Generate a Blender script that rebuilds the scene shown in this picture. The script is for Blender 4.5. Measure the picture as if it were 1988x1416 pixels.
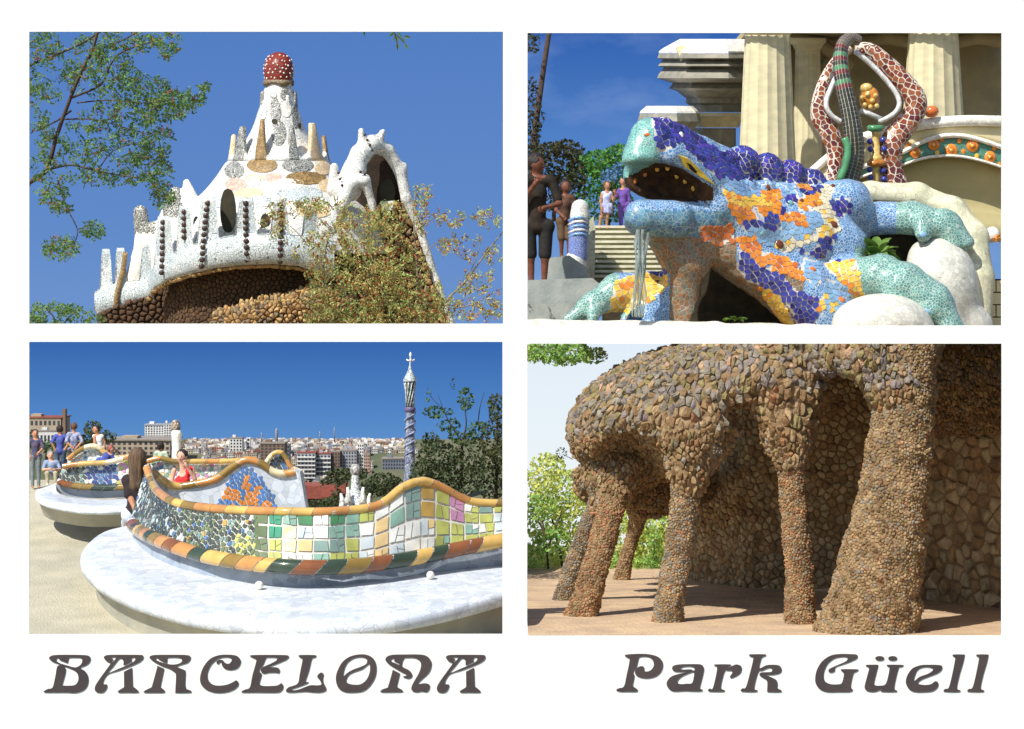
import bpy, math, random
import numpy as np
from mathutils import Vector, Matrix
from mathutils.bvhtree import BVHTree
from mathutils.kdtree import KDTree

for _o in list(bpy.data.objects):
    bpy.data.objects.remove(_o)
SC = bpy.context.scene
COL = SC.collection
random.seed(7)
RNG = np.random.default_rng(7)

# ------------------------------------------------------------------ camera, sky, sun, exposure
D = 30.0                                   # camera to card
cd = bpy.data.cameras.new('camera')
cam = bpy.data.objects.new('camera', cd)
COL.objects.link(cam)
cam.location = (0, 0, 0)
cam.rotation_euler = (math.radians(90), 0, 0)
cd.sensor_fit = 'HORIZONTAL'
cd.sensor_width = 36
cd.lens = 36 * D / 19.88
cd.shift_x = -6 / 1988
cd.shift_y = -61 / 1988
cd.clip_start = 0.5
cd.clip_end = 2000
SC.camera = cam

SUN_EL, SUN_AZ = math.radians(49), math.radians(42)   # from the front, a little to the left
world = bpy.data.worlds.new('World')
SC.world = world
world.use_nodes = True
_nt = world.node_tree
_bg = _nt.nodes['Background']
_sky = _nt.nodes.new('ShaderNodeTexSky')
_sky.sky_type = 'NISHITA'
_sky.sun_disc = False
_sky.sun_elevation = SUN_EL
_sky.sun_rotation = math.pi + SUN_AZ
_nt.links.new(_sky.outputs['Color'], _bg.inputs['Color'])
_bg.inputs['Strength'].default_value = 0.12
sd = bpy.data.lights.new('sun', 'SUN')
sun = bpy.data.objects.new('sun', sd)
COL.objects.link(sun)
sd.energy = 5.0
sd.angle = math.radians(0.5)
sd.color = (1.0, 0.965, 0.90)
_dir = Vector((math.sin(SUN_AZ) * math.cos(SUN_EL), math.cos(SUN_AZ) * math.cos(SUN_EL), -math.sin(SUN_EL)))
sun.rotation_euler = _dir.to_track_quat('-Z', 'Y').to_euler()
sun.location = (-40, -60, 80)
SC.view_settings.view_transform = 'Standard'
SC.view_settings.look = 'None'
SC.view_settings.gamma = 1
SC.view_settings.use_curve_mapping = False
EXPO = 0.12
SC.view_settings.exposure = EXPO
SC.cycles.max_bounces = 6
SC.cycles.diffuse_bounces = 3
SC.cycles.glossy_bounces = 2
SC.cycles.transparent_max_bounces = 8
SC.cycles.use_denoising = True

# ------------------------------------------------------------------ helpers
def P(px, py, k):
    """a point of the photograph at its own distance k (card = 1)"""
    return Vector(((px - 1000) / 100 * k, D * k, (647 - py) / 100 * k))

def Q(px, py, d, k0):
    """as P, d = depth behind k0 in photo pixels"""
    return P(px, py, k0 + d * k0 / 3000.0)

def Qn(A, k0):
    A = np.asarray(A, float)
    k = k0 + A[:, 2] * k0 / 3000.0
    return np.stack([(A[:, 0] - 1000) / 100 * k, D * k, (647 - A[:, 1]) / 100 * k], 1)

def px_of(v):
    k = v[1] / D
    return v[0] * 100 / k + 1000, 647 - v[2] * 100 / k

def lin(c):
    out = []
    for x in c[:3]:
        x = x / 255.0
        out.append(x / 12.92 if x <= 0.04045 else ((x + 0.055) / 1.055) ** 2.4)
    return tuple(out)

MATS = {}
def mat(name, c1, c2=None, scale=1.0, rough=0.7, bump=0.0, bscale=None, var=0.0, transl=0.0, spec=0.4, hue=0.0, voro=0.0, grout=None, gw=0.06, metal=0.0, detail=4.0, stretch=None, coat=0.0):
    """procedural material: two colours by noise, per-piece variation, bump, optional small broken-tile pattern"""
    if name in MATS:
        return MATS[name]
    m = bpy.data.materials.new(name)
    m.use_nodes = True
    nt = m.node_tree
    N, L = nt.nodes, nt.links
    b = N['Principled BSDF']
    b.inputs['Roughness'].default_value = rough
    b.inputs['Specular IOR Level'].default_value = spec
    b.inputs['Metallic'].default_value = metal
    if coat:
        b.inputs['Coat Weight'].default_value = coat
        b.inputs['Coat Roughness'].default_value = 0.12
    tc = N.new('ShaderNodeTexCoord')
    vec = tc.outputs['Object']
    if stretch:
        mp = N.new('ShaderNodeMapping')
        mp.inputs['Scale'].default_value = stretch
        L.new(vec, mp.inputs['Vector'])
        vec = mp.outputs['Vector']
    col = None
    c1l = (*lin(c1), 1)
    if c2 is not None:
        nz = N.new('ShaderNodeTexNoise')
        nz.inputs['Scale'].default_value = scale
        nz.inputs['Detail'].default_value = detail
        L.new(vec, nz.inputs['Vector'])
        rp = N.new('ShaderNodeValToRGB')
        rp.color_ramp.elements[0].position = 0.36
        rp.color_ramp.elements[1].position = 0.64
        rp.color_ramp.elements[0].color = c1l
        rp.color_ramp.elements[1].color = (*lin(c2), 1)
        L.new(nz.outputs['Fac'], rp.inputs['Fac'])
        col = rp.outputs['Color']
    vd = None
    if voro:
        v1 = N.new('ShaderNodeTexVoronoi')
        v1.inputs['Scale'].default_value = voro
        L.new(vec, v1.inputs['Vector'])
        v2 = N.new('ShaderNodeTexVoronoi')
        v2.feature = 'DISTANCE_TO_EDGE'
        v2.inputs['Scale'].default_value = voro
        L.new(vec, v2.inputs['Vector'])
        hs = N.new('ShaderNodeHueSaturation')
        mr = N.new('ShaderNodeMapRange')
        mr.inputs['To Min'].default_value = 1 - 0.22
        mr.inputs['To Max'].default_value = 1 + 0.22
        L.new(v1.outputs['Color'], mr.inputs['Value'])
        L.new(mr.outputs['Result'], hs.inputs['Value'])
        if col is not None:
            L.new(col, hs.inputs['Color'])
        else:
            hs.inputs['Color'].default_value = c1l
        lt = N.new('ShaderNodeMapRange')
        lt.inputs['From Min'].default_value = gw * 0.5
        lt.inputs['From Max'].default_value = gw
        L.new(v2.outputs['Distance'], lt.inputs['Value'])
        mx = N.new('ShaderNodeMix')
        mx.data_type = 'RGBA'
        L.new(lt.outputs['Result'], mx.inputs['Factor'])
        mx.inputs[6].default_value = (*lin(grout or (120, 115, 105)), 1)
        L.new(hs.outputs['Color'], mx.inputs[7])
        col = mx.outputs[2]
        vd = lt.outputs['Result']
    if var or hue:
        g = N.new('ShaderNodeNewGeometry')
        hs = N.new('ShaderNodeHueSaturation')
        mr = N.new('ShaderNodeMapRange')
        mr.inputs['To Min'].default_value = 1 - var
        mr.inputs['To Max'].default_value = 1 + var
        L.new(g.outputs['Random Per Island'], mr.inputs['Value'])
        L.new(mr.outputs['Result'], hs.inputs['Value'])
        if hue:
            ml = N.new('ShaderNodeMath'); ml.operation = 'MULTIPLY'; ml.inputs[1].default_value = 7.31
            fr = N.new('ShaderNodeMath'); fr.operation = 'FRACT'
            mh = N.new('ShaderNodeMapRange')
            mh.inputs['To Min'].default_value = 0.5 - hue
            mh.inputs['To Max'].default_value = 0.5 + hue
            L.new(g.outputs['Random Per Island'], ml.inputs[0]); L.new(ml.outputs[0], fr.inputs[0])
            L.new(fr.outputs[0], mh.inputs['Value']); L.new(mh.outputs['Result'], hs.inputs['Hue'])
        if col is not None:
            L.new(col, hs.inputs['Color'])
        else:
            hs.inputs['Color'].default_value = c1l
        col = hs.outputs['Color']
    if col is not None:
        L.new(col, b.inputs['Base Color'])
    else:
        b.inputs['Base Color'].default_value = c1l
    if bump or vd:
        bp = N.new('ShaderNodeBump')
        bp.inputs['Strength'].default_value = bump or 0.3
        bp.inputs['Distance'].default_value = 0.15
        if vd is not None and not bscale:
            L.new(vd, bp.inputs['Height'])
        else:
            bn = N.new('ShaderNodeTexNoise')
            bn.inputs['Scale'].default_value = bscale or scale
            bn.inputs['Detail'].default_value = 6
            L.new(vec, bn.inputs['Vector'])
            L.new(bn.outputs['Fac'], bp.inputs['Height'])
        L.new(bp.outputs['Normal'], b.inputs['Normal'])
    if transl:
        tr = N.new('ShaderNodeBsdfTranslucent')
        ms = N.new('ShaderNodeMixShader')
        ms.inputs[0].default_value = transl
        if col is not None:
            L.new(col, tr.inputs['Color'])
        else:
            tr.inputs['Color'].default_value = c1l
        L.new(b.outputs[0], ms.inputs[1]); L.new(tr.outputs[0], ms.inputs[2])
        L.new(ms.outputs[0], N['Material Output'].inputs['Surface'])
    MATS[name] = m
    return m

def tag(o, label=None, cat=None, group=None, kind=None):
    if label: o['label'] = label
    if cat: o['category'] = cat
    if group: o['group'] = group
    if kind: o['kind'] = kind
    return o

def thing(name, label, cat, loc, group=None):
    e = bpy.data.objects.new(name, None)
    e.empty_display_size = 0.3
    e.location = loc
    COL.objects.link(e)
    return tag(e, label, cat, group, 'thing')

def link(name, me, parent=None):
    o = bpy.data.objects.new(name, me)
    COL.objects.link(o)
    if parent is not None:
        o.parent = parent
        if parent.type == 'EMPTY':
            o.matrix_parent_inverse = Matrix.Translation(-parent.location)
    return o

def mesh(name, V, F, mats, parent=None, smooth=True, mi=None):
    me = bpy.data.meshes.new(name)
    me.from_pydata([tuple(v) for v in V], [], [tuple(int(i) for i in f) for f in F])
    if not isinstance(mats, (list, tuple)):
        mats = [mats]
    for m in mats:
        me.materials.append(m)
    if mi is not None:
        me.polygons.foreach_set('material_index', np.asarray(mi, np.int32))
    if smooth:
        me.polygons.foreach_set('use_smooth', np.ones(len(me.polygons), bool))
    me.update()
    return link(name, me, parent)

class MB:
    def __init__(s):
        s.v, s.f, s.m = [], [], []
    def add(s, V, F, m=0):
        o = len(s.v)
        s.v.extend([tuple(v) for v in V])
        s.f.extend([tuple(i + o for i in f) for f in F])
        s.m.extend([m] * len(F))
        return s
    def build(s, name, mats, parent=None, smooth=True):
        return mesh(name, s.v, s.f, mats, parent, smooth, s.m if isinstance(mats, (list, tuple)) else None)

def grid_faces(nu, nv, cu=False, cv=False):
    F = []
    for i in range(nu if cu else nu - 1):
        for j in range(nv if cv else nv - 1):
            a, b = i, (i + 1) % nu
            c, d = j, (j + 1) % nv
            F.append((a * nv + c, b * nv + c, b * nv + d, a * nv + d))
    return F

def spline(pts, n, closed=False):
    """Catmull-Rom through points of any dimension"""
    A = np.asarray(pts, float)
    m = len(A)
    out = []
    segs = m if closed else m - 1
    per = max(1, int(round(n / segs)))
    for i in range(segs):
        p1, p2 = A[i], A[(i + 1) % m]
        p0 = A[i - 1] if (closed or i > 0) else 2 * p1 - p2
        p3 = A[(i + 2) % m] if (closed or i + 2 < m) else 2 * p2 - p1
        for j in range(per):
            t = j / per
            out.append(0.5 * ((2 * p1) + (-p0 + p2) * t + (2 * p0 - 5 * p1 + 4 * p2 - p3) * t * t + (-p0 + 3 * p1 - 3 * p2 + p3) * t ** 3))
    if not closed:
        out.append(A[-1])
    return np.array(out)

def tube(path, rad, n=8, sx=1.0, sy=1.0, up=None, caps=True):
    """tube along world points; returns V,F"""
    Pn = [Vector(p) for p in path]
    m = len(Pn)
    if not hasattr(rad, '__len__'):
        rad = [rad] * m
    V = []
    prev = None
    for i in range(m):
        t = (Pn[min(i + 1, m - 1)] - Pn[max(i - 1, 0)])
        if t.length < 1e-9: t = Vector((0, 0, 1))
        t.normalize()
        if prev is None:
            u = Vector(up) if up is not None else (Vector((0, 1, 0)) if abs(t.y) < 0.9 else Vector((1, 0, 0)))
        else:
            u = prev
        u = (u - t * u.dot(t))
        if u.length < 1e-6: u = t.orthogonal()
        u.normalize()
        prev = u
        w = t.cross(u)
        for j in range(n):
            a = 2 * math.pi * j / n
            V.append(Pn[i] + (u * math.cos(a) * sx + w * math.sin(a) * sy) * rad[i])
    F = grid_faces(m, n, False, True)
    if caps:
        F.append(tuple(range(n)))
        F.append(tuple((m - 1) * n + j for j in reversed(range(n))))
    return V, [tuple(reversed(f)) for f in F]

def box(c, s):
    x, y, z = c; a, b, d = s[0] / 2, s[1] / 2, s[2] / 2
    V = [(x - a, y - b, z - d), (x + a, y - b, z - d), (x + a, y + b, z - d), (x - a, y + b, z - d),
         (x - a, y - b, z + d), (x + a, y - b, z + d), (x + a, y + b, z + d), (x - a, y + b, z + d)]
    F = [(0, 3, 2, 1), (4, 5, 6, 7), (0, 1, 5, 4), (1, 2, 6, 5), (2, 3, 7, 6), (3, 0, 4, 7)]
    return V, F

def ball(c, r, nu=10, nv=7, s=(1, 1, 1)):
    V, F = [], []
    for j in range(nv + 1):
        th = math.pi * j / nv
        for i in range(nu):
            a = 2 * math.pi * i / nu
            V.append((c[0] + r * s[0] * math.sin(th) * math.cos(a), c[1] + r * s[1] * math.sin(th) * math.sin(a), c[2] + r * s[2] * math.cos(th)))
    for j in range(nv):
        for i in range(nu):
            k = (i + 1) % nu
            F.append((j * nu + i, (j + 1) * nu + i, (j + 1) * nu + k, j * nu + k))
    return V, F

def revolve(prof, n, c, a0=0.0, a1=2 * math.pi, ell=1.0):
    """prof: (radius, z) list; axis vertical at c=(x,y)"""
    closed = abs(a1 - a0 - 2 * math.pi) < 1e-6
    V = []
    m = n if closed else n + 1
    for i in range(m):
        a = a0 + (a1 - a0) * i / n
        for r, z in prof:
            V.append((c[0] + r * math.cos(a), c[1] + r * math.sin(a) * ell, z))
    return V, grid_faces(m, len(prof), closed, False)

def prism(poly, k, depth, back=1.0):
    """photo-pixel polygon at distance k given real thickness (world units)"""
    n = len(poly)
    V = [P(x, y, k) for x, y in poly]
    V += [v + Vector((0, depth, 0)) for v in V[:n]]
    ar = sum(poly[i][0] * poly[(i + 1) % n][1] - poly[(i + 1) % n][0] * poly[i][1] for i in range(n))
    F = []
    if ar > 0:   # clockwise on screen as y runs down -> flip
        F.append(tuple(range(n))); F.append(tuple(n + i for i in reversed(range(n))))
        F += [((i + 1) % n, i, n + i, n + (i + 1) % n) for i in range(n)]
    else:
        F.append(tuple(reversed(range(n)))); F.append(tuple(n + i for i in range(n)))
        F += [(i, (i + 1) % n, n + (i + 1) % n, n + i) for i in range(n)]
    F = [tuple(reversed(f)) for f in F]
    return V, F

def pip(x, y, poly):
    c = False
    j = len(poly) - 1
    for i in range(len(poly)):
        xi, yi = poly[i]; xj, yj = poly[j]
        if (yi > y) != (yj > y) and x < (xj - xi) * (y - yi) / (yj - yi) + xi:
            c = not c
        j = i
    return c

# ---------- organic shapes: distance fields in photo pixels (x, y, depth), meshed by surface nets
def sd(X, p):
    if p[0] == 'cap':
        _, a, b, ra, rb = p[:5]
        a = np.array(a, float); b = np.array(b, float)
        ba = b - a
        pa = X - a
        t = np.clip((pa @ ba) / max(1e-9, ba @ ba), 0, 1)
        return np.linalg.norm(pa - t[..., None] * ba, axis=-1) - (ra + (rb - ra) * t)
    if p[0] == 'ell':
        _, c, r = p[:3]
        q = X - np.array(c, float)
        if len(p) > 3 and p[3]:
            a = math.radians(p[3]); ca, sa = math.cos(a), math.sin(a)
            q = np.stack([q[..., 0] * ca + q[..., 1] * sa, -q[..., 0] * sa + q[..., 1] * ca, q[..., 2]], -1)
        r = np.array(r, float)
        k0 = np.linalg.norm(q / r, axis=-1)
        k1 = np.linalg.norm(q / (r * r), axis=-1)
        return k0 * (k0 - 1) / np.maximum(k1, 1e-9)
    if p[0] == 'box':
        _, c, r, rd = p[:4]
        q = np.abs(X - np.array(c, float)) - np.array(r, float) + rd
        return np.linalg.norm(np.maximum(q, 0), axis=-1) + np.minimum(q.max(-1), 0) - rd
    if p[0] == 'fn':
        return p[1](X)

def smin(a, b, k):
    h = np.clip(0.5 + 0.5 * (b - a) / k, 0, 1)
    return b + (a - b) * h - k * h * (1 - h)

def field(X, prims, sm, carve=(), csm=4.0):
    f = None
    for p in prims:
        d = sd(X, p)
        f = d if f is None else smin(f, d, sm)
    for p in carve:
        f = -smin(-f, sd(X, p), csm)
    return f

def snets(F, lo, h):
    s = F < 0
    nx, ny, nz = F.shape
    acc = np.zeros((nx - 1, ny - 1, nz - 1, 3)); cnt = np.zeros((nx - 1, ny - 1, nz - 1))
    C = [(i, j, k) for i in (0, 1) for j in (0, 1) for k in (0, 1)]
    sl = lambda c: F[c[0]:nx - 1 + c[0], c[1]:ny - 1 + c[1], c[2]:nz - 1 + c[2]]
    for a in C:
        for ax in range(3):
            if a[ax] == 0:
                b = list(a); b[ax] = 1
                fa, fb = sl(a), sl(b)
                cr = (fa < 0) != (fb < 0)
                t = np.where(cr, fa / np.where(np.abs(fa - fb) < 1e-12, 1, fa - fb), 0)
                for q in range(3):
                    acc[..., q] += np.where(cr, a[q] + (t if q == ax else 0), 0)
                cnt += cr
    mask = cnt > 0
    idx = -np.ones(cnt.shape, int)
    idx[mask] = np.arange(mask.sum())
    V = np.asarray(lo) + h * (np.argwhere(mask) + acc[mask] / cnt[mask][:, None])
    out = []
    def quads(cr, ins, q):
        q = np.stack(q, -1)
        w = cr & (q >= 0).all(-1)
        qq = q[w]; ii = ins[w]
        qq[~ii] = qq[~ii][:, ::-1]
        out.append(qq)
    cr = s[:-1, 1:-1, 1:-1] != s[1:, 1:-1, 1:-1]
    quads(cr, s[:-1, 1:-1, 1:-1], [idx[:, :-1, :-1], idx[:, 1:, :-1], idx[:, 1:, 1:], idx[:, :-1, 1:]])
    cr = s[1:-1, :-1, 1:-1] != s[1:-1, 1:, 1:-1]
    quads(cr, s[1:-1, :-1, 1:-1], [idx[:-1, :, :-1], idx[:-1, :, 1:], idx[1:, :, 1:], idx[1:, :, :-1]])
    cr = s[1:-1, 1:-1, :-1] != s[1:-1, 1:-1, 1:]
    quads(cr, s[1:-1, 1:-1, :-1], [idx[:-1, :-1, :], idx[1:, :-1, :], idx[1:, 1:, :], idx[:-1, 1:, :]])
    return V, np.concatenate(out)

def pbounds(prims):
    lo = np.array([1e9] * 3); hi = -lo
    for p in prims:
        if p[0] == 'cap':
            r = max(p[3], p[4])
            for q in (p[1], p[2]):
                lo = np.minimum(lo, np.array(q) - r); hi = np.maximum(hi, np.array(q) + r)
        elif p[0] == 'ell':
            r = np.array(p[2], float)
            if len(p) > 3 and p[3]: r = np.array([max(r[0], r[1])] * 2 + [r[2]])
            lo = np.minimum(lo, np.array(p[1]) - r); hi = np.maximum(hi, np.array(p[1]) + r)
        elif p[0] == 'box':
            lo = np.minimum(lo, np.array(p[1]) - p[2]); hi = np.maximum(hi, np.array(p[1]) + p[2])
    return lo, hi

def blob(prims, k0, h, sm=6.0, carve=(), csm=4.0, bounds=None, warp=None, late=(), lsm=3.0):
    """one continuous surface from capsules and ellipsoids given in photo pixels; returns world V, F"""
    lo, hi = bounds if bounds else pbounds(prims)
    lo = np.array(lo, float) - 2.5 * h; hi = np.array(hi, float) + 2.5 * h
    n = np.ceil((hi - lo) / h).astype(int) + 1
    ax = [lo[i] + h * np.arange(n[i]) for i in range(3)]
    X = np.stack(np.meshgrid(*ax, indexing='ij'), -1)
    f = field(X, prims, sm, carve, csm)
    for p in late:
        f = smin(f, sd(X, p), lsm)
    if warp is not None:
        f = f + warp(X)
    V, F = snets(f, lo, h)
    return Qn(V, k0), F

def vnoise(X, scale, seed=0):
    """cheap smooth value noise on an array of points (-1..1)"""
    Y = np.asarray(X) / scale + seed * 17.13
    i = np.floor(Y).astype(np.int64); f = Y - i
    f = f * f * (3 - 2 * f)
    def hsh(a, b, c):
        n = (a * 374761393 + b * 668265263 + c * 2147483647 + seed * 974711) & 0x7fffffff
        n = ((n ^ (n >> 13)) * 1274126177) & 0x7fffffff
        return ((n ^ (n >> 16)) & 0xffff) / 32767.5 - 1
    r = 0
    for a in (0, 1):
        for b in (0, 1):
            for c in (0, 1):
                w = (f[..., 0] if a else 1 - f[..., 0]) * (f[..., 1] if b else 1 - f[..., 1]) * (f[..., 2] if c else 1 - f[..., 2])
                r = r + w * hsh(i[..., 0] + a, i[..., 1] + b, i[..., 2] + c)
    return r

# ---------- broken tiles and rubble: cells cut on a surface, each a raised piece of its own
def tri_soup(V, F):
    V = np.asarray(V, float)
    T = []
    for f in F:
        for i in range(1, len(f) - 1):
            T.append((f[0], f[i], f[i + 1]))
    return V, np.array(T)

def cells(V, F, r, colfn, gap=0.06, thick=0.05, dome=0.0, inset=0.12, seed=1, view=None, stretch=None, rough=0.0, facing=-0.2, jit=0.0, cand=7, rfn=None):
    """r: spacing in world units; colfn(px,py,point,normal)->material key or None"""
    rng = np.random.default_rng(seed)
    V, T = tri_soup(V, F)
    S = np.array(stretch if stretch else (1, 1, 1), float)
    W = V * S
    bvh = BVHTree.FromPolygons([tuple(v) for v in W], [tuple(int(i) for i in t) for t in T])
    a, b, c = W[T[:, 0]], W[T[:, 1]], W[T[:, 2]]
    nr = np.cross(b - a, c - a)
    ar = np.linalg.norm(nr, axis=1) / 2
    nr = nr / np.maximum(1e-12, 2 * ar[:, None])
    cen = (a + b + c) / 3 / S
    tocam = -cen / np.linalg.norm(cen, axis=1)[:, None]
    nn = nr * S; nn /= np.maximum(1e-9, np.linalg.norm(nn, axis=1))[:, None]
    ok = (nn * tocam).sum(1) > facing
    pxx = cen[:, 0] * 100 / (cen[:, 1] / D) + 1000; pyy = 647 - cen[:, 2] * 100 / (cen[:, 1] / D)
    if view is not None:
        x0, y0, x1, y1 = view
        ok &= (pxx > x0) & (pxx < x1) & (pyy > y0) & (pyy < y1)
    w = np.where(ok, ar, 0)
    if w.sum() <= 0: return []
    n = int(cand * w.sum() / (r * r)) + 10
    ti = rng.choice(len(T), n, p=w / w.sum())
    u = rng.random((n, 2)); fl = u.sum(1) > 1; u[fl] = 1 - u[fl]
    pts = a[ti] + (b[ti] - a[ti]) * u[:, :1] + (c[ti] - a[ti]) * u[:, 1:]
    pn = nr[ti]
    # darts
    H = {}
    keep = []
    rad = []
    for i in range(n):
        p = pts[i]
        ri = r * (rfn(p / S) if rfn else 1.0)
        kx, ky, kz = (int(math.floor(q / r)) for q in p)
        good = True
        for dx in (-1, 0, 1):
            for dy in (-1, 0, 1):
                for dz in (-1, 0, 1):
                    for q in H.get((kx + dx, ky + dy, kz + dz), ()):
                        if (pts[q][0] - p[0]) ** 2 + (pts[q][1] - p[1]) ** 2 + (pts[q][2] - p[2]) ** 2 < ri * ri:
                            good = False; break
                    if not good: break
                if not good: break
            if not good: break
        if good:
            H.setdefault((kx, ky, kz), []).append(i); keep.append(i)
    kd = KDTree(len(keep))
    for j, i in enumerate(keep):
        kd.insert(Vector(pts[i]), j)
    kd.balance()
    out = []
    for j, i in enumerate(keep):
        p = Vector(pts[i]); nrm = Vector(pn[i])
        real = Vector(pts[i] / S)
        rn = Vector(pn[i] * S).normalized()
        x, y = px_of(real)
        key = colfn(x, y, real, rn)
        if key is None: continue
        t1 = nrm.orthogonal().normalized(); t2 = nrm.cross(t1)
        m = 1.15 * r
        poly = [(-m, -m), (m, -m), (m, m), (-m, m)]
        for (co, q, dist) in kd.find_range(p, 2.6 * r):
            if q == j: continue
            dlt = co - p
            if Vector(pn[keep[q]]).dot(nrm) < -0.1: continue
            dx, dy = dlt.dot(t1), dlt.dot(t2)
            L2 = dx * dx + dy * dy
            if L2 < 1e-8: continue
            lim = L2 / 2 - gap * r * math.sqrt(L2)
            np_ = []
            k = len(poly)
            for e in range(k):
                A_, B_ = poly[e], poly[(e + 1) % k]
                fa = A_[0] * dx + A_[1] * dy - lim
                fb = B_[0] * dx + B_[1] * dy - lim
                if fa <= 0: np_.append(A_)
                if (fa < 0) != (fb < 0) and abs(fa - fb) > 1e-12:
                    t = fa / (fa - fb)
                    np_.append((A_[0] + (B_[0] - A_[0]) * t, A_[1] + (B_[1] - A_[1]) * t))
            poly = np_
            if len(poly) < 3: break
        if len(poly) < 3: continue
        # merge near corners
        q2 = []
        for e in range(len(poly)):
            A_, B_ = poly[e], poly[(e + 1) % len(poly)]
            if math.hypot(A_[0] - B_[0], A_[1] - B_[1]) > 0.1 * r: q2.append(A_)
        poly = q2
        if len(poly) < 3: continue
        base, norms = [], []
        for (u_, v_) in poly:
            w_ = p + t1 * u_ + t2 * v_
            loc, nn_, _, _ = bvh.find_nearest(w_)
            if loc is None: loc, nn_ = w_, nrm
            base.append(Vector([loc[q] / S[q] for q in range(3)]))
            norms.append(Vector([nn_[q] * S[q] for q in range(3)]).normalized())
        k = len(base)
        cenr = sum(base, Vector()) / k
        th = thick * (1 + (rng.random() - 0.5) * 2 * rough)
        tilt = Vector(rng.normal(0, 1, 3)) * jit * thick
        vs = [base[e] - norms[e] * thick * 0.5 for e in range(k)]
        vs += [base[e] + (cenr - base[e]) * inset + norms[e] * (th + tilt.dot(base[e] - cenr) / r) for e in range(k)]
        fs = [(e, (e + 1) % k, k + (e + 1) % k, k + e) for e in range(k)]
        if dome:
            vs += [base[e] + (cenr - base[e]) * 0.5 + rn * (th + dome * thick * 0.75 + tilt.dot(base[e] - cenr) / r) for e in range(k)]
            vs.append(cenr + rn * (th + dome * thick))
            fs += [(k + e, k + (e + 1) % k, 2 * k + (e + 1) % k, 2 * k + e) for e in range(k)]
            fs += [(2 * k + e, 2 * k + (e + 1) % k, 3 * k) for e in range(k)]
        else:
            fs.append(tuple(range(k, 2 * k)))
        area = 0
        for e in range(1, k - 1):
            area += ((base[e] - base[0]).cross(base[e + 1] - base[0])).length / 2
        face = max(0.02, rn.dot(-real.normalized()))
        inv = 1.0 if (view is None or (view[0] + 8 < x < view[2] - 8 and view[1] + 8 < y < view[3] - 8)) else 0.01
        out.append((vs, fs, key, area * face / (real.y / D) ** 2 * inv))
    return out

def emit(tl, name, parent, mats, maxn=300, stuff=None, smooth=False, label=None):
    """the largest pieces as objects of their own, the rest joined as one stuff part"""
    tl = sorted(tl, key=lambda t: -t[3])
    for vs, fs, key, _ in tl[:maxn]:
        mesh(name, vs, fs, mats[key], parent, smooth)
    if tl[maxn:]:
        keys = sorted({t[2] for t in tl[maxn:]})
        mb = MB()
        for vs, fs, key, _ in tl[maxn:]:
            mb.add(vs, fs, keys.index(key))
        o = mb.build(stuff or name, [mats[k] for k in keys], parent, smooth)
        o['kind'] = 'stuff'

# ---------- foliage
def leaf_cloud(mb, rng, centre, rad, n, size, flat=0.6, m=0, droop=0.0):
    """leaf-sized faces spread through an ellipsoid (world units)"""
    for _ in range(n):
        v = rng.normal(0, 1, 3); v /= np.linalg.norm(v)
        v = v * rng.random() ** 0.4
        c = Vector(centre) + Vector((v[0] * rad[0], v[1] * rad[1], v[2] * rad[2]))
        leaf(mb, rng, c, size * (0.6 + 0.8 * rng.random()), flat, m, droop)

def leaf(mb, rng, c, s, flat=0.6, m=0, droop=0.0, d=None):
    if d is None:
        d = Vector(rng.normal(0, 1, 3))
    d = Vector(d); d.z -= droop
    if d.length < 1e-6: d = Vector((1, 0, 0))
    d.normalize()
    w = d.cross(Vector(rng.normal(0, 1, 3)))
    if w.length < 1e-6: w = d.orthogonal()
    w.normalize()
    nrm = d.cross(w) * s * 0.12
    mb.add([c - d * s * 0.5, c + w * s * 0.5 * flat + nrm, c + d * s * 0.5, c - w * s * 0.5 * flat + nrm], [(0, 1, 2, 3)], m)

def branchy(mb, pts, k, r0, r1, d0=0.0, d1=0.0, n=6, seg=14):
    """a limb through photo points; px radii"""
    A = spline([(x, y) for x, y in pts], seg)
    m = len(A)
    path = [P(A[i][0], A[i][1], k + (d0 + (d1 - d0) * i / (m - 1))) for i in range(m)]
    rad = [(r0 + (r1 - r0) * i / (m - 1)) * k / 100 for i in range(m)]
    V, F = tube(path, rad, n)
    mb.add(V, F)
    return path
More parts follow.
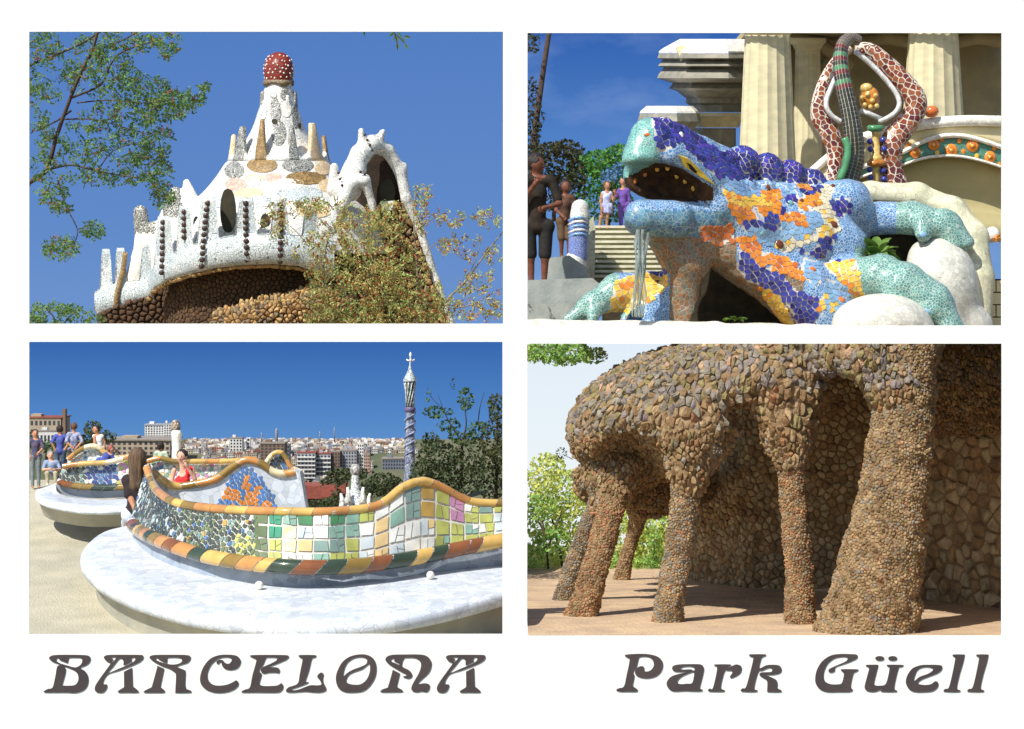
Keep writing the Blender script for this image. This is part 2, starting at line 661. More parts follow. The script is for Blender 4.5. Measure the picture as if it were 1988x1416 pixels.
# ------------------------------------------------------------------ people: one continuous body, clothes and hair as children
M_SK = lambda n, c: mat('skin_' + n, c, tuple(int(q * .92) for q in c), 3, 0.55, spec=.3)
def figure(label, k, J, H, top, bottom, skin, hairm, face=(0, 0, -1), hair='short', sleeve=0.5, cover=1.0, skirt=None, shoe=None, group=None, low=1e9, fat=1.0):
    """J: joints in photo pixels (x, y, depth); H: head radius in pixels; face: unit direction (x, y, depth)"""
    V3 = lambda a: np.array(a, float)
    hd = V3(J['head']); f = V3(face); f /= np.linalg.norm(f)
    side = np.cross(f, V3((0, -1, 0))); side /= max(1e-6, np.linalg.norm(side)); up = np.cross(side, f)
    if up[1] > 0: up = -up
    sL, sR = V3(J['sl']), V3(J['sr']); hL, hR = V3(J['hl']), V3(J['hr'])
    nk = (sL + sR) / 2; pel = (hL + hR) / 2
    nkt = nk + (hd - nk) * 0.25
    c = lambda a, b, ra, rb: ('cap', tuple(a), tuple(b), ra * H, rb * H)
    torso = [c(sL * .8 + nk * .2, sR * .8 + nk * .2, .62 * fat, .62 * fat), c(nk + (pel - nk) * .3, nk + (pel - nk) * .3 + 1e-3, 1.05 * fat, 1.05 * fat), c(nk + (pel - nk) * .25, pel, .95 * fat, .88 * fat), c(hL, hR, .8 * fat, .8 * fat)]
    body = [('ell', tuple(hd), (.86 * H, 1.08 * H, .95 * H)), c(hd + f * H * .25 - up * H * .55, hd + f * H * .35 - up * H * .62, .5, .42), c(hd, nk, .48, .52), c(hd + f * H * .9 + up * .05 * H, hd + f * H * 1.02 - up * .22 * H, .1, .17)]
    body += [c(hd + side * s * H * .84, hd + side * s * H * .86 - up * H * .2, .16, .12) for s in (1, -1)]
    body += torso
    arms, legs, sleeves, trs, hands = [], [], [], [], []
    for a in ('al', 'ar'):
        if a in J:
            s, e, w = (V3(q) for q in J[a])
            arms += [c(s, e, .44, .36), c(e, w, .36, .25)]
            if sleeve > 0:
                if sleeve <= .5: sleeves.append(c(s, s + (e - s) * min(1, sleeve * 2), .56, .52))
                else: sleeves += [c(s, e, .56, .47), c(e, e + (w - e) * (sleeve - .5) * 2, .47, .38)]
            dr = (w - e) / max(1e-6, np.linalg.norm(w - e))
            arms.append(('cap', tuple(w), tuple(w + dr * H * .42), .27 * H, .3 * H))
            hands.append((w + dr * H * .6, dr))
    for a in ('ll', 'lr'):
        if a in J:
            h_, kn, ft = (V3(q) for q in J[a])
            legs += [c(h_, kn, .72, .5), c(kn, ft, .48, .3), c(ft, ft + f * H * .0 + V3((f[0] * .9, .12, f[2] * .9)) * H, .32, .28)]
            if cover > 0 and skirt is None:
                if cover <= .5: trs.append(c(h_, h_ + (kn - h_) * cover * 2, .84, .74))
                else: trs += [c(h_, kn, .82, .62), c(kn, kn + (ft - kn) * min(.97, (cover - .5) * 2), .6, .48)]
    body += arms + legs
    vox = max(H * .2, .8)
    clip = [('box', (hd[0], low + 500, 0), (2000, 500, 2000), 0)] if low < 1e8 else []
    base = Qn([[pel[0], max([q[1] for l in ('ll', 'lr') if l in J for q in J[l]] + [pel[1]]), pel[2]]], k)[0]
    t = thing('person', label, 'person', tuple(base), group)
    V, F = blob(body, k, vox, H * .3, clip, 1)
    F = [tuple(q) for q in F]; V = [tuple(q) for q in V]
    for hp, dr in hands:   # fingers of unequal length, thumb off the side
        sd_ = np.cross(dr, V3((0, 0, 1))); sd_ /= max(1e-6, np.linalg.norm(sd_))
        for i, (o, l) in enumerate(((-.24, .5), (-.08, .62), (.08, .58), (.23, .44))):
            a = hp + sd_ * o * H; b = a + dr * l * H * .55; e = b + (dr * .8 + V3((0, .5, .2))) * l * H * .4
            tv, tf = tube([Vector(q) for q in Qn([a - dr * .25 * H, b, e], k)], [H * .1 * k / 100] * 2 + [H * .07 * k / 100], 5)
            o_ = len(V); V += [tuple(q) for q in tv]; F += [tuple(i_ + o_ for i_ in q) for q in tf]
        a = hp - dr * .35 * H + sd_ * .25 * H; b = a + (dr * .5 + sd_ * .5) * H * .4
        tv, tf = tube([Vector(q) for q in Qn([a - sd_ * .2 * H, a, b], k)], H * .1 * k / 100, 5)
        o_ = len(V); V += [tuple(q) for q in tv]; F += [tuple(i_ + o_ for i_ in q) for q in tf]
    mesh('body', V, F, skin, t)
    grow = lambda ps, g: [(p[0], p[1], p[2], p[3] * g, p[4] * g) if p[0] == 'cap' else p for p in ps]
    V, F = blob(grow(torso, 1.13) + sleeves, k, vox, H * .22, [('ell', tuple(nk - V3((0, .75 * H, 0)) + f * .5 * H), (.6 * H, .6 * H, .7 * H))] + clip, 1, warp=lambda X: .05 * H * vnoise(X, H * .8, 3))
    mesh('top', V, F, top, t)
    if skirt:
        V, F = blob([c(pel - V3((0, .7 * H, 0)), pel + V3((0, skirt * H, 0)), .92, 1.0 + skirt * .2), c(hL, hR, .95, .95)], k, vox, H * .3, [('box', (pel[0], pel[1] + skirt * H + 20 * H, 0), (50 * H, 20 * H, 4000), 0)], 1, warp=lambda X: .07 * H * np.sin(X[..., 0] / H * 7))
        mesh('skirt', V, F, bottom, t)
    elif trs:
        V, F = blob(grow([torso[3]], 1.16) + trs, k, vox, H * .2, clip, 1)
        mesh('trousers', V, F, bottom, t)
    if shoe:
        ps = []
        for a in ('ll', 'lr'):
            if a in J:
                ft = V3(J[a][2]); ps.append(c(ft + V3((0, .1 * H, 0)), ft + V3((f[0] * .95, .18, f[2] * .95)) * H, .4, .34))
        if ps:
            V, F = blob(ps, k, vox, .1)
            mesh('shoes', V, F, shoe, t)
    hp = [('ell', tuple(hd - f * H * .22 + up * H * .16), (1.0 * H, 1.08 * H, 1.02 * H))]
    cv = [('ell', tuple(hd + f * H * .95 - up * H * .25), (.8 * H, .92 * H, .9 * H))]
    if hair == 'long':
        hp += [c(hd - f * .45 * H, nk - f * .75 * H + (pel - nk) * .16, .85, .82), c(hd - f * .2 * H + side * .6 * H, nk + side * .55 * H - f * .45 * H + (pel - nk) * .05, .48, .42), c(hd - f * .2 * H - side * .6 * H, nk - side * .55 * H - f * .45 * H + (pel - nk) * .05, .48, .42)]
    elif hair == 'bob':
        hp += [c(hd - f * .3 * H + side * .55 * H, hd - f * .3 * H + side * .6 * H - up * .8 * H, .5, .42), c(hd - f * .3 * H - side * .55 * H, hd - f * .3 * H - side * .6 * H - up * .8 * H, .5, .42)]
    V, F = blob(hp, k, vox, H * .25, cv, 1, warp=lambda X: .1 * H * vnoise(X * np.array([1, .35, 1]), H * .22, 5))
    mesh('hair', V, F, hairm, t)
    if f[2] < .3:
        for s in (1, -1):
            V, F = ball(Qn([hd + f * H * .86 + side * s * .34 * H + up * .1 * H], k)[0], .1 * H * k / 100, 6, 4)
            mesh('eye', V, F, mat('eye_dark', (40, 30, 26), None, rough=.2), t)
        V, F = ball(Qn([hd + f * H * .92 - up * .5 * H], k)[0], .17 * H * k / 100, 8, 4, (1.3, .6, .4))
        mesh('mouth', V, F, mat('lips', (168, 88, 80), None, rough=.4), t)
    return t
m_hairD = mat('hair_dark', (52, 38, 30), (36, 28, 24), 3, .5, .4, 14, stretch=(3, 3, .6))
m_hairB = mat('hair_brown', (112, 80, 52), (80, 58, 40), 3, .5, .4, 14, stretch=(3, 3, .6))
m_hairG = mat('hair_grey', (172, 168, 160), (140, 136, 130), 3, .6, .4, 14)
m_skin = M_SK('tan', (196, 140, 108)); m_skin2 = M_SK('fair', (222, 172, 146)); m_skin3 = M_SK('shade_tan', (126, 78, 58))  # third tone is darkened to put the visitors in tree shade
def cloth(n, c, c2=None, sc=2.0): return mat('cloth_' + n, c, c2 or tuple(int(q * .86) for q in c), sc, .85, .25, 8, spec=.15)
# ------------------------------------------------------------------ the large structure: skies, ground, terrace, the white card
def sky_mat(name, stops, z0, z1, cloud=None):
    """daylight sky that gives off light; colour runs from the horizon upward"""
    m = bpy.data.materials.new(name); m.use_nodes = True
    N, L = m.node_tree.nodes, m.node_tree.links
    N.remove(N['Principled BSDF'])
    em = N.new('ShaderNodeEmission')
    em.inputs['Strength'].default_value = 1.0 / 2 ** EXPO
    tc = N.new('ShaderNodeTexCoord'); sp = N.new('ShaderNodeSeparateXYZ'); mr = N.new('ShaderNodeMapRange')
    mr.inputs['From Min'].default_value = z0; mr.inputs['From Max'].default_value = z1
    rp = N.new('ShaderNodeValToRGB')
    while len(rp.color_ramp.elements) < len(stops): rp.color_ramp.elements.new(0.5)
    for e, (p, c) in zip(rp.color_ramp.elements, stops):
        e.position = p; e.color = (*lin(c), 1)
    L.new(tc.outputs['Object'], sp.inputs[0]); L.new(sp.outputs['Z'], mr.inputs['Value']); L.new(mr.outputs['Result'], rp.inputs['Fac'])
    col = rp.outputs['Color']
    if cloud:
        nz = N.new('ShaderNodeTexNoise'); nz.inputs['Scale'].default_value = 0.09; nz.inputs['Detail'].default_value = 5
        mp = N.new('ShaderNodeMapping'); mp.inputs['Scale'].default_value = (1, 1, 2.2); mp.inputs['Location'].default_value = (3.3, 0, 1.7)
        L.new(tc.outputs['Object'], mp.inputs[0]); L.new(mp.outputs[0], nz.inputs['Vector'])
        cr = N.new('ShaderNodeMapRange'); cr.inputs['From Min'].default_value = 0.5; cr.inputs['From Max'].default_value = 0.8; cr.inputs['To Max'].default_value = 0.4
        L.new(nz.outputs['Fac'], cr.inputs['Value'])
        mx = N.new('ShaderNodeMix'); mx.data_type = 'RGBA'
        L.new(cr.outputs['Result'], mx.inputs['Factor']); L.new(col, mx.inputs[6]); mx.inputs[7].default_value = (*lin(cloud), 1)
        col = mx.outputs[2]
    L.new(col, em.inputs['Color']); L.new(em.outputs[0], N['Material Output'].inputs['Surface'])
    return m

KS, KSL = 6.2, 2.98
def sky_sheet(name, x0, x1, z0, z1, y, m):
    o = mesh(name, [(x0, y, z0), (x1, y, z0), (x1, y, z1), (x0, y, z1)], [(0, 1, 2, 3)], m, None, False)
    return tag(o, kind='structure')
sky_sheet('sky', -130, -0.02, 0.0, 60, D * KS, sky_mat('sky_clear', [(0, (112, 150, 206)), (0.35, (98, 139, 202)), (1, (84, 127, 195))], 0, 36))
sky_sheet('sky', 0.02, 130, 0.0, 60, D * KS, sky_mat('sky_deep', [(0, (120, 160, 214)), (0.55, (84, 132, 200)), (1, (52, 100, 178))], 4, 36, (150, 175, 225)))
sky_sheet('sky', -70, -0.02, -26, -0.02, D * KSL, sky_mat('sky_sea', [(0, (98, 148, 205)), (0.4, (80, 132, 198)), (1, (56, 104, 176))], -7.0, -0.5))
sky_sheet('sky', 0.02, 70, -26, -0.02, D * KSL, sky_mat('sky_pale', [(0, (240, 247, 246)), (0.5, (234, 243, 249)), (1, (226, 238, 249))], -12, -0.5))

m_earth = mat('earth', (150, 132, 104), (128, 112, 88), 0.4, 0.95, 0.3, 3)
tag(mesh('ground', [(-300, 20, -30), (300, 20, -30), (300, 600, -30), (-300, 600, -30)], [(0, 1, 2, 3)], m_earth, None, False), kind='structure')
V, F = box((0, (D * 3.02 + D * 6.15) / 2, -0.18), (200, D * 3.13, 0.22))
tag(mesh('terrace_ground', V, F, m_earth, None, False), kind='structure')

def curve_mesh(name, loops, y, depth, m, parent, bev=0.0):
    """flat shape with holes cut from photo-pixel outlines, standing at distance y, as a real mesh"""
    cu = bpy.data.curves.new('tmp', 'CURVE')
    cu.dimensions = '2D'; cu.fill_mode = 'BOTH'; cu.extrude = depth / 2; cu.bevel_depth = bev
    k = y / D
    for lp in loops:
        s = cu.splines.new('POLY')
        s.points.add(len(lp) - 1)
        for i, (x, yy) in enumerate(lp):
            s.points[i].co = ((x - 1000) / 100 * k, (647 - yy) / 100 * k, 0, 1)
        s.use_cyclic_u = True
    o = bpy.data.objects.new('tmp', cu)
    COL.objects.link(o)
    dg = bpy.context.evaluated_depsgraph_get()
    me = bpy.data.meshes.new_from_object(o.evaluated_get(dg))
    bpy.data.objects.remove(o); bpy.data.curves.remove(cu)
    me.transform(Matrix.Translation((0, y, 0)) @ Matrix.Rotation(math.radians(90), 4, 'X'))
    me.materials.clear(); me.materials.append(m)
    me.name = name
    return link(name, me, parent)

def rrect(x0, y0, x1, y1, rs):
    out = []
    for (cx, cy, sx, sy, r, a0) in ((x0, y0, 1, 1, rs[0], 180), (x1, y0, -1, 1, rs[1], 270), (x1, y1, -1, -1, rs[2], 0), (x0, y1, 1, -1, rs[3], 90)):
        if r <= 0:
            out.append((cx, cy)); continue
        for i in range(9):
            a = math.radians(a0 + 90 * i / 8)
            out.append((cx + sx * r + r * math.cos(a), cy + sy * r + r * math.sin(a)))
    return out
WIN = [(57, 62, 976.5, 628.5), (1024, 64.5, 1944, 632), (57, 664, 975.5, 1231), (1023.5, 667.5, 1944, 1234)]
m_card = mat('card_white', (250, 250, 243), (247, 248, 240), 0.25, 0.6, 0.02, 30, spec=0.25)
m_mount = mat('mount_grey', (250, 250, 250), None, rough=0.8, spec=0.1)
m_ink = mat('ink', (74, 66, 68), (84, 74, 72), 1.6, 0.55, 0.03, 40, spec=0.3)
m_worn = mat('card_worn', (196, 194, 192), (244, 244, 240), 9, 0.9)
card = thing('postcard', 'large white view card with four window openings and dark lettering along the bottom', 'postcard', P(1000, 1416, 1))
curve_mesh('card_sheet', [rrect(-3, -4, 1995, 1422, (20, 6, 0, 34))] + [rrect(*w, (0, 0, 0, 0)) for w in WIN], D, 0.02, m_card, card)
curve_mesh('backing_sheet', [rrect(-60, -60, 2050, 1480, (0, 0, 0, 0))] + [rrect(w[0] - 6, w[1] - 6, w[2] + 6, w[3] + 6, (0, 0, 0, 0)) for w in WIN], D + 0.09, 0.04, m_mount, card)
for (xx, yy, rr, ss) in ((2, 3, 7, (1.0, 0.16, 0.6)), (8, 1400, 9, (0.7, 0.16, 0.9)), (26, 1411, 12, (1.2, 0.16, 0.45))):
    pass

def letter(polys, ox, oy, sc, name='letter', parent=None, dx=0):
    loops = []
    for pl in polys:
        A = spline([(ox + x / sc + dx, oy + y / sc) for x, y in pl], len(pl) * 5, True)
        loops.append([tuple(p) for p in A])
    return loops
def put(parent, loops_sets):
    """letters are separate contours, at most one hole set per contour group"""
    for i, loops in enumerate(loops_sets):
        curve_mesh('letter', loops, D - 0.022, 0.012, m_ink, parent)
B_ = [[(152,122),(168,103),(205,95),(300,93),(440,95),(487,104),(499,128),(486,160),(455,183),(412,203),(450,228),(474,262),(481,310),(468,358),(432,394),(370,412),(300,409),(200,409),(118,408),(110,398),(140,380),(182,366),(205,275),(227,184),(291,211),(262,340),(268,351),(330,352),(372,344),(396,312),(398,272),(380,238),(345,215),(300,197),(230,170),(180,150)],
      [(238,125),(222,119),(211,130),(216,147),(245,165),(300,182),(345,195),(383,197),(420,172),(431,140),(418,120),(380,116),(330,117),(314,124),(305,160),(270,148),(242,138)]]
A_ = [[(613,118),(622,102),(655,94),(780,93),(915,94),(940,101),(941,122),(915,150),(850,182),(745,222),(655,250),(620,285),(605,320),(608,340),(637,343),(633,375),(610,405),(575,412),(545,402),(536,375),(545,345),(580,290),(660,180),(666,163),(635,148)],
      [(738,128),(765,128),(778,150),(781,180),(843,150),(840,130),(855,114),(876,122),(868,145),(830,172),(780,192),(735,210),(645,246),(690,188)],
      [(668,120),(690,112),(715,118),(700,140),(683,158),(676,150),(688,130)],
      [(781,238),(786,232),(840,205),(847,206),(849,230),(853,345),(856,360),(872,371),(902,398),(890,410),(800,410),(740,410),(730,398),(760,378),(778,366),(782,352),(781,260)]]
R_ = [[(996,118),(1010,100),(1060,94),(1200,93),(1300,95),(1335,105),(1337,128),(1310,160),(1225,190),(1285,220),(1296,240),(1296,365),(1342,395),(1330,410),(1220,411),(1212,400),(1218,270),(1205,240),(1160,210),(1100,188),(1030,150)],
      [(1050,120),(1063,118),(1070,130),(1135,161),(1143,122),(1160,116),(1230,116),(1265,128),(1262,155),(1222,172),(1170,174),(1105,160),(1050,138)],
      [(1061,188),(1066,188),(1110,207),(1115,212),(1110,240),(1088,345),(1086,358),(1094,370),(1122,395),(1110,410),(1040,411),(955,410),(950,398),(985,378),(1010,366),(1017,352),(1054,220)]]
C_ = [[(1558,165),(1562,145),(1585,136),(1610,140),(1632,163),(1660,168),(1680,150),(1685,130),(1665,116),(1630,113),(1580,122),(1530,155),(1500,195),(1480,250),(1485,300),(1520,340),(1570,352),(1640,345),(1690,325),(1720,308),(1740,325),(1735,355),(1690,390),(1620,410),(1540,410),(1470,385),(1428,340),(1420,280),(1445,200),(1500,130),(1570,98),(1650,92),(1720,100),(1755,130),(1757,165),(1730,205),(1680,220),(1630,212),(1605,185),(1600,162),(1585,155),(1572,170)]]
E_ = [[(-60,102),(-45,92),(60,90),(200,91),(244,95),(249,108),(225,130),(160,158),(90,188),(140,189),(168,197),(178,216),(168,238),(150,232),(90,233),(50,240),(28,225),(30,200),(60,180),(110,158),(150,135),(158,118),(145,111),(80,110),(65,118),(40,175),(15,205),(15,228),(32,246),(15,310),(20,330),(50,340),(110,340),(160,335),(190,318),(205,335),(200,365),(170,390),(100,393),(0,392),(-115,392),(-127,383),(-100,368),(-62,350),(-40,250),(-10,140),(-20,122)]]
L_ = [[(330,100),(345,91),(450,91),(472,98),(455,112),(435,122),(412,215),(385,300),(408,308),(390,322),(330,345),(272,366),(290,375),(340,365),(420,335),(480,335),(512,328),(505,300),(482,270),(485,250),(510,232),(530,245),(525,275),(528,310),(550,355),(545,378),(500,392),(440,390),(380,385),(280,392),(238,388),(228,375),(250,350),(322,320),(340,240),(362,125),(345,115)]]
O_ = [[(630,290),(640,225),(680,150),(740,105),(810,87),(880,90),(935,125),(955,190),(945,265),(905,335),(850,380),(780,392),(700,388),(650,355)],
      [(690,262),(695,210),(720,155),(770,118),(830,107),(870,118),(882,140),(870,165),(830,185),(760,212),(715,240)],
      [(712,290),(730,254),(770,229),(840,204),(885,169),(898,160),(905,190),(900,235),(875,290),(830,325),(780,330),(735,322),(716,308)]]
N_ = [[(1028,130),(1040,105),(1080,90),(1160,87),(1300,87),(1360,100),(1395,140),(1395,190),(1370,240),(1310,295),(1290,325),(1340,318),(1380,328),(1382,360),(1360,388),(1320,383),(1280,390),(1245,380),(1237,350),(1260,300),(1300,230),(1315,170),(1300,135),(1265,115),(1210,112),(1175,120),(1162,180),(1215,212),(1240,240),(1240,265),(1215,280),(1180,272),(1170,262),(1195,258),(1190,245),(1150,224),(1080,182),(1045,155)],
      [(1072,128),(1085,119),(1102,126),(1100,141),(1138,160),(1140,170),(1090,150),(1075,142)],
      [(1086,212),(1091,212),(1138,236),(1142,242),(1138,262),(1121,335),(1122,346),(1135,356),(1165,375),(1160,388),(1080,390),(1000,390),(988,380),(1010,365),(1042,354),(1050,342),(1080,240)]]
P_ = [[(165,118),(180,105),(280,98),(380,100),(470,120),(520,160),(531,210),(515,265),(470,310),(400,332),(330,330),(280,310),(262,280),(270,250),(300,222),(335,217),(352,235),(350,262),(385,268),(420,250),(443,215),(440,175),(410,135),(360,123),(310,128),(296,145),(275,230),(250,260),(245,285),(256,310),(240,400),(250,415),(288,445),(275,462),(200,463),(120,462),(82,450),(100,432),(155,412),(180,310),(210,160),(190,135)]]
a_ = [[(620,238),(635,212),(690,200),(780,197),(880,198),(915,212),(927,245),(915,310),(888,425),(912,442),(900,458),(820,459),(740,456),(640,460),(592,438),(568,395),(580,350),(630,308),(740,280),(738,272),(660,270),(630,258)],
      [(702,238),(730,222),(800,219),(832,232),(838,252),(826,260),(800,248),(740,250),(706,248)],
      [(672,375),(680,345),(720,312),(780,285),(815,274),(832,277),(830,320),(812,380),(760,386),(700,390)]]
r_ = [[(1028,212),(1040,200),(1180,200),(1175,215),(1150,240),(1200,215),(1240,200),(1280,212),(1292,240),(1275,285),(1225,318),(1190,330),(1178,318),(1200,285),(1195,262),(1160,260),(1125,270),(1090,420),(1127,448),(1110,462),(1040,463),(980,460),(966,448),(985,432),(1015,425),(1055,240)]]
k_ = [[(1362,112),(1380,102),(1510,102),(1524,112),(1490,130),(1478,150),(1462,235),(1530,208),(1600,203),(1655,212),(1677,245),(1660,282),(1600,298),(1530,302),(1580,325),(1625,350),(1637,385),(1637,428),(1675,450),(1660,466),(1550,465),(1538,455),(1540,390),(1530,350),(1480,318),(1463,298),(1480,278),(1540,275),(1580,270),(1585,245),(1555,232),(1490,258),(1450,275),(1412,425),(1443,448),(1430,463),(1360,465),(1295,460),(1282,448),(1300,430),(1332,420),(1370,290),(1405,140),(1385,128)]]
G_ = [[(240,262),(255,240),(330,205),(400,175),(425,150),(415,130),(370,127),(300,140),(235,190),(200,260),(193,320),(210,365),(260,390),(330,392),(370,378),(390,300),(385,280),(360,255),(375,246),(500,246),(530,252),(510,268),(480,290),(455,410),(475,445),(440,465),(340,466),(230,466),(160,440),(120,390),(113,330),(130,250),(180,170),(260,115),(350,99),(450,100),(510,105),(522,125),(500,150),(420,185),(330,215),(303,235),(300,262),(275,277),(250,275)]]
def _el(cx, cy, rx, ry): return [(cx + rx * math.cos(t * math.pi / 6), cy + ry * math.sin(t * math.pi / 6)) for t in range(12)]
u_ = [[(600,212),(615,204),(710,203),(718,215),(700,290),(680,375),(690,400),(730,405),(795,385),(830,240),(815,222),(803,212),(820,203),(950,204),(962,212),(940,225),(915,240),(875,420),(900,452),(890,464),(800,465),(748,460),(755,445),(785,425),(700,460),(640,463),(600,445),(590,410),(610,330),(633,240),(620,225)], _el(735, 141, 43, 22), _el(860, 141, 43, 22)]
e_ = [[(988,380),(1000,310),(1050,240),(1130,208),(1220,203),(1300,205),(1335,215),(1332,250),(1290,285),(1200,320),(1130,350),(1105,385),(1170,398),(1230,390),(1270,363),(1298,375),(1295,415),(1250,455),(1180,466),(1080,466),(1020,440)], [(1068,360),(1070,320),(1095,260),(1140,230),(1200,225),(1245,238),(1245,260),(1200,290),(1120,320)]]
l_ = [[(1438,115),(1450,104),(1545,104),(1553,115),(1540,180),(1505,300),(1480,425),(1512,450),(1500,464),(1430,466),(1360,462),(1352,450),(1370,435),(1400,425),(1430,320),(1465,140),(1455,128)]]
c5 = (60, 1250, 4.3217); c6 = (500, 1250, 4.1417); c7 = (1180, 1250, 4.97); c8 = (1560, 1250, 4.97)
put(card, [letter(B_, *c5), letter(A_, *c5), letter(R_, *c5), letter(C_, *c5), letter(E_, *c6), letter(L_, *c6), letter(O_, *c6), letter(N_, *c6), letter(A_, *c5, dx=664),
           letter(P_, *c7), letter(a_, *c7), letter(r_, *c7), letter(k_, *c7), letter(G_, *c8), letter(u_, *c8), letter(e_, *c8), letter(l_, *c8), letter(l_, *c8, dx=229 / 4.97)])
# ------------------------------------------------------------------ first window: the house with the tiled roof
K1 = 4.45
u1 = K1 / 100
m_wt = mat('white_tile', (240, 236, 224), (222, 224, 220), 0.7, 0.35, 0.35, voro=4.2, grout=(150, 148, 140), gw=0.05)
m_wt2 = mat('white_plain_tile', (246, 243, 232), (238, 232, 216), 0.5, 0.35, 0.2, voro=3.0, grout=(205, 200, 188), gw=0.04)
m_gt = mat('grey_tile', (222, 226, 222), (192, 204, 206), 0.6, 0.35, 0.35, voro=5.0, grout=(120, 126, 126), gw=0.07)
m_speck = mat('speckled_tile', (210, 208, 198), (150, 152, 146), 3.0, 0.4, 0.3, voro=6.5, grout=(66, 68, 66), gw=0.13)
m_olive = mat('olive_tile', (186, 150, 92), (142, 116, 72), 2.5, 0.4, 0.3, voro=6.5, grout=(98, 82, 56), gw=0.1)
m_sand = mat('sand_tile', (236, 208, 160), (224, 200, 168), 2.0, 0.4, 0.25, voro=5.0, grout=(190, 164, 126), gw=0.06)
m_pink = mat('pink_tile', (226, 140, 128), (240, 190, 170), 2.6, 0.4, 0.25, voro=6.0, grout=(206, 170, 156), gw=0.07)
m_red = mat('red_tile', (132, 36, 26), (156, 56, 34), 2.0, 0.3, 0.35, voro=5.5, grout=(74, 40, 34), gw=0.08)
m_dot = mat('white_dot', (238, 230, 212), None, rough=0.3)
m_collar = mat('collar_tile', (120, 96, 74), (84, 76, 66), 3, 0.5, 0.3, voro=6, grout=(190, 170, 130), gw=0.07)
m_medal = mat('brown_medallion', (78, 54, 46), (60, 48, 44), 4, 0.4)
m_medal2 = mat('pale_medallion', (176, 168, 148), (150, 146, 132), 4, 0.6)
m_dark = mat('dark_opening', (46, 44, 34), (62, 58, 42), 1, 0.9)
m_mortar = mat('brown_mortar', (62, 48, 34), (46, 36, 28), 1.2, 0.95, 0.5, 6)
m_st = {c: mat('rust_stone_%s' % n, a, b, 1.6, 0.95, 0.4, 5, var=0.16, hue=0.012) for c, n, a, b in (
    (0, 'ochre', (176, 142, 92), (150, 118, 74)), (1, 'brown', (142, 110, 72), (116, 90, 62)), (2, 'sand', (194, 164, 108), (170, 138, 92)), (3, 'grey', (140, 122, 94), (116, 102, 82)))}
m_dk = {1: mat('parapet_shade_stone', (96, 72, 48), (74, 58, 42), 1.6, 0.95, 0.4, 5, var=0.2, hue=0.012)}  # darker copy of the house stone; parapet shade is put into its colour
rng = np.random.default_rng(4)
house = thing('tiled_house', 'house with white mosaic parapet, patterned cone roof and red dotted mushroom cap', 'house', P(541, 640, K1))

prof = spline([(226, 492), (214, 462), (206, 440), (192, 414), (168, 392), (142, 368), (121, 342), (106, 320), (90, 303), (73, 285), (59, 264), (49, 243), (42, 222), (36, 204), (32, 188), (29, 176), (25, 165), (24, 150)], 68)
def dome_r(py):
    return float(np.interp(py, prof[::-1, 1], prof[::-1, 0]))
def dome_pt(px, py, out=0.0):
    """on the front of the cone roof"""
    r = dome_r(py) + out
    x = max(-0.995 * r, min(0.995 * r, px - 541))
    return Q(541 + x, py, -math.sqrt(r * r - x * x), K1)
V = []
for i in range(72):
    a = 2 * math.pi * i / 72
    for r, y in prof:
        V.append(Q(541 + r * math.sin(a), y, -r * math.cos(a), K1))
roof = mesh('cone_roof', V, grid_faces(72, len(prof), True, False), m_wt, house)
def lens(cx, cy, hw, hh, p=1.0, bell=0.0):
    out = []
    for i in range(20):
        t = 2 * math.pi * i / 20
        c, s = math.cos(t), math.sin(t)
        x = hw * (abs(c) ** p) * (1 if c >= 0 else -1)
        y = hh * (abs(s) ** (2 - min(1.5, p))) * (1 if s >= 0 else -1)
        if bell and y < 0: x *= (1 + y / hh * bell)
        out.append((cx + x, cy + y))
    return out
def roof_panel(name, pts, m, out=1.4):
    n = len(pts)
    cx = sum(p[0] for p in pts) / n; cy = sum(p[1] for p in pts) / n
    V, F = [], []
    for f, o in ((1.0, -1.0), (0.96, out), (0.62, out), (0.3, out)):
        V += [dome_pt(cx + (x - cx) * f, cy + (y - cy) * f, o) for x, y in pts]
    V.append(dome_pt(cx, cy, out))
    for r in range(3):
        F += [(r * n + i, (r + 1) * n + i, (r + 1) * n + (i + 1) % n, r * n + (i + 1) % n) for i in range(n)]
    F += [(3 * n + i, 4 * n, 3 * n + (i + 1) % n) for i in range(n)]
    return mesh(name, V, F, m, roof, False)
for cx, cy, hw, hh, m, p, bl in (
        (509, 320, 31, 16, m_olive, 1.15, .2), (578, 320, 32, 15, m_speck, 1.15, .2), (455, 330, 20, 18, m_speck, 1.0, .3), (628, 326, 18, 14, m_sand, 1.0, .3),
        (541, 259, 15, 25, m_speck, .8, 0), (535, 214, 11, 28, m_speck, .9, .5),
        (511, 214, 7, 20, m_gt, .8, 0), (573, 226, 6, 24, m_speck, .8, 0), (557, 212, 9, 16, m_wt2, .8, 0), (553, 183, 9, 12, m_speck, .8, 0), (530, 183, 7, 10, m_gt, .8, 0),
        (528, 345, 20, 9, m_pink, 1.3, 0), (594, 346, 40, 13, m_olive, 1.35, 0), (458, 358, 22, 13, m_pink, 1.2, 0), (492, 346, 16, 8, m_sand, 1.3, 0),
        (482, 374, 30, 10, m_sand, 1.3, 0), (501, 391, 27, 12, m_gt, 1.25, 0), (582, 377, 46, 16, m_gt, 1.3, 0), (638, 360, 20, 14, m_sand, 1.2, 0),
        (548, 357, 44, 11, m_wt2, 1.35, 0), (490, 352, 14, 10, m_wt2, 1.3, 0), (545, 405, 30, 14, m_wt2, 1.2, 0), (610, 410, 34, 14, m_sand, 1.2, 0), (420, 392, 26, 12, m_gt, 1.2, 0), (455, 420, 30, 14, m_wt2, 1.2, 0)):
    roof_panel('roof_panel', lens(cx, cy, hw, hh, p, bl), m)
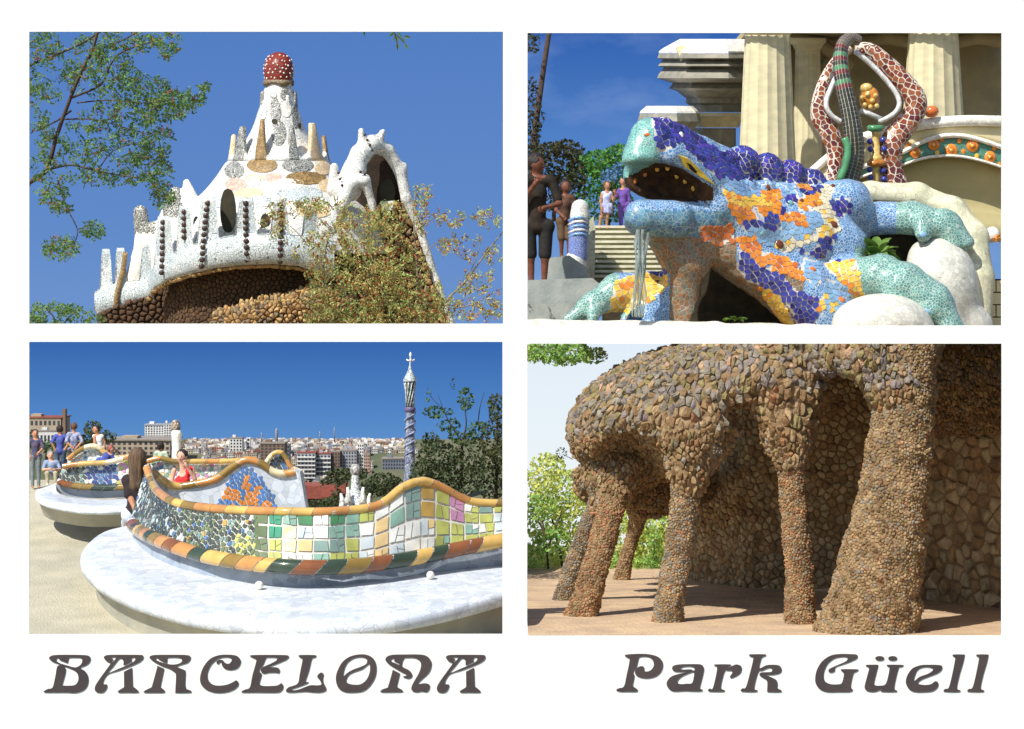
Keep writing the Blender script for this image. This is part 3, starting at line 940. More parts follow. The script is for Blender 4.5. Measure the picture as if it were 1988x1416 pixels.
for cx, cy, hw, hh in ((533, 236, 6, 5.5), (582, 245, 3, 6)):
    roof_panel('round_opening', lens(cx, cy, hw, hh, .9), m_dark, 2.0)

def horn(path, r0, r1, m, name='merlon', flat=0.7):
    A = spline(path, 10)
    n = len(A)
    rad = [r1 + (r0 * 1.9 - r1) * (1 - i / (n - 1)) ** 2.6 for i in range(n)]
    pts = [Q(a[0], a[1], a[2], K1) for a in A]
    t = (pts[-1] - pts[-2]).normalized()
    for f, g in ((0.45, 0.85), (0.8, 0.5), (0.95, 0.12)):
        pts.append(pts[n - 1] + t * rad[n - 1] * f * u1); rad.append(rad[n - 1] * g)
    V, F = tube(pts, [r * u1 for r in rad], 10, 1.0, 1.0)
    return mesh(name, V, F, m, house)
def crown_ring(r, y0, merl, thick, mats, lean=0.0, name='merlon_ring'):
    """ring of rounded merlons with scooped gaps between; merl: (angle deg, top y, half width deg, colour)"""
    cols, fm = [], []
    for ad in np.arange(-150, 151, 2.0):
        top, best, bw = y0, 0, 0
        for q, (c, ty, hw, ci) in enumerate(merl):
            t = abs(ad - c)
            w = 1 - min(1, max(0, (t - hw * .6) / (hw * 2.0)))
            w = w ** 3.0 if t > hw * .6 else 1.0
            if y0 + (ty - y0) * w < top: top = y0 + (ty - y0) * w
            if t < hw * 1.5: best = ci
        a = math.radians(ad); h = y0 - top
        g = lambda rr_, y: Q(541 + rr_ * math.sin(a), y, -rr_ * math.cos(a), K1)
        ro = r - lean * h
        cols.append([g(r - thick - 4, y0 + 8), g(r + 3, y0 + 8), g(r + 1, y0), g(r + (ro - r) * .5, y0 - h * .5), g(ro, top + 2), g(ro - thick * .3, top - 1), g(ro - thick * .8, top - 1), g(ro - thick, top + 2), g(r - thick, y0)])
        fm.append(best)
    n = 9
    return mesh(name, [v for c in cols for v in c], grid_faces(len(cols), n, False, True), mats, house, True, [fm[i // n] for i in range((len(cols) - 1) * n)])
crown_ring(97, 306, [(-128, 270, 7, 2), (-92, 262, 6, 2), (-55, 246, 7, 1), (-22, 232, 4.5, 3), (17, 244, 4.5, 1), (50, 240, 7, 2), (86, 264, 6, 3), (128, 270, 7, 1)], 9, [m_wt, m_speck, m_sand, m_olive], .12)
crown_ring(38, 218, [(-110, 180, 10, 1), (-72, 178, 11, 1), (-18, 190, 8, 1), (30, 186, 8, 0), (74, 178, 12, 1), (112, 180, 10, 0)], 5, [m_wt, m_speck], .05)
# mushroom cap
cp = spline([(0.5, 101), (10, 103), (20, 110), (26.5, 121), (29, 135), (28.5, 147), (27, 156)], 24)
V = [Q(541 + r * math.sin(2 * math.pi * i / 40), y, -r * math.cos(2 * math.pi * i / 40), K1) for i in range(40) for r, y in cp]
cap = mesh('mushroom_cap', V, grid_faces(40, len(cp), True, False), m_red, house)
mb = MB()
rng = np.random.default_rng(3)
for row, y in enumerate((110, 118, 126, 134, 142, 150)):
    r = float(np.interp(y, cp[:, 1], cp[:, 0]))
    n = max(6, int(2 * math.pi * r / 11))
    for i in range(n):
        a = 2 * math.pi * (i + 0.5 * (row % 2)) / n
        a += rng.normal(0, .07); yy = y + rng.normal(0, 1.1); r = float(np.interp(yy, cp[:, 1], cp[:, 0]))
        V, F = ball(Q(541 + r * math.sin(a), yy, -r * math.cos(a), K1), (1.3 + 1.0 * rng.random()) * u1, 7, 4)
        mb.add(V, F)
mb.build('white_dots', m_dot, cap)['kind'] = 'stuff'
V = []
for i in range(40):
    a = 2 * math.pi * i / 40
    for r, y in ((28, 155), (30.5, 159), (30, 164 + 4 * math.sin(a * 4)), (25, 163), (22, 158)):
        V.append(Q(541 + r * math.sin(a), y, -r * math.cos(a), K1))
mesh('cap_collar', V, grid_faces(40, 5, True, False), m_collar, house)

def wave_wall(name, xs, dep, bot, base, merl, m, thick=15, belly=12, parent=house):
    """parapet: a thick curved wall whose top rises into rounded merlons"""
    cols = []
    for x in xs:
        b = float(np.interp(x, [q[0] for q in base], [q[1] for q in base]))
        lo = float(np.interp(x, [q[0] for q in bot], [q[1] for q in bot]))
        top = b
        for cx, ty, hw in merl:
            t = abs(x - cx)
            w = 1 - min(1, max(0, (t - hw * 0.72) / (hw * 0.62)))
            w = w * w * (3 - 2 * w)
            top = min(top, b + (ty - b) * w)
        d = dep(x)
        h1 = lo - b
        col = [(x, lo, d + thick), (x, lo + 2, d + 2), (x, lo - h1 * 0.12, d - belly * 0.5), (x, lo - h1 * 0.4, d - belly), (x, lo - h1 * 0.7, d - belly * 0.8), (x, b + 3, d - belly * 0.2), (x, b, d)]
        for f in (0.2, 0.45, 0.7, 0.9):
            col.append((x, b + (top - b) * f, d + 1.5 - 3 * f))
        col += [(x, top + 0.8, d - 1.5), (x, top - 1.6, d + thick * 0.3), (x, top - 1.6, d + thick * 0.7), (x, top + 1, d + thick), (x, b, d + thick)]
        cols.append([Q(*c, K1) for c in col])
    V = [v for c in cols for v in c]
    n = len(cols[0])
    F = grid_faces(len(cols), n, False, True)
    F.append(tuple(reversed(range(n)))); F.append(tuple((len(cols) - 1) * n + i for i in range(n)))
    return mesh(name, V, [tuple(reversed(f)) for f in F], m, parent)
def ring(x, r=262): return -math.sqrt(max(100.0, r * r - (x - 541) ** 2))
main_bot = [(285, 580), (300, 560), (330, 542), (380, 528), (420, 519), (470, 513), (530, 511), (580, 515), (605, 524), (650, 540)]
main_base = [(285, 548), (300, 514), (330, 496), (360, 480), (400, 468), (450, 458), (520, 455), (605, 458), (650, 470)]
main_merl = [(318, 421, 15), (358, 402, 13), (404, 386, 17), (478, 386, 17), (543, 390, 15), (603, 402, 14)]
parapet = wave_wall('parapet', np.arange(285, 651, 2.0), ring, main_bot, main_base, main_merl, m_gt)
left_bot = [(183, 600), (192, 613), (230, 604), (262, 592), (300, 580)]
left_base = [(183, 570), (200, 556), (215, 552), (250, 546), (300, 540)]
wave_wall('side_parapet', np.arange(183, 301, 2.0), lambda x: 70 - (x - 183) * 0.35, left_bot, left_base, [(206, 485, 10), (234, 483, 10), (287, 473, 13)], m_gt)
# medallions strung down the merlons
def medal(x, y, d, r=5.2, m=m_medal, par=parapet):
    V, F = ball((0, 0, 0), r * u1, 10, 5, (1, 0.45, 1))
    c = Q(x, y, d, K1)
    mesh('medallion', [Vector(v) + c for v in V], F, m, par)
for cx, y0, y1, sl in ((318, 432, 540, -.06), (358, 412, 470, -.04), (404, 395, 526, -.12), (478, 395, 512, 0), (543, 398, 508, .02)):
    y = y0
    while y < y1:
        b = float(np.interp(cx, [q[0] for q in main_base], [q[1] for q in main_base]))
        dd = ring(cx) - (3 if y < b else 3 + 11 * math.sin(min(1, (y - b) / 50) * math.pi))
        medal(cx + sl * (y - y0) + (1.5 * math.sin(y)), y, dd)
        y += 12.2
for x, y in ((350, 577), (362, 566), (376, 560), (392, 556), (348, 599), (348, 617)):
    medal(x, y, 12, 6.0, m_medal2, house)
# ribbon of dark tile up the side merlon
V, F = tube([Q(x, y, d, K1) for x, y, d in spline([(226, 612, 44), (226, 580, 38), (232, 550, 42), (240, 520, 46), (243, 490, 48)], 16)], 5 * u1, 8, 0.6, 1)
mesh('tile_band', V, F, m_olive, house)

# white roof humps behind the side parapet
V, F = blob([('cap', (272, 412, 60), (280, 470, 60), 13, 17), ('cap', (280, 470, 60), (258, 545, 60), 17, 16), ('cap', (300, 445, 40), (318, 520, 30), 15, 22), ('cap', (340, 420, 30), (330, 490, 20), 26, 30),
             ('cap', (362, 354, 60), (374, 410, 50), 7, 24), ('cap', (340, 375, 60), (330, 430, 50), 12, 24), ('cap', (374, 410, 50), (380, 480, 20), 24, 40), ('cap', (320, 520, 40), (300, 560, 60), 25, 20)], K1, 4.5, 9)
hump = mesh('roof_hump', V, F, m_wt2, house)
tl = cells(V, F, 5.5 * u1, lambda x, y, p, n: ('s' if (x < 302 and y < 452) or (318 < x < 352 and y < 425) else None), 0.05, 0.07, seed=5, view=(183, 340, 420, 560))
emit(tl, 'roof_tile', hump, {'s': m_speck}, 60, 'roof_tiles')

# dormer gable with horns
V, F = blob([('cap', (648, 430, -150), (664, 365, -150), 17, 17), ('cap', (664, 365, -150), (700, 300, -130), 17, 20), ('cap', (700, 300, -130), (722, 280, -110), 20, 17), ('cap', (722, 280, -110), (752, 292, -90), 17, 13),
             ('cap', (752, 292, -90), (777, 332, -80), 13, 12), ('cap', (777, 332, -80), (789, 385, -80), 12, 11), ('cap', (789, 385, -80), (813, 440, -70), 11, 9), ('cap', (813, 440, -70), (846, 545, -60), 9, 8), ('cap', (846, 545, -60), (880, 640, -50), 8, 8),
             ('cap', (704, 290, -125), (701, 254, -125), 10, 6), ('cap', (733, 278, -105), (743, 256, -105), 11, 6), ('cap', (780, 334, -80), (785, 322, -80), 10, 6), ('cap', (645, 370, -155), (649, 324, -150), 11, 8),
             ('cap', (664, 400, -170), (684, 356, -172), 13, 12), ('cap', (684, 356, -172), (708, 350, -168), 12, 11), ('cap', (708, 350, -168), (722, 395, -160), 11, 7), ('cap', (690, 330, -140), (680, 370, -150), 22, 22), ('cap', (722, 395, -160), (726, 420, -160), 7, 6)],
            K1, 4.2, 6)
mesh('dormer_hood', V, F, m_wt, house)
for x, y, d in ((708, 262, -137), (713, 272, -138), (718, 282, -138), (722, 292, -136), (657, 336, -166), (660, 348, -168), (664, 360, -172), (668, 372, -176), (700, 334, -180), (708, 338, -178)):
    medal(x, y, d, 2.8, m_medal, house)
V, F = prism([(690, 345), (716, 300), (745, 300), (770, 340), (782, 400), (808, 450), (838, 545), (872, 650), (590, 650), (600, 470), (655, 430)], K1 + (-70) * K1 / 3000, 2.0)
gw = mesh('gable_wall', V, F, m_mortar, house, False)
def stonekey(seed):
    r = np.random.default_rng(seed)
    return lambda x, y, p, n: int(r.choice([0, 0, 1, 1, 2, 3]))
tl = cells(V, F, 10 * u1, stonekey(11), 0.06, 0.25, 0.5, 0.2, seed=8, view=(600, 415, 976, 640), rough=.5, facing=0.2)
emit(tl, 'stone', gw, m_st, 160, 'small_stones')
V, F = prism(lens(752, 372, 15, 24, .8), K1 - 90 * K1 / 3000, 0.4)
mesh('dormer_opening', V, F, m_dark, house, False)
V, F = prism([(738, 392), (764, 390), (762, 408), (742, 410)], K1 - 105 * K1 / 3000, 0.5)
mesh('dormer_sill', V, F, m_wt2, house, False)
# dark slots between the merlons
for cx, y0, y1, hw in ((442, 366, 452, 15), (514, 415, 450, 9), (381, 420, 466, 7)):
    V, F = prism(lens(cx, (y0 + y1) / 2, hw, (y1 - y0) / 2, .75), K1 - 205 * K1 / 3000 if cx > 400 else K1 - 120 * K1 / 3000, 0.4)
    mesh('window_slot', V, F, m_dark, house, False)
# stone drum under the parapet
V = []
xs = np.linspace(-1.5, 1.5, 40)
for a in xs:
    for y in (500, 540, 580, 620, 660):
        V.append(Q(520 + 200 * math.sin(a), y, -185 * math.cos(a), K1))
F = grid_faces(40, 5)
F = [tuple(reversed(f)) for f in F]
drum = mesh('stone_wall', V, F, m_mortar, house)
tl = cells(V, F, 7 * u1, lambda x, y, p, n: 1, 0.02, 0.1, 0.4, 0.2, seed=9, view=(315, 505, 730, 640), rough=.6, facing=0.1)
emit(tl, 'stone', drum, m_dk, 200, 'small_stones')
V, F = blob([('cap', (440, 640, -225), (520, 622, -240), 36, 34), ('cap', (520, 622, -240), (600, 606, -225), 34, 40), ('cap', (600, 606, -225), (640, 590, -190), 40, 46), ('cap', (480, 608, -215), (540, 596, -220), 18, 20), ('cap', (430, 650, -200), (640, 655, -200), 30, 30)], K1, 6, 14, warp=lambda X: 5 * vnoise(X, 22, 4))
rk = mesh('sunlit_stone_bulge', V, F, m_mortar, drum)  # added bulge, brought forward so the low stones catch the sun
tl = cells(V, F, 6.5 * u1, lambda x, y, p, n: int(rng.choice([0, 2, 2, 3])), 0.03, 0.16, 0.8, 0.2, seed=19, view=(420, 560, 700, 640), rough=.7, jit=.5, facing=0)
emit(tl, 'stone', rk, m_st, 120, 'small_stones')
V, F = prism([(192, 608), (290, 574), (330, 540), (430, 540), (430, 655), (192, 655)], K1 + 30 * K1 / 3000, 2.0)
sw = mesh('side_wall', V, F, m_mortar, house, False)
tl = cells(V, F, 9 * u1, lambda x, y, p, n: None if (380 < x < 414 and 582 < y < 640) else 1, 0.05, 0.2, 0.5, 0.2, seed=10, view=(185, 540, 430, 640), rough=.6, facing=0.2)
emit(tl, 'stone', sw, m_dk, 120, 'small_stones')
V, F = prism([(380, 583), (414, 583), (414, 650), (380, 650)], K1 + 22 * K1 / 3000, 0.3)
wf = mesh('window', V, F, mat('dark_frame', (58, 48, 40), None, rough=.7), house, False)
V, F = prism([(389, 588), (407, 588), (407, 626), (389, 626)], K1 + 20.5 * K1 / 3000, 0.05)
mesh('pane', V, F, mat('window_glass', (96, 120, 140), (60, 84, 104), 1, 0.06, spec=0.8), wf, False)
# ragged stone lip along the cornice
mb = MB()
rng = np.random.default_rng(4)
for x in np.arange(290, 640, 5.5):
    lo = float(np.interp(x, [q[0] for q in main_bot], [q[1] for q in main_bot]))
    V, F = ball(Q(x, lo + 4 + rng.random() * 3, ring(x) + 8 + rng.random() * 6, K1), (4 + 2 * rng.random()) * u1, 6, 4, (1.1, 1, .8))
    mb.add(V, F)
for x in np.arange(195, 300, 6):
    lo = float(np.interp(x, [q[0] for q in left_bot], [q[1] for q in left_bot]))
    V, F = ball(Q(x, lo + 3 + rng.random() * 3, 70 - (x - 183) * .35 + 10, K1), (4 + 2 * rng.random()) * u1, 6, 4, (1.1, 1, .8))
    mb.add(V, F)
mb.build('cornice_stones', m_st[0], house, False)['kind'] = 'stuff'

# ---- trees of the first window
m_bark = mat('bark', (92, 76, 66), (70, 58, 52), 2, 0.9, 0.3, 8)
m_leafA = mat('leaf_green', (124, 154, 82), (98, 134, 84), 0.35, 0.55, var=0.35, hue=0.035, transl=0.35, spec=.3)
m_leafB = mat('leaf_olive', (206, 198, 122), (160, 178, 106), 0.35, 0.55, var=0.35, hue=0.04, transl=0.35, spec=.3)
m_pod = mat('seed_pod', (190, 108, 66), (160, 74, 54), 1.5, 0.6, var=0.3, hue=0.02, transl=0.2)
def spray(mb, rng, c, k, ln, sz, m=0, down=0.5):
    d = Vector(rng.normal(0, 1, 3)); d.z -= down; d.normalize()
    w = d.cross(Vector(rng.normal(0, 1, 3))).normalized()
    u = k / 100
    n = int(rng.integers(4, 7))
    for i in range(n):
        q = c + d * (ln * u * (i / n - 0.5))
        for s in (-1, 1):
            leaf(mb, rng, q + w * s * sz * u * 0.55, sz * u * (0.8 + 0.5 * rng.random()), 0.5, m, 0.1, w * s + d * 0.5 + Vector(rng.normal(0, .25, 3)))
def pods(mb, rng, c, k, n, sp=6):
    u = k / 100
    for _ in range(n):
        o = c + Vector(rng.normal(0, sp * u * .6, 3))
        leaf(mb, rng, o, (6 + 3 * rng.random()) * u, 0.4, 0, 1.2)
def crown(tree, rng, clumps, k, kd, leafm, ln=18, sz=5.5, dens=1.0, podf=0.18, name='foliage'):
    mb, pb = MB(), MB()
    for x, y, rx, ry, n in clumps:
        for _ in range(int(n * dens)):
            a = rng.random() * 2 * math.pi; r = math.sqrt(rng.random())
            c = P(x + rx * r * math.cos(a), y + ry * r * math.sin(a), k + rng.normal(0, kd))
            spray(mb, rng, c, k, ln, sz)
            if rng.random() < podf: pods(pb, rng, c, k, 4)
    mb.build(name, leafm, tree, False)['kind'] = 'stuff'
    if pb.v: pb.build('seed_pods', m_pod, tree, False)['kind'] = 'stuff'
def limbs(tree, lst, k, m=None, d=0.0):
    for pts, r0, r1 in lst:
        mb = MB(); branchy(mb, pts, k, r0, r1, 0, d)
        mb.build('branch', m or m_bark, tree)
rng = np.random.default_rng(21)
t = thing('pod_tree', 'feathery green tree with bare dark limbs, spread against blue sky beside the mosaic roof', 'tree', P(30, 640, 3.4))
mb = MB(); branchy(mb, [(20, 660), (24, 520), (30, 420), (57, 352)], 3.4, 9, 5); mb.build('trunk', m_bark, t)
limbs(t, [([(50, 358), (90, 332), (108, 270), (135, 195), (160, 135), (180, 98), (192, 50)], 4.6, 2.4), ([(40, 135), (75, 120), (110, 106), (160, 84), (200, 58)], 3, 1.6), ([(140, 190), (195, 165), (215, 125), (240, 100), (300, 80)], 2.4, 1.2),
          ([(90, 330), (140, 321), (200, 335), (270, 346)], 2.6, 1.1), ([(122, 232), (180, 232), (235, 246), (290, 262)], 1.8, .8), ([(112, 350), (128, 400), (150, 446), (143, 478)], 1.6, .8), ([(150, 446), (170, 440), (190, 437)], 1.0, .6),
          ([(138, 215), (110, 235), (70, 255)], 2.2, 1.2), ([(180, 100), (230, 82), (280, 55)], 1.8, .9), ([(150, 200), (210, 195), (290, 200), (360, 190)], 1.6, .7), ([(190, 330), (225, 290), (300, 270)], 1.3, .6)], 3.4, d=-0.05)
crown(t, rng, [(90, 90, 38, 30, 22), (220, 85, 80, 32, 50), (325, 85, 26, 30, 22), (200, 150, 80, 42, 50), (270, 175, 60, 32, 42), (350, 195, 46, 20, 34), (396, 172, 10, 8, 5), (312, 218, 46, 22, 34), (230, 232, 74, 32, 42), (85, 185, 32, 28, 14), (78, 240, 22, 26, 10),
               (140, 285, 70, 42, 46), (250, 290, 48, 32, 34), (300, 330, 34, 44, 34), (200, 345, 90, 16, 32), (85, 325, 28, 28, 16), (105, 378, 30, 24, 18), (120, 405, 18, 12, 8), (182, 448, 20, 22, 16), (118, 482, 36, 20, 26), (318, 385, 22, 18, 14), (310, 275, 30, 26, 18), (150, 120, 60, 40, 24), (70, 150, 20, 40, 10)], 3.4, 0.06, m_leafA, ln=20, sz=7.4, dens=1.85)
t = thing('bush', 'low dark green shrub at the foot of the side parapet, under blue sky', 'shrub', P(110, 640, 3.9))
limbs(t, [([(100, 660), (105, 620), (90, 600)], 2, 1), ([(110, 660), (130, 620), (150, 605)], 2, 1)], 3.9)
crown(t, rng, [(95, 612, 45, 26, 60), (150, 612, 30, 18, 26), (70, 620, 20, 20, 20), (185, 622, 20, 8, 8)], 3.9, 0.05, m_leafA, 16, 7, podf=0)
t = thing('hanging_twig', 'small green twig dangling against plain blue sky from the top edge', 'twig', P(770, 62, 3.6))
limbs(t, [([(752, 40), (765, 62), (772, 92)], 1.6, .9), ([(765, 64), (780, 78), (790, 90)], 1, .6), ([(705, 50), (707, 66)], 1, .6)], 3.6)
mb = MB()
for x, y, dx, dy in ((771, 75, .1, -1), (772, 90, 0, -1), (782, 78, .6, -1), (788, 90, .5, -1), (760, 66, -.7, -.6), (790, 72, 1, -.1), (706, 64, 0, -1), (776, 66, .5, -.8), (764, 74, -.3, -1)):
    leaf(mb, rng, P(x, y, 3.6), 17 * .036, .4, 0, 0, (dx, .1, dy))
mb.build('foliage', m_leafA, t, False)['kind'] = 'stuff'
rng = np.random.default_rng(22)
t = thing('pod_tree', 'olive green tree full of rust coloured seed pods, growing in front of the horned dormer', 'tree', P(720, 650, 3.75))
limbs(t, [([(690, 670), (700, 600), (725, 520), (740, 440)], 4, 1.5), ([(640, 670), (640, 600), (628, 520), (640, 450)], 2.4, 1), ([(800, 670), (812, 600), (808, 500), (803, 420), (806, 372)], 3, .9), ([(890, 670), (860, 600), (905, 545), (945, 490), (985, 440)], 2.8, 1.2),
          ([(812, 540), (830, 490), (850, 470)], 1.2, .6), ([(720, 530), (690, 470), (660, 430)], 1.8, .7), ([(905, 545), (925, 500), (935, 460)], 1.2, .6), ([(806, 450), (840, 425), (850, 420)], 1, .5), ([(760, 670), (750, 580), (700, 520)], 2, .8), ([(600, 480), (575, 450), (540, 420)], 1, .5),
          ([(880, 600), (920, 590), (975, 560)], 1.4, .7)], 3.75, mat('bark_pale', (150, 138, 116), (118, 106, 90), 2, .9))
crown(t, rng, [(640, 470, 42, 50, 70), (705, 450, 50, 46, 80), (720, 520, 60, 50, 95), (690, 575, 90, 50, 120), (625, 560, 36, 60, 66), (780, 530, 52, 70, 100), (820, 590, 46, 46, 64), (565, 412, 40, 22, 22), (530, 430, 22, 36, 16), (822, 372, 22, 10, 9), (815, 420, 16, 40, 20),
               (870, 425, 36, 20, 16), (895, 480, 44, 26, 24), (945, 425, 28, 18, 14), (930, 560, 42, 36, 30), (880, 605, 60, 26, 40), (960, 605, 20, 20, 14), (640, 405, 46, 20, 26), (760, 430, 36, 36, 46), (575, 480, 22, 26, 8), (955, 500, 20, 20, 8), (600, 400, 30, 14, 10), (740, 610, 90, 26, 90), (640, 615, 50, 20, 50)], 3.75, 0.07, m_leafB, 22, 6.4, 1.2, 0.7)
# ------------------------------------------------------------------ second window: mosaic lizard on the fountain stair
K2 = 3.9
u2 = K2 / 100
def tmat(n, c1, c2=None, v=9.0, g=(216, 214, 204), gw=.08): return mat(n, c1, c2 or tuple(int(q * .85) for q in c1), 2.2, .28, .3, voro=v, grout=g, gw=gw, coat=.3)
m_teal = tmat('teal_mosaic', (108, 176, 164), (80, 146, 142), 4.4, (168, 200, 190), .09)
m_blue = tmat('blue_mosaic', (98, 146, 194), (66, 112, 168), 4.6, (178, 198, 214), .1)
m_green = tmat('green_mosaic', (110, 160, 148), (72, 126, 122), 4.4, (176, 198, 188), .1)
m_throat = tmat('throat_mosaic', (92, 144, 164), (70, 108, 150), 2.8, (150, 166, 160), .07)
m_brownm = tmat('brown_mosaic', (120, 84, 52), (84, 66, 50), 4.0, (74, 62, 50), .06)
m_chest = tmat('chest_mosaic', (104, 108, 96), (146, 94, 50), 2.9, (150, 138, 116), .07)
m_mouth = mat('mouth_lining', (46, 32, 24), (84, 58, 32), 1.4, .9, .6, 3)  # dark brown, deepened to put shade inside the mouth
m_grout = mat('pale_grout', (214, 208, 196), (196, 192, 184), 2, .8)
def tile(n, c, var=.14, hue=.012): return mat('glaze_' + n, c, tuple(int(q * .88) for q in c), 1.5, .22, .05, 4, var=var, hue=hue, coat=.35)
TL = {'purple': tile('violet', (66, 62, 158), .3, .02), 'orange': tile('orange', (240, 150, 44)), 'yellow': tile('yellow', (246, 202, 78)), 'pale': tile('cream', (240, 230, 196), .08), 'sky': tile('sky', (140, 180, 222)),
      'brown': tile('brown', (112, 64, 40), .2), 'lteal': tile('sea', (128, 190, 190)), 'rust': tile('rust', (206, 116, 48), .2), 'indigo': tile('indigo', (50, 46, 120), .3, .02), 'white': tile('white', (244, 240, 226), .06)}
REG = [   # (photo outline, colour) first match wins
    ([(1355, 438), (1426, 438), (1424, 468), (1395, 478), (1360, 462)], 'rust'),
    ([(1262, 222), (1300, 222), (1350, 258), (1400, 296), (1450, 282), (1612, 320), (1606, 352), (1560, 360), (1500, 350), (1424, 350), (1388, 342), (1352, 308), (1322, 274), (1296, 292), (1277, 296)], 'purple'),
    ([(1398, 362), (1420, 372), (1444, 384), (1480, 378), (1502, 400), (1450, 405), (1418, 402)], 'yellow'), ([(1418, 402), (1465, 402), (1472, 424), (1434, 436)], 'orange'),
    ([(1466, 402), (1500, 396), (1506, 412), (1476, 424)], 'orange'), ([(1432, 436), (1474, 422), (1484, 442), (1446, 446)], 'purple'), ([(1478, 372), (1520, 368), (1512, 412), (1490, 404)], 'orange'),
    ([(1478, 416), (1512, 392), (1524, 410), (1506, 446), (1484, 448)], 'purple'), ([(1506, 418), (1532, 412), (1568, 420), (1564, 440), (1510, 434)], 'orange'), ([(1522, 380), (1548, 372), (1552, 392), (1528, 398)], 'purple'),
    ([(1548, 384), (1592, 376), (1596, 396), (1550, 412)], 'orange'), ([(1546, 336), (1580, 344), (1576, 370), (1552, 366)], 'orange'), ([(1556, 368), (1596, 358), (1596, 374), (1560, 382)], 'purple'),
    ([(1596, 356), (1622, 360), (1612, 396), (1630, 440), (1626, 452), (1520, 492), (1504, 474), (1580, 456), (1600, 430), (1578, 402)], 'pale'),
    ([(1598, 404), (1625, 384), (1652, 388), (1652, 412), (1630, 424)], 'purple'), ([(1572, 492), (1596, 464), (1624, 450), (1616, 482), (1590, 504), (1536, 482)], 'purple'),
    ([(1428, 458), (1462, 460), (1496, 506), (1474, 524), (1440, 484)], 'orange'), ([(1438, 484), (1456, 492), (1494, 524), (1500, 560), (1452, 548), (1430, 520)], 'purple'),
    ([(1478, 488), (1542, 508), (1566, 548), (1500, 522)], 'orange'), ([(1478, 520), (1502, 520), (1548, 568), (1588, 578), (1586, 640), (1550, 640), (1535, 602), (1500, 562)], 'purple'),
    ([(1470, 548), (1500, 560), (1530, 602), (1548, 640), (1515, 625), (1490, 590)], 'yellow'), ([(1596, 508), (1662, 505), (1674, 560), (1688, 588), (1650, 582), (1640, 550), (1612, 530)], 'yellow'),
    ([(1588, 580), (1606, 572), (1602, 606), (1590, 610)], 'yellow'), ([(1614, 590), (1624, 588), (1624, 606), (1612, 606)], 'yellow'),
    ([(1620, 506), (1632, 506), (1618, 532), (1608, 530)], 'purple'), ([(1560, 500), (1592, 508), (1600, 545), (1580, 560), (1552, 530)], 'sky'), ([(1600, 540), (1640, 552), (1656, 592), (1642, 612), (1600, 600)], 'sky'),
    ([(1484, 450), (1520, 436), (1576, 404), (1600, 428), (1580, 454), (1500, 474)], 'sky'), ([(1400, 345), (1545, 345), (1545, 380), (1444, 384), (1398, 360)], 'sky'), ([(1440, 444), (1500, 446), (1508, 480), (1468, 470)], 'sky'),
    ([(1195, 545), (1250, 528), (1296, 538), (1292, 562), (1240, 600), (1180, 612)], 'yellow'), ([(1252, 524), (1296, 528), (1296, 540), (1262, 536)], 'purple'), ([(1236, 566), (1262, 560), (1250, 590), (1216, 620), (1204, 618)], 'lteal')]
def lizcol(x, y):
    for p, c in REG:
        if pip(x, y, p): return c
    return None
def lizbase(x, y, d, n):
    if x < 1278 and y < 352: return 'teal'
    if x < 1400 and y < 400: return 'blue'
    if y < 440 and x < 1425: return 'throat' if y > 408 else 'blue'
    if x < 1200 and y > 530: return 'green'
    if x < 1300 and y > 530: return 'blue'
    if x < 1430 and y > 438: return 'throat' if y < 462 else 'chest'
    if x > 1660 and y > 350: return 'green' if x > 1740 or y > 480 else 'blue'
    if x < 1560 and y > 520: return 'chest'
    return 'blue'
liz = thing('mosaic_lizard', 'giant lizard fountain covered in blue, violet and orange mosaic with its dark mouth open', 'fountain', Q(1480, 632, 60, K2))
prims = [('cap', (1264, 274, -60), (1390, 372, 30), 42, 60), ('cap', (1246, 310, -74), (1262, 266, -62), 39, 34), ('cap', (1300, 300, -60), (1370, 350, 0), 36, 42), ('cap', (1252, 340, 0), (1390, 385, 50), 42, 50), ('cap', (1250, 300, -20), (1300, 320, 20), 40, 50), ('cap', (1300, 272, -30), (1400, 330, 60), 36, 44),
         ('cap', (1268, 446, -30), (1330, 510, 0), 24, 44), ('cap', (1396, 398, 20), (1450, 440, 60), 56, 72),
         ('cap', (1450, 432, 80), (1540, 462, 130), 84, 110), ('cap', (1540, 462, 130), (1620, 450, 190), 106, 66), ('cap', (1345, 470, 10), (1322, 560, 0), 52, 34), ('cap', (1322, 560, 0), (1336, 640, 0), 34, 40),
         ('cap', (1420, 480, 40), (1560, 570, 60), 56, 66), ('cap', (1560, 570, 60), (1620, 630, 60), 66, 60),
         # legs
         ('cap', (1630, 540, 70), (1712, 536, 30), 40, 40), ('cap', (1712, 536, 30), (1752, 552, 5), 40, 40), ('cap', (1742, 556, 0), (1742, 596, -20), 30, 25), ('cap', (1764, 548, 0), (1816, 584, -10), 36, 31), ('cap', (1816, 584, -10), (1852, 650, -20), 31, 26), ('cap', (1786, 574, -15), (1806, 606, -30), 22, 19),
         ('cap', (1690, 424, 190), (1770, 424, 170), 32, 31), ('cap', (1770, 424, 170), (1836, 438, 150), 31, 30), ('cap', (1836, 438, 150), (1876, 470, 140), 28, 17), ('cap', (1792, 432, 140), (1792, 454, 120), 22, 17), ('cap', (1846, 452, 140), (1850, 478, 130), 16, 12),
         ('cap', (1280, 570, 30), (1200, 566, 10), 42, 36), ('cap', (1200, 566, 10), (1150, 592, -10), 30, 24), ('cap', (1150, 592, -10), (1104, 622, -20), 20, 12), ('cap', (1160, 590, -15), (1150, 618, -40), 18, 12), ('cap', (1270, 590, 10), (1250, 640, 0), 42, 50),
         # tail folds
         ('cap', (1648, 392, 150), (1656, 410, 165), 42, 40), ('cap', (1600, 398, 150), (1648, 392, 150), 46, 42), ('cap', (1624, 464, 100), (1642, 478, 100), 44, 44), ('cap', (1560, 488, 110), (1624, 468, 100), 56, 44)]
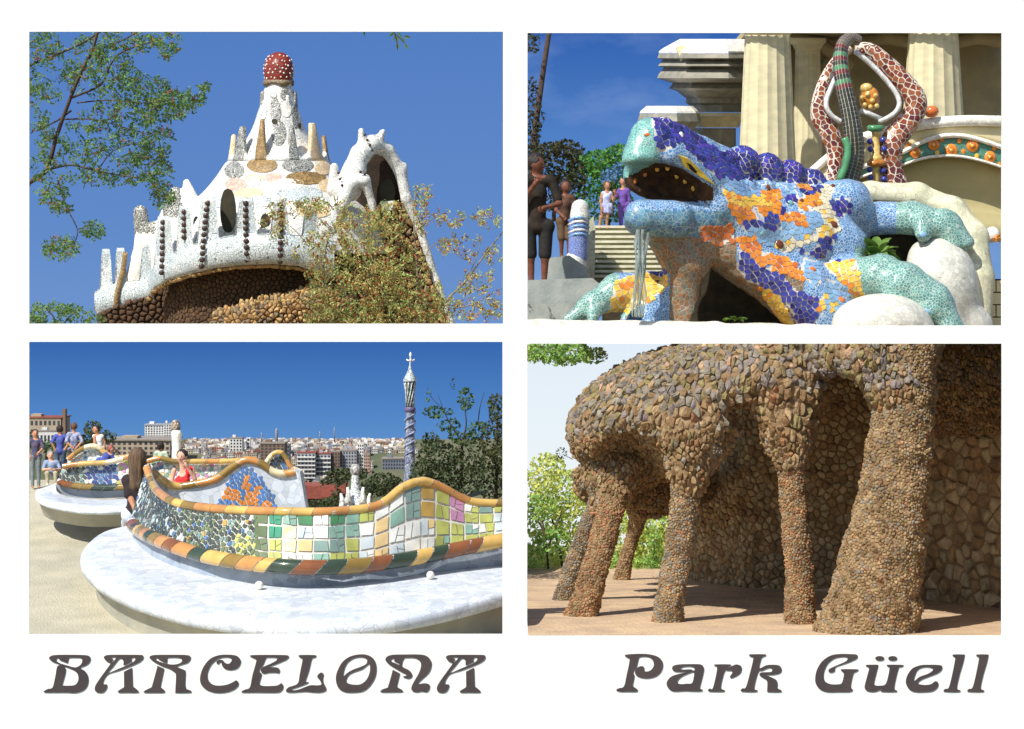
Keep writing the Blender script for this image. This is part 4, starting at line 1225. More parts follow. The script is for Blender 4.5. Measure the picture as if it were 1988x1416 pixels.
late = [('cap', (1248, 424, -54), (1392, 430, 20), 38, 46), ('cap', (1246, 422, -70), (1310, 426, -50), 34, 38)]
for x, y, d, r in ((1288, 246, -48, 19), (1322, 264, -20, 22), (1356, 290, 10, 25), (1394, 312, 40, 31), (1440, 318, 75, 35), (1488, 332, 105, 34), (1534, 344, 130, 33), (1576, 356, 150, 28), (1416, 356, 15, 20), (1450, 362, 40, 20), (1486, 368, 60, 20), (1522, 374, 78, 19), (1552, 382, 92, 17)):
    late.append(('ell', (x, y, d), (r, r, r * 1.1)))
carve = [('ell', (1290, 361, -92), (94, 45, 96), 15), ('ell', (1412, 652, 20), (84, 92, 130)), ('ell', (1232, 628, -40), (16, 26, 60))]
V, F = blob(prims, K2, 5.0, 13, carve, 6, bounds=((1090, 215, -140), (1890, 640, 300)), late=late, lsm=3, warp=lambda X: 2.2 * vnoise(X, 16, 2))
keys = ['teal', 'blue', 'green', 'throat', 'chest', 'grout', 'mouth']
cen = np.asarray(V)[np.asarray(F)].mean(1)
nm = np.cross(np.asarray(V)[F[:, 1]] - np.asarray(V)[F[:, 0]], np.asarray(V)[F[:, 2]] - np.asarray(V)[F[:, 0]])
mi = []
for c, n in zip(cen, nm):
    x, y = px_of(c)
    d = (c[1] / D - K2) * 3000 / K2
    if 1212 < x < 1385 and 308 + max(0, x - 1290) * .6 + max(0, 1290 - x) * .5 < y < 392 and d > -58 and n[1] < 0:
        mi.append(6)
    elif lizcol(x, y): mi.append(5)
    else: mi.append(keys.index(lizbase(x, y, d, n)))
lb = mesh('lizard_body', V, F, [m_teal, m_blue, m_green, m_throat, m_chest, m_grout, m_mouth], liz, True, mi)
rr = np.random.default_rng(31)
def lc(x, y, p, n):
    c = lizcol(x, y)
    if c == 'purple' and rr.random() < .25: return 'indigo'
    if c == 'orange' and rr.random() < .2: return 'rust'
    if c == 'yellow' and rr.random() < .18: return 'orange'
    if c == 'pale' and rr.random() < .2: return 'yellow'
    return c
small = {'purple', 'sky'}
tl = cells(V, F, 8.6 * u2, lc, .05, .06, 0, .1, seed=33, view=(1024, 215, 1944, 634), facing=.02, cand=9)
emit(tl, 'tile', lb, TL, 300, 'small_tiles')
# spots, eye, teeth
def spot(x, y, rx, ry, m, par=lb, name='spot', d=None):
    o = P(x, y, 1).normalized()
    bv = LB
    hit = bv.ray_cast(Vector((0, 0, 0)), o)
    if hit[0] is None: return
    V, F = ball((0, 0, 0), 1, 12, 6, (rx * u2, min(rx, ry) * .45 * u2, ry * u2))
    mesh(name, [Vector(v) + hit[0] for v in V], F, m, par)
LB = BVHTree.FromPolygons([tuple(v) for v in V], [tuple(int(i) for i in f) for f in F])
m_spot = tile('umber', (110, 62, 34)); m_spot2 = tile('amber', (214, 128, 62))
for x, y, rx, ry, m in ((1616, 437, 11, 8, m_spot), (1512, 476, 10, 10, m_spot), (1617, 362, 6, 5, m_spot), (1576, 524, 9, 6, m_spot2), (1631, 583, 10, 7, m_spot2), (1256, 262, 6, 4, m_spot2), (1478, 452, 5, 6, TL['lteal']), (1276, 549, 7, 5, m_spot), (1534, 395, 7, 6, TL['lteal']), (1590, 392, 6, 4, TL['yellow']), (1556, 392, 5, 7, m_spot), (1490, 366, 6, 8, m_spot), (1322, 264, 5, 8, TL['white'])):
    spot(x, y, rx, ry, m)
eye = None
pts = [(1316, 300), (1334, 306), (1352, 322), (1372, 342), (1392, 362), (1374, 352), (1350, 338), (1328, 324)]
V2 = []
for off, sc in ((-.02, 1.0), (.16, .9)):
    for x, y in pts:
        cx, cy = 1350, 330
        o = P(cx + (x - cx) * sc, cy + (y - cy) * sc, 1).normalized()
        hit = LB.ray_cast(Vector((0, 0, 0)), o)
        V2.append((hit[0] or P(x, y, K2)) - o * off)
n = len(pts)
eye = mesh('eye', V2, [tuple(range(n, 2 * n))] + [(i, (i + 1) % n, n + (i + 1) % n, n + i) for i in range(n)], TL['yellow'], lb, False)
for j in range(1):
    V2 = []
    for off, sc in ((.1, 1.0), (.24, .8)):
        for x, y in ((1334, 316), (1342, 320), (1354, 334), (1350, 337), (1340, 329)):
            o = P(x, y, 1).normalized(); hit = LB.ray_cast(Vector((0, 0, 0)), o)
            V2.append((hit[0] or P(x, y, K2)) - o * off)
    mesh('pupil', V2, [(5, 6, 7, 8, 9)] + [(i, (i + 1) % 5, 5 + (i + 1) % 5, 5 + i) for i in range(5)], mat('pupil_black', (30, 26, 24), None, rough=.2), lb, False)
for x, y in ((1232, 352), (1276, 328), (1314, 342), (1346, 366), (1252, 338), (1296, 326), (1330, 352)):
    spot(x, y, 4.5, 6, TL['yellow'] if x > 1270 else m_spot2, lb, 'tooth')
for x, y in ((1742, 602), (1798, 606), (1792, 456), (1846, 482)):
    spot(x, y, 8, 6, TL['sky'], lb, 'claw')

# basin, pad and rim
m_pale = mat('basin_tile', (226, 222, 208), (206, 206, 194), .8, .4, .25, voro=2.6, grout=(168, 166, 152), gw=.025)
m_cream = mat('cream_plaster', (226, 212, 168), (210, 200, 158), .6, .7, .1, 3)
m_olivew = mat('olive_plaster', (196, 182, 132), (178, 168, 120), .3, .75, .1, 2)
m_rim = mat('rim_stone', (220, 214, 184), (190, 190, 160), .7, .6, .2, voro=2.2, grout=(150, 148, 124), gw=.02)
bas = thing('fountain_basin', 'cream tiled fountain basin with rounded rim, curling around and below the lizard', 'basin', Q(1800, 632, 120, K2))
V, F = blob([('ell', (1826, 570, 150), (76, 110, 80)), ('cap', (1800, 640, 140), (1880, 640, 150), 60, 50), ('cap', (1800, 500, 170), (1840, 474, 180), 36, 28)], K2, 7, 20)
mesh('pad', V, F, m_pale, bas)
V, F = blob([('cap', (1600, 384, 260), (1690, 376, 260), 16, 22), ('cap', (1690, 376, 260), (1780, 380, 255), 22, 24), ('cap', (1780, 380, 255), (1850, 410, 240), 24, 26), ('cap', (1850, 410, 240), (1892, 460, 215), 26, 26), ('cap', (1892, 460, 215), (1903, 540, 180), 26, 26), ('cap', (1903, 540, 180), (1900, 660, 160), 26, 26)], K2, 6, 14)
mesh('rim', V, F, m_rim, bas)
V, F = blob([('ell', (1712, 632, -40), (98, 62, 80)), ('cap', (1650, 640, -60), (1790, 645, -50), 30, 26)], K2, 7, 14)
mesh('mound', V, F, m_pale, bas)
V, F = blob([('cap', (1000, 636, -60), (1390, 644, -60), 17, 20), ('cap', (1390, 644, -60), (1700, 650, -60), 18, 18)], K2, 6, 8, warp=lambda X: 2 * vnoise(X, 30, 7))
mesh('front_ledge', V, F, m_pale, bas)
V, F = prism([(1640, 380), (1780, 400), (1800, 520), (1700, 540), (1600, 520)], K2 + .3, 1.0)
mesh('basin_back', V, F, mat('dark_earth', (70, 62, 44), (50, 46, 34), 1, .95, .5, 4), bas, False)  # dark brown slab closing the gap behind the lizard
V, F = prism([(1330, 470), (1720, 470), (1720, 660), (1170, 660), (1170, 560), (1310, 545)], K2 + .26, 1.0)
mesh('drain_back', V, F, mat('dark_earth', (70, 62, 44)), bas, False)
# water from the jaw
m_water = mat('falling_water', (222, 232, 226), (196, 212, 208), 3, .08, .6, 5, stretch=(2, 2, .4))
_b = m_water.node_tree.nodes['Principled BSDF']; _b.inputs['Transmission Weight'].default_value = .75; _b.inputs['IOR'].default_value = 1.15
mbw = MB()
for i in range(7):
    ox = (i - 3) * 5.2
    A = [(1247 + ox * .6 + 2.2 * math.sin(y * .05 + i * 1.7), y, -88 - 6 * math.sin(i * 2.1) - (y - 448) * .03) for y in range(446, 618, 10)]
    V, F = tube([Q(x - (y - 446) * .05, y, d, K2) for x, y, d in A], [(2.6 + 1.3 * math.sin(y * .11 + i * 2.3)) * u2 for _, y, _ in A], 7)
    mbw.add(V, F)
V, F = mbw.v, mbw.f
tag(mesh('water_stream', V, F, m_water), 'thin stream of water falling from the jaw of the mosaic lizard', 'water', kind='thing')
# plants
m_lf = mat('broad_leaf', (104, 142, 62), (80, 120, 52), 1.2, .45, .1, 4, var=.3, hue=.03, transl=.25)
rng = np.random.default_rng(35)
def leafy(name, label, x, y, d, n, spread, ln, wd, up=1.0, m=None):
    t = thing(name, label, 'plant', Q(x, y, d, K2))
    for i in range(n):
        a = rng.random() * 2 * math.pi
        l = ln * (.6 + .6 * rng.random()); w = wd * (.7 + .5 * rng.random())
        dx, dd, dy = math.cos(a) * spread, math.sin(a) * spread * .6, -up * (.4 + .8 * rng.random())
        V = []
        for j in range(6):
            f = j / 5; ww = w * math.sin(math.pi * min(.97, f * .9 + .08))
            cx, cy, cz = x + dx * l * f, y + dy * l * f + l * .55 * f * f, d + dd * l * f - 8
            V += [Q(cx - ww * math.sin(a + .4), cy - 1.5, cz + ww * .4 * math.cos(a), K2), Q(cx, cy + 1.5, cz, K2), Q(cx + ww * math.sin(a + .4), cy - 1.5, cz - ww * .4 * math.cos(a), K2)]
        mesh('leaf', V, grid_faces(6, 3), m or m_lf, t)
leafy('leafy_plant', 'broad leaved green plant growing in the basin between the lizard legs', 1702, 500, 90, 34, .8, 62, 11)
leafy('leafy_plant', 'small dark leafed plant under the belly arch of the lizard', 1428, 622, 30, 14, 1.0, 26, 5, .8)
t = thing('block_wall', 'low wall of cream stone blocks by the end of the basin rim', 'wall', Q(1925, 640, 250, K2))
V, F = box(Q(1932, 592, 262, K2), (3.0, 1.6, 4.2)); mesh('core', V, F, m_mortar, t, False)
for r in range(4):
    for c in range(3):
        x = 1893 + c * 26 + (r % 2) * 12; y = 556 + r * 24
        V, F = box(Q(x, y, 236, K2), (24 * u2 * 1.06, .5, 22 * u2 * 1.06)); mesh('stone', V, F, m_cream, t, False)
t = thing('flower_pot', 'small white pot with orange flowers, just behind the curved rim', 'pot', Q(1932, 470, 300, K2))
V, F = ball(Q(1926, 456, 300, K2), 16 * u2, 14, 8, (1, 1, 1.1)); mesh('pot', V, F, m_wt2, t)
mb = MB()
for i in range(26): leaf(mb, rng, Q(1936 + rng.normal(0, 5), 462 + rng.normal(0, 5), 285, K2), 8 * u2)
mb.build('flowers', TL['orange'], t, False)['kind'] = 'stuff'

# ---- tripod of serpent legs
K3 = 4.5
u3 = K3 / 100
tri = thing('mosaic_tripod', 'red brown mosaic tripod of three coiling serpent legs around a gilded stem', 'sculpture', P(1670, 360, K3))
m_rb = {0: tile('red_brown', (130, 66, 42), .25), 1: tile('maroon', (104, 46, 44), .25), 2: tile('tan_brown', (160, 96, 58), .2)}
m_gw = mat('white_grout', (226, 214, 196), (206, 196, 178), 3, .8)
m_gw2 = mat('inner_white', (232, 230, 226), (206, 208, 206), 2, .4, .1, voro=4, grout=(180, 180, 176), gw=.04)
def serp(path, wid, thick, seed, maxn, key=None, name='serpent_leg', base=None, inner=None):
    A = spline(path, 44)
    pts = [Q(*a[:3], K3) for a in A]
    w = [float(np.interp(i / (len(A) - 1), np.linspace(0, 1, len(wid)), wid)) * u3 for i in range(len(A))]
    V, F = tube(pts, w, 14, thick, 1.0, up=(0, 1, 0))
    o = mesh(name, V, F, base or m_gw, tri)
    rs = np.random.default_rng(seed)
    tl = cells(V, F, 8.6 * u3, key or (lambda x, y, p, n: int(rs.choice([0, 0, 1, 2]))), .06, .05, 0, .12, seed=seed, view=(1560, 66, 1944, 380), facing=.05)
    emit(tl, 'tile', o, m_rb, maxn, 'small_tiles')
    if inner:
        V, F = tube([Q(*a[:3], K3) for a in spline(inner, 30)], 5 * u3, 8, 1.4, 1)
        mesh('inner_edge', V, F, m_gw2, o)
    return o
serp([(1660, 92, 20), (1690, 100, 20), (1722, 128, 20), (1756, 162, 15), (1778, 196, 10), (1772, 226, 10), (1745, 258, 5), (1728, 290, 0), (1728, 325, 0), (1740, 370, 0)], [10, 16, 19, 20, 21, 21, 24, 24, 22, 26], .8, 41, 110,
     inner=[(1660, 100, 0), (1692, 126, 0), (1722, 158, -2), (1741, 184, -6), (1746, 203, -8), (1739, 218, -8), (1724, 229, -8), (1706, 237, -8)])
serp([(1650, 92, 40), (1622, 120, 40), (1600, 160, 35), (1592, 200, 30), (1594, 230, 30), (1612, 262, 25), (1622, 295, 20), (1618, 330, 10), (1612, 365, 0)], [9, 10, 12, 17, 20, 20, 17, 13, 14], .8, 42, 90,
     inner=[(1628, 140, 15), (1614, 170, 10), (1604, 200, 5), (1612, 222, 5), (1634, 238, 5)])
m_band = {0: tile('black_green', (52, 58, 48), .3), 1: tile('leaf_green', (84, 150, 104), .2), 2: tile('wine', (120, 44, 48), .2), 3: tile('ash', (120, 112, 100), .2)}
A = spline([(1668, 80, -10), (1650, 74, -18), (1634, 92, -30), (1632, 130, -40), (1640, 175, -46), (1650, 220, -50), (1656, 260, -50), (1658, 300, -46), (1650, 335, -46), (1640, 368, -50)], 44)
V, F = tube([Q(*a, K3) for a in A], [float(np.interp(i, [0, 8, 16, 30, 44], [9, 12, 15, 19, 23])) * u3 for i in range(len(A))], 16, .9, 1)
fl = mesh('front_leg', V, F, m_gw, tri)
n = 16
for i in range(0, len(A) - 1):
    for jj, (j0, j1) in enumerate(((0, 4), (4, 8), (8, 12), (12, 16))):
        mb = MB()
        for j in range(j0, j1):
            q = [V[i * n + j], V[i * n + (j + 1) % n], V[(i + 1) * n + (j + 1) % n], V[(i + 1) * n + j]]
            c = sum(q, Vector()) / 4; ax = Q(*((A[i] + A[i + 1]) / 2), K3)
            mb.add([c + (v - c) * (.9 if j0 < j < j1 - 1 else .86) + (c - ax).normalized() * .045 for v in q], [(0, 1, 2, 3)])
        y = A[i][1]
        left = jj in (2, 3)
        ky = 3 if y < 90 else ((1, 2, 0)[i % 3] if (y < 170 and i > 4) else 0)
        if y > 255 and jj == (2 if False else 3): ky = (1, 2)[(i // 2) % 2]
        mb.build('tile', m_band[ky], fl, False)
V, F = tube([Q(x, y, d, K3) for x, y, d in spline([(1640, 268, -78), (1646, 290, -80), (1642, 320, -82), (1630, 352, -84)], 12)], 7 * u3, 8)
mesh('serpent_tail', V, F, m_band[1], fl)
# gilded stem
m_gold = mat('ochre_glaze', (216, 152, 64), (176, 108, 44), 2, .22, .1, 4, coat=.4)
m_gold2 = mat('pale_gold', (232, 206, 130), (200, 160, 80), 3, .2, coat=.4)
def turned(prof, cx, d, m, par, name):
    V = [Q(cx + r * math.sin(2 * math.pi * i / 18), y, d - r * math.cos(2 * math.pi * i / 18), K3) for i in range(18) for r, y in prof]
    return mesh(name, V, grid_faces(18, len(prof), True, False), m, par)
stem = turned([(8, 252), (10, 256), (8, 262), (8, 300), (12, 304), (14, 310), (9, 316), (8, 365)], 1701, -14, m_gold2, tri, 'stem')
turned([(14, 243), (18, 247), (16, 254), (10, 256)], 1700, -14, m_band[1], stem, 'stem_collar')
turned([(12, 309), (20, 314), (20, 320), (12, 324)], 1702, -14, m_gold, stem, 'stem_ring')
for x, y in ((1689, 275), (1690, 290), (1714, 272), (1716, 290), (1688, 330), (1714, 332), (1690, 345), (1716, 348)):
    V, F = ball(Q(x, y, -22, K3), 6 * u3, 8, 6); mesh('bead', V, F, TL['purple'], stem)
V, F = ball(Q(1688, 192, 5, K3), 20 * u3, 14, 9, (1, 1, 1.2)); urn = mesh('gilded_bud', V, F, m_gold, tri)
V, F = ball(Q(1682, 172, 0, K3), 13 * u3, 12, 8, (1, 1, .8)); mesh('bud_cap', V, F, m_gold2, urn)
for x, y in ((1674, 190), (1684, 184), (1694, 196), (1700, 186), (1690, 208), (1702, 206), (1679, 204)):
    V, F = ball(Q(x, y, -14, K3), 5 * u3, 8, 5); mesh('bud_scale', V, F, m_gold2, urn)
V, F = tube([Q(1670, 214, -6, K3), Q(1690, 222, -10, K3), Q(1712, 232, -6, K3)], 5 * u3, 8); mesh('inner_edge', V, F, m_gw2, tri)
V, F = ball(Q(1808, 217, 60, K3), 15 * u3, 10, 6, (1, 1, .8)); tag(mesh('terracotta_ball', V, F, tile('terracotta', (222, 126, 62))), 'orange terracotta knob on the white bench edge behind the mosaic tripod', 'ornament', kind='thing')

# ---- round bench wall with rosettes
K4 = 4.85
u4 = K4 / 100
ben = thing('round_bench', 'cream round bench wall with a green band of orange rosettes under a white coping', 'bench', P(1850, 430, K4))
def arc(xs, top, bot, d0, name, m, out=0.0, par=ben, bulge=0):
    V = []
    n = 5
    for x in xs:
        t = float(np.interp(x, [q[0] for q in top], [q[1] for q in top])); b = float(np.interp(x, [q[0] for q in bot], [q[1] for q in bot]))
        d = d0 - 150 * math.cos((x - 1850) / 300 * 1.2) - out
        V += [Q(x, t, d + 22, K4)]
        for j in range(n):
            f = j / (n - 1)
            V.append(Q(x, t + (b - t) * f, d - bulge * math.sin(math.pi * f), K4))
        V += [Q(x, b, d + 22, K4)]
    m_ = n + 2
    F = [tuple(reversed(f)) for f in grid_faces(len(xs), m_, False, True)]
    return mesh(name, V, F, m, par)
def sm(l): return [tuple(q) for q in spline(l, 30)]
xs = np.arange(1560, 1962, 6.0)
t_cap = sm([(1550, 345), (1575, 324), (1600, 302), (1640, 272), (1700, 250), (1760, 238), (1800, 230), (1850, 225), (1900, 224), (1970, 226)])
b_cap = [(x, y + 21) for x, y in t_cap]
t_rim = sm([(1560, 380), (1620, 340), (1700, 310), (1750, 292), (1800, 267), (1850, 258), (1900, 266), (1970, 290)])
b_rim = [(x, y + 10) for x, y in t_rim]
t_lo = sm([(1560, 410), (1650, 350), (1750, 318), (1800, 303), (1850, 300), (1900, 308), (1970, 330)])
b_lo = [(x, y + 6) for x, y in t_lo]
arc(xs, t_cap, b_cap, 0, 'coping', m_wt2, 8, bulge=5)
arc(xs, b_cap, t_rim, 0, 'backrest', m_cream)
arc(xs, t_rim, b_rim, 0, 'upper_rim', m_wt2, 8, bulge=4)
band = arc(xs, b_rim, t_lo, 0, 'rosette_band', mat('sea_green_mosaic', (66, 128, 116), (84, 146, 120), 3, .3, .3, voro=5, grout=(126, 160, 140), gw=.06), 3)
arc(xs, t_lo, b_lo, 0, 'lower_rim', m_wt2, 9, bulge=3)
arc(xs, b_lo, [(1550, 470), (1970, 470)], 0, 'base_wall', m_olivew, -14, bulge=-26)
def bd(x): return -150 * math.cos((x - 1850) / 300 * 1.2) - 4
for x, y, r in ((1777, 296, 11), (1813, 281, 11), (1847, 292, 12), (1888, 283, 12), (1922, 305, 11), (1742, 305, 11)):
    V, F = ball(Q(x, y, bd(x), K4), r * u4, 14, 6, (1, .3, 1)); rs_ = mesh('rosette', V, F, TL['orange'], band)
    V, F = ball(Q(x, y, bd(x) - 3, K4), r * .55 * u4, 10, 5, (1, .3, 1)); mesh('rosette_ring', V, F, m_spot2, rs_)
    V, F = ball(Q(x, y, bd(x) - 5, K4), r * .25 * u4, 8, 5, (1, .4, 1)); mesh('rosette_heart', V, F, TL['yellow'], rs_)
for i, (x, y) in enumerate(((1788, 273), (1828, 271), (1862, 274), (1819, 297), (1870, 294), (1930, 288), (1896, 303), (1764, 281), (1940, 320))):
    V, F = ball(Q(x, y, bd(x), K4), 5 * u4, 5, 4, (1, .4, 1)); mesh('star_tile', V, F, TL['orange'] if i % 3 else TL['yellow'], band, False)

# ---- hall columns, ceiling, cornice
m_col = mat('column_stone', (222, 210, 170), (200, 192, 156), .5, .75, .15, 3, stretch=(1, 1, 2.5))
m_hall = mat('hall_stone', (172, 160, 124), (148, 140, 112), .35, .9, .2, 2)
m_corn = mat('cornice_stone', (156, 150, 134), (128, 126, 114), .8, .85, .25, 4)  # grey put in for the shade of a side turned from the sun
def column(label, cx, hwt, hwb, y0, y1, k, n=16, name='stone_column'):
    t = thing(name, label, 'column', P(cx, y1, k))
    V = []
    ys = np.linspace(y0, y1, 12)
    m = n * 4
    for y in ys:
        hw = hwt + (hwb - hwt) * (y - y0) / (y1 - y0)
        for i in range(m):
            a = 2 * math.pi * i / m
            r = hw * (1 - .045 * abs(math.sin(a * n / 2)))
            V.append(Q(cx + r * math.sin(a), y, -r * math.cos(a), k))
    mesh('shaft', V, [tuple(f) for f in grid_faces(12, m, False, True)], m_col, t, False)
    V = []
    for r, y in ((hwt * 1.0, y0 + 2), (hwt * 1.25, y0 - 8), (hwt * 1.5, y0 - 14), (hwt * 1.5, y0 - 22)):
        for i in range(m): V.append(Q(cx + r * math.sin(2 * math.pi * i / m), y, -r * math.cos(2 * math.pi * i / m), k))
    mesh('capital', V, grid_faces(4, m, False, True), m_col, t)
    return t
column('tall fluted cream column rising directly above the humped back of the lizard', 1490, 44, 60, 66, 420, 5.2)
column('tall fluted cream column standing behind the rosette bench, next to the tripod', 1812, 48, 66, 62, 330, 5.25)
column('slim shaded column half hidden between two fluted columns of the hall', 1568, 24, 30, 96, 360, 5.6)
hall = thing('column_hall', 'dark olive back wall and ceiling of the shaded hall behind the columns', 'hall', P(1700, 400, 5.9))
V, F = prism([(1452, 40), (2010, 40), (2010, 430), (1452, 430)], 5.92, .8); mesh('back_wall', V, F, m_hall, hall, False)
x0, x1 = P(1462, 50, 5.5).x, P(2010, 50, 5.5).x
z = P(0, 44, 5.55).z
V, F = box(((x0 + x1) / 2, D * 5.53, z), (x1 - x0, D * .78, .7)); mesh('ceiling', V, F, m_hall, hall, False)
for px in (1530, 1720, 1900):
    V, F = tube([P(px - 120, 130, 5.8), P(px - 60, 84, 5.75), P(px, 72, 5.7), P(px + 60, 84, 5.75), P(px + 120, 130, 5.8)], 14 * .057, 8); mesh('vault_rib', V, F, m_hall, hall)
K5 = 5.35
cor = thing('hall_cornice', 'shade-darkened grey octagonal cornice block stacked on drums at the corner of the hall', 'cornice', P(1385, 330, K5))
def octo(cx, layers, m, name, dd=0):
    V = []
    for hw, y in layers:
        for i in range(8):
            a = 2 * math.pi * (i + .3) / 8
            V.append(Q(cx + hw * math.sin(a), y, dd - 2.4 * hw * math.cos(a), K5))
    F = grid_faces(len(layers), 8, False, True)
    F.append(tuple(range(8))); F.append(tuple((len(layers) - 1) * 8 + i for i in reversed(range(8))))
    return mesh(name, V, F, m, cor, False)
octo(1388, [(70, 76), (104, 94), (112, 100), (112, 104)], m_wt2, 'white_coping', 260)
octo(1388, [(112, 105), (115, 113), (104, 117), (114, 128), (102, 132), (112, 144), (116, 152), (98, 158), (84, 162), (92, 172), (76, 177), (60, 190)], m_corn, 'moulding', 260)
octo(1388, [(56, 176), (58, 200), (52, 204), (56, 218)], m_corn, 'drum', 260)
octo(1388, [(66, 219), (66, 226), (52, 236), (48, 248)], m_col, 'drum', 260)
octo(1386, [(44, 249), (44, 380)], m_corn, 'drum', 260)
octo(1300, [(46, 206), (58, 216), (60, 220)], m_wt2, 'white_coping', 40)
octo(1300, [(60, 221), (64, 236), (54, 244), (40, 266), (44, 300)], m_corn, 'moulding', 40)
V, F = prism([(1312, 92), (1326, 88), (1340, 98), (1336, 112), (1322, 118)], K5 + .1, .35); mesh('lion_boss', V, F, m_col, cor, False)
V, F = prism([(1342, 300), (1350, 275), (1360, 268), (1372, 290), (1374, 320), (1344, 320)], K5 + .2, .4); mesh('broken_edge', V, F, m_col, cor, False)

# ---- stair, mosaic post, people, trees at the side
m_step = mat('step_stone', (216, 212, 188), (196, 192, 168), 1, .8, .15, 5); m_riser = mat('riser_stone', (150, 146, 112), (128, 126, 98), 1, .85)
K6 = 4.6
st = thing('stairway', 'flight of pale stone steps climbing behind the open jaw of the lizard', 'stairs', P(1210, 545, K6))
for i in range(11):
    y = 546 - i * 9.6; k = K6 + i * .035
    xl, xr = P(1136 + i * .5, 0, k).x, P(1330 - i * 4, 0, k).x
    zt, zb = P(0, y - 9.6, k).z, P(0, y + 3, k).z
    V, F = box(((xl + xr) / 2, D * k + 2, (zt + zb) / 2), (xr - xl, 4, zt - zb - .14)); mesh('riser', V, F, m_riser, st, False)
    V, F = box(((xl + xr) / 2, D * k + 1.9, zt - .02), (xr - xl, 4.3, .22)); mesh('tread', V, F, m_step, st, False)
V, F = prism([(1138, 436), (1152, 420), (1156, 446), (1154, 560), (1138, 560)], K6 - .03, 2.5); mesh('side_wall', V, F, m_rim, st, False)
po = thing('mosaic_post', 'white and blue mosaic post with rounded top at the foot of the steps', 'post', P(1125, 540, 4.5))
for nme, m, (a, b), r0, r1 in (('post_top', m_wt, ((1126, 404), (1126, 420)), 17, 20), ('post_body', mat('blue_tile_post', (104, 128, 196), (80, 104, 178), 2, .3, .2, voro=6, grout=(190, 196, 210), gw=.06), ((1124, 432), (1122, 500)), 20, 19), ('post_foot', m_wt, ((1118, 506), (1112, 545)), 21, 26)):
    V, F = blob([('cap', (*a, 0), (*b, 0), r0, r1)], 4.5, 4, 3); mesh(nme, V, F, m, po)
for i, y in enumerate((424, 432, 440, 448, 456)):
    V, F = tube([Q(1104, y + 5, -4, 4.5), Q(1116, y - 1, -19, 4.5), Q(1130, y - 2, -19, 4.5), Q(1143, y + 2, -6, 4.5)], .12, 6); mesh('glazed_band', V, F, m_wt2 if i % 2 else TL['sky'], po)
m_lowst = mat('grey_slab_stone', (170, 174, 166), (146, 152, 148), .7, .8, .2, 4)  # pale blue-grey stone of the paving and kerb
V, F = prism([(1000, 545), (1150, 540), (1175, 560), (1180, 600), (1000, 610)], 4.2, 6); tag(mesh('pavement', V, F, m_lowst, None, False), kind='structure')
V, F = prism([(1000, 592), (1130, 588), (1140, 640), (1000, 640)], 4.05, 4); tag(mesh('pavement', V, F, m_lowst, None, False), kind='structure')
V, F = prism([(1060, 502), (1105, 496), (1140, 520), (1140, 575), (1060, 575)], 4.4, 3); tag(mesh('stair_kerb', V, F, m_lowst, None, False), 'smooth pale kerb wall at the base of the white and blue post', 'kerb', kind='thing')

figure('young girl in a white and blue summer dress standing on top of the steps', 4.95, dict(head=(1179, 360, 0), sl=(1170, 376, 0), sr=(1186, 376, 0), hl=(1172, 400, 0), hr=(1183, 400, 0), al=((1169, 377, 0), (1166, 392, -2), (1168, 405, -6)), ar=((1187, 377, 0), (1191, 390, -2), (1192, 386, -10)),
       ll=((1173, 402, 0), (1167, 422, -3), (1163, 442, 0)), lr=((1182, 402, 0), (1178, 423, -3), (1178, 442, 0))), 7.2, cloth('white_blue', (206, 210, 232), (150, 160, 214), 1.6), cloth('white_blue', (206, 210, 232)), m_skin, m_hairB, (.35, .1, -1), 'bob', 0, 0, 1.9)
figure('person in violet clothes on the top step, partly hidden behind the lizard snout', 5.0, dict(head=(1210, 352, 0), sl=(1202, 370, 0), sr=(1219, 370, 0), hl=(1204, 398, 0), hr=(1216, 398, 0), al=((1202, 371, 0), (1196, 382, -4), (1194, 374, -8)), ar=((1219, 372, 0), (1222, 390, 0), (1222, 402, 0)),
       ll=((1205, 400, 0), (1205, 422, 0), (1206, 444, 0)), lr=((1215, 400, 0), (1217, 422, 0), (1218, 444, 0))), 7.2, cloth('violet', (126, 92, 176)), cloth('violet', (126, 92, 176)), m_skin, m_hairD, (-.9, 0, -.4), 'short', .5, 1.0, None, m_hairD)
figure('tall person in a dark shirt and shade-darkened shorts at the foot of the mosaic post', 4.25, dict(head=(1042, 318, 0), sl=(1012, 350, 0), sr=(1072, 350, 0), hl=(1024, 440, 0), hr=(1062, 440, 0), al=((1012, 352, 0), (1010, 396, -16), (1040, 356, -40)), ar=((1072, 352, 0), (1086, 396, -8), (1058, 404, -38)),
       ll=((1026, 444, 0), (1030, 500, -6), (1032, 560, 0)), lr=((1060, 444, 0), (1058, 500, -6), (1056, 560, 0))), 17, cloth('shade_shirt', (44, 40, 36), (60, 50, 42), 1.2), cloth('shade_shorts', (50, 48, 46)), m_skin3, m_hairD, (.8, .1, -.5), 'short', .4, .45, None, m_hairD)  # shirt and shorts darkened to stand for tree shade
figure('person in brown shorts leaning on the far side of the white and blue post', 4.62, dict(head=(1098, 362, 0), sl=(1084, 384, 0), sr=(1112, 384, 0), hl=(1088, 430, 0), hr=(1106, 430, 0), al=((1084, 385, 0), (1080, 408, -4), (1092, 420, -12)), ar=((1112, 385, 0), (1116, 408, -4), (1118, 426, -12)),
       ll=((1089, 432, 0), (1090, 466, -3), (1090, 500, 0)), lr=((1105, 432, 0), (1105, 466, -3), (1104, 500, 0))), 10.5, cloth('brown_top', (96, 70, 56)), cloth('brown_shorts', (110, 88, 66)), m_skin3, m_hairD, (.4, 0, -1), 'bob', .3, .45, None, m_hairD)
rng = np.random.default_rng(36)
m_leafC = mat('leaf_dark', (48, 58, 34), (66, 62, 40), .35, .6, var=.4, hue=.03, transl=.15, spec=.2)
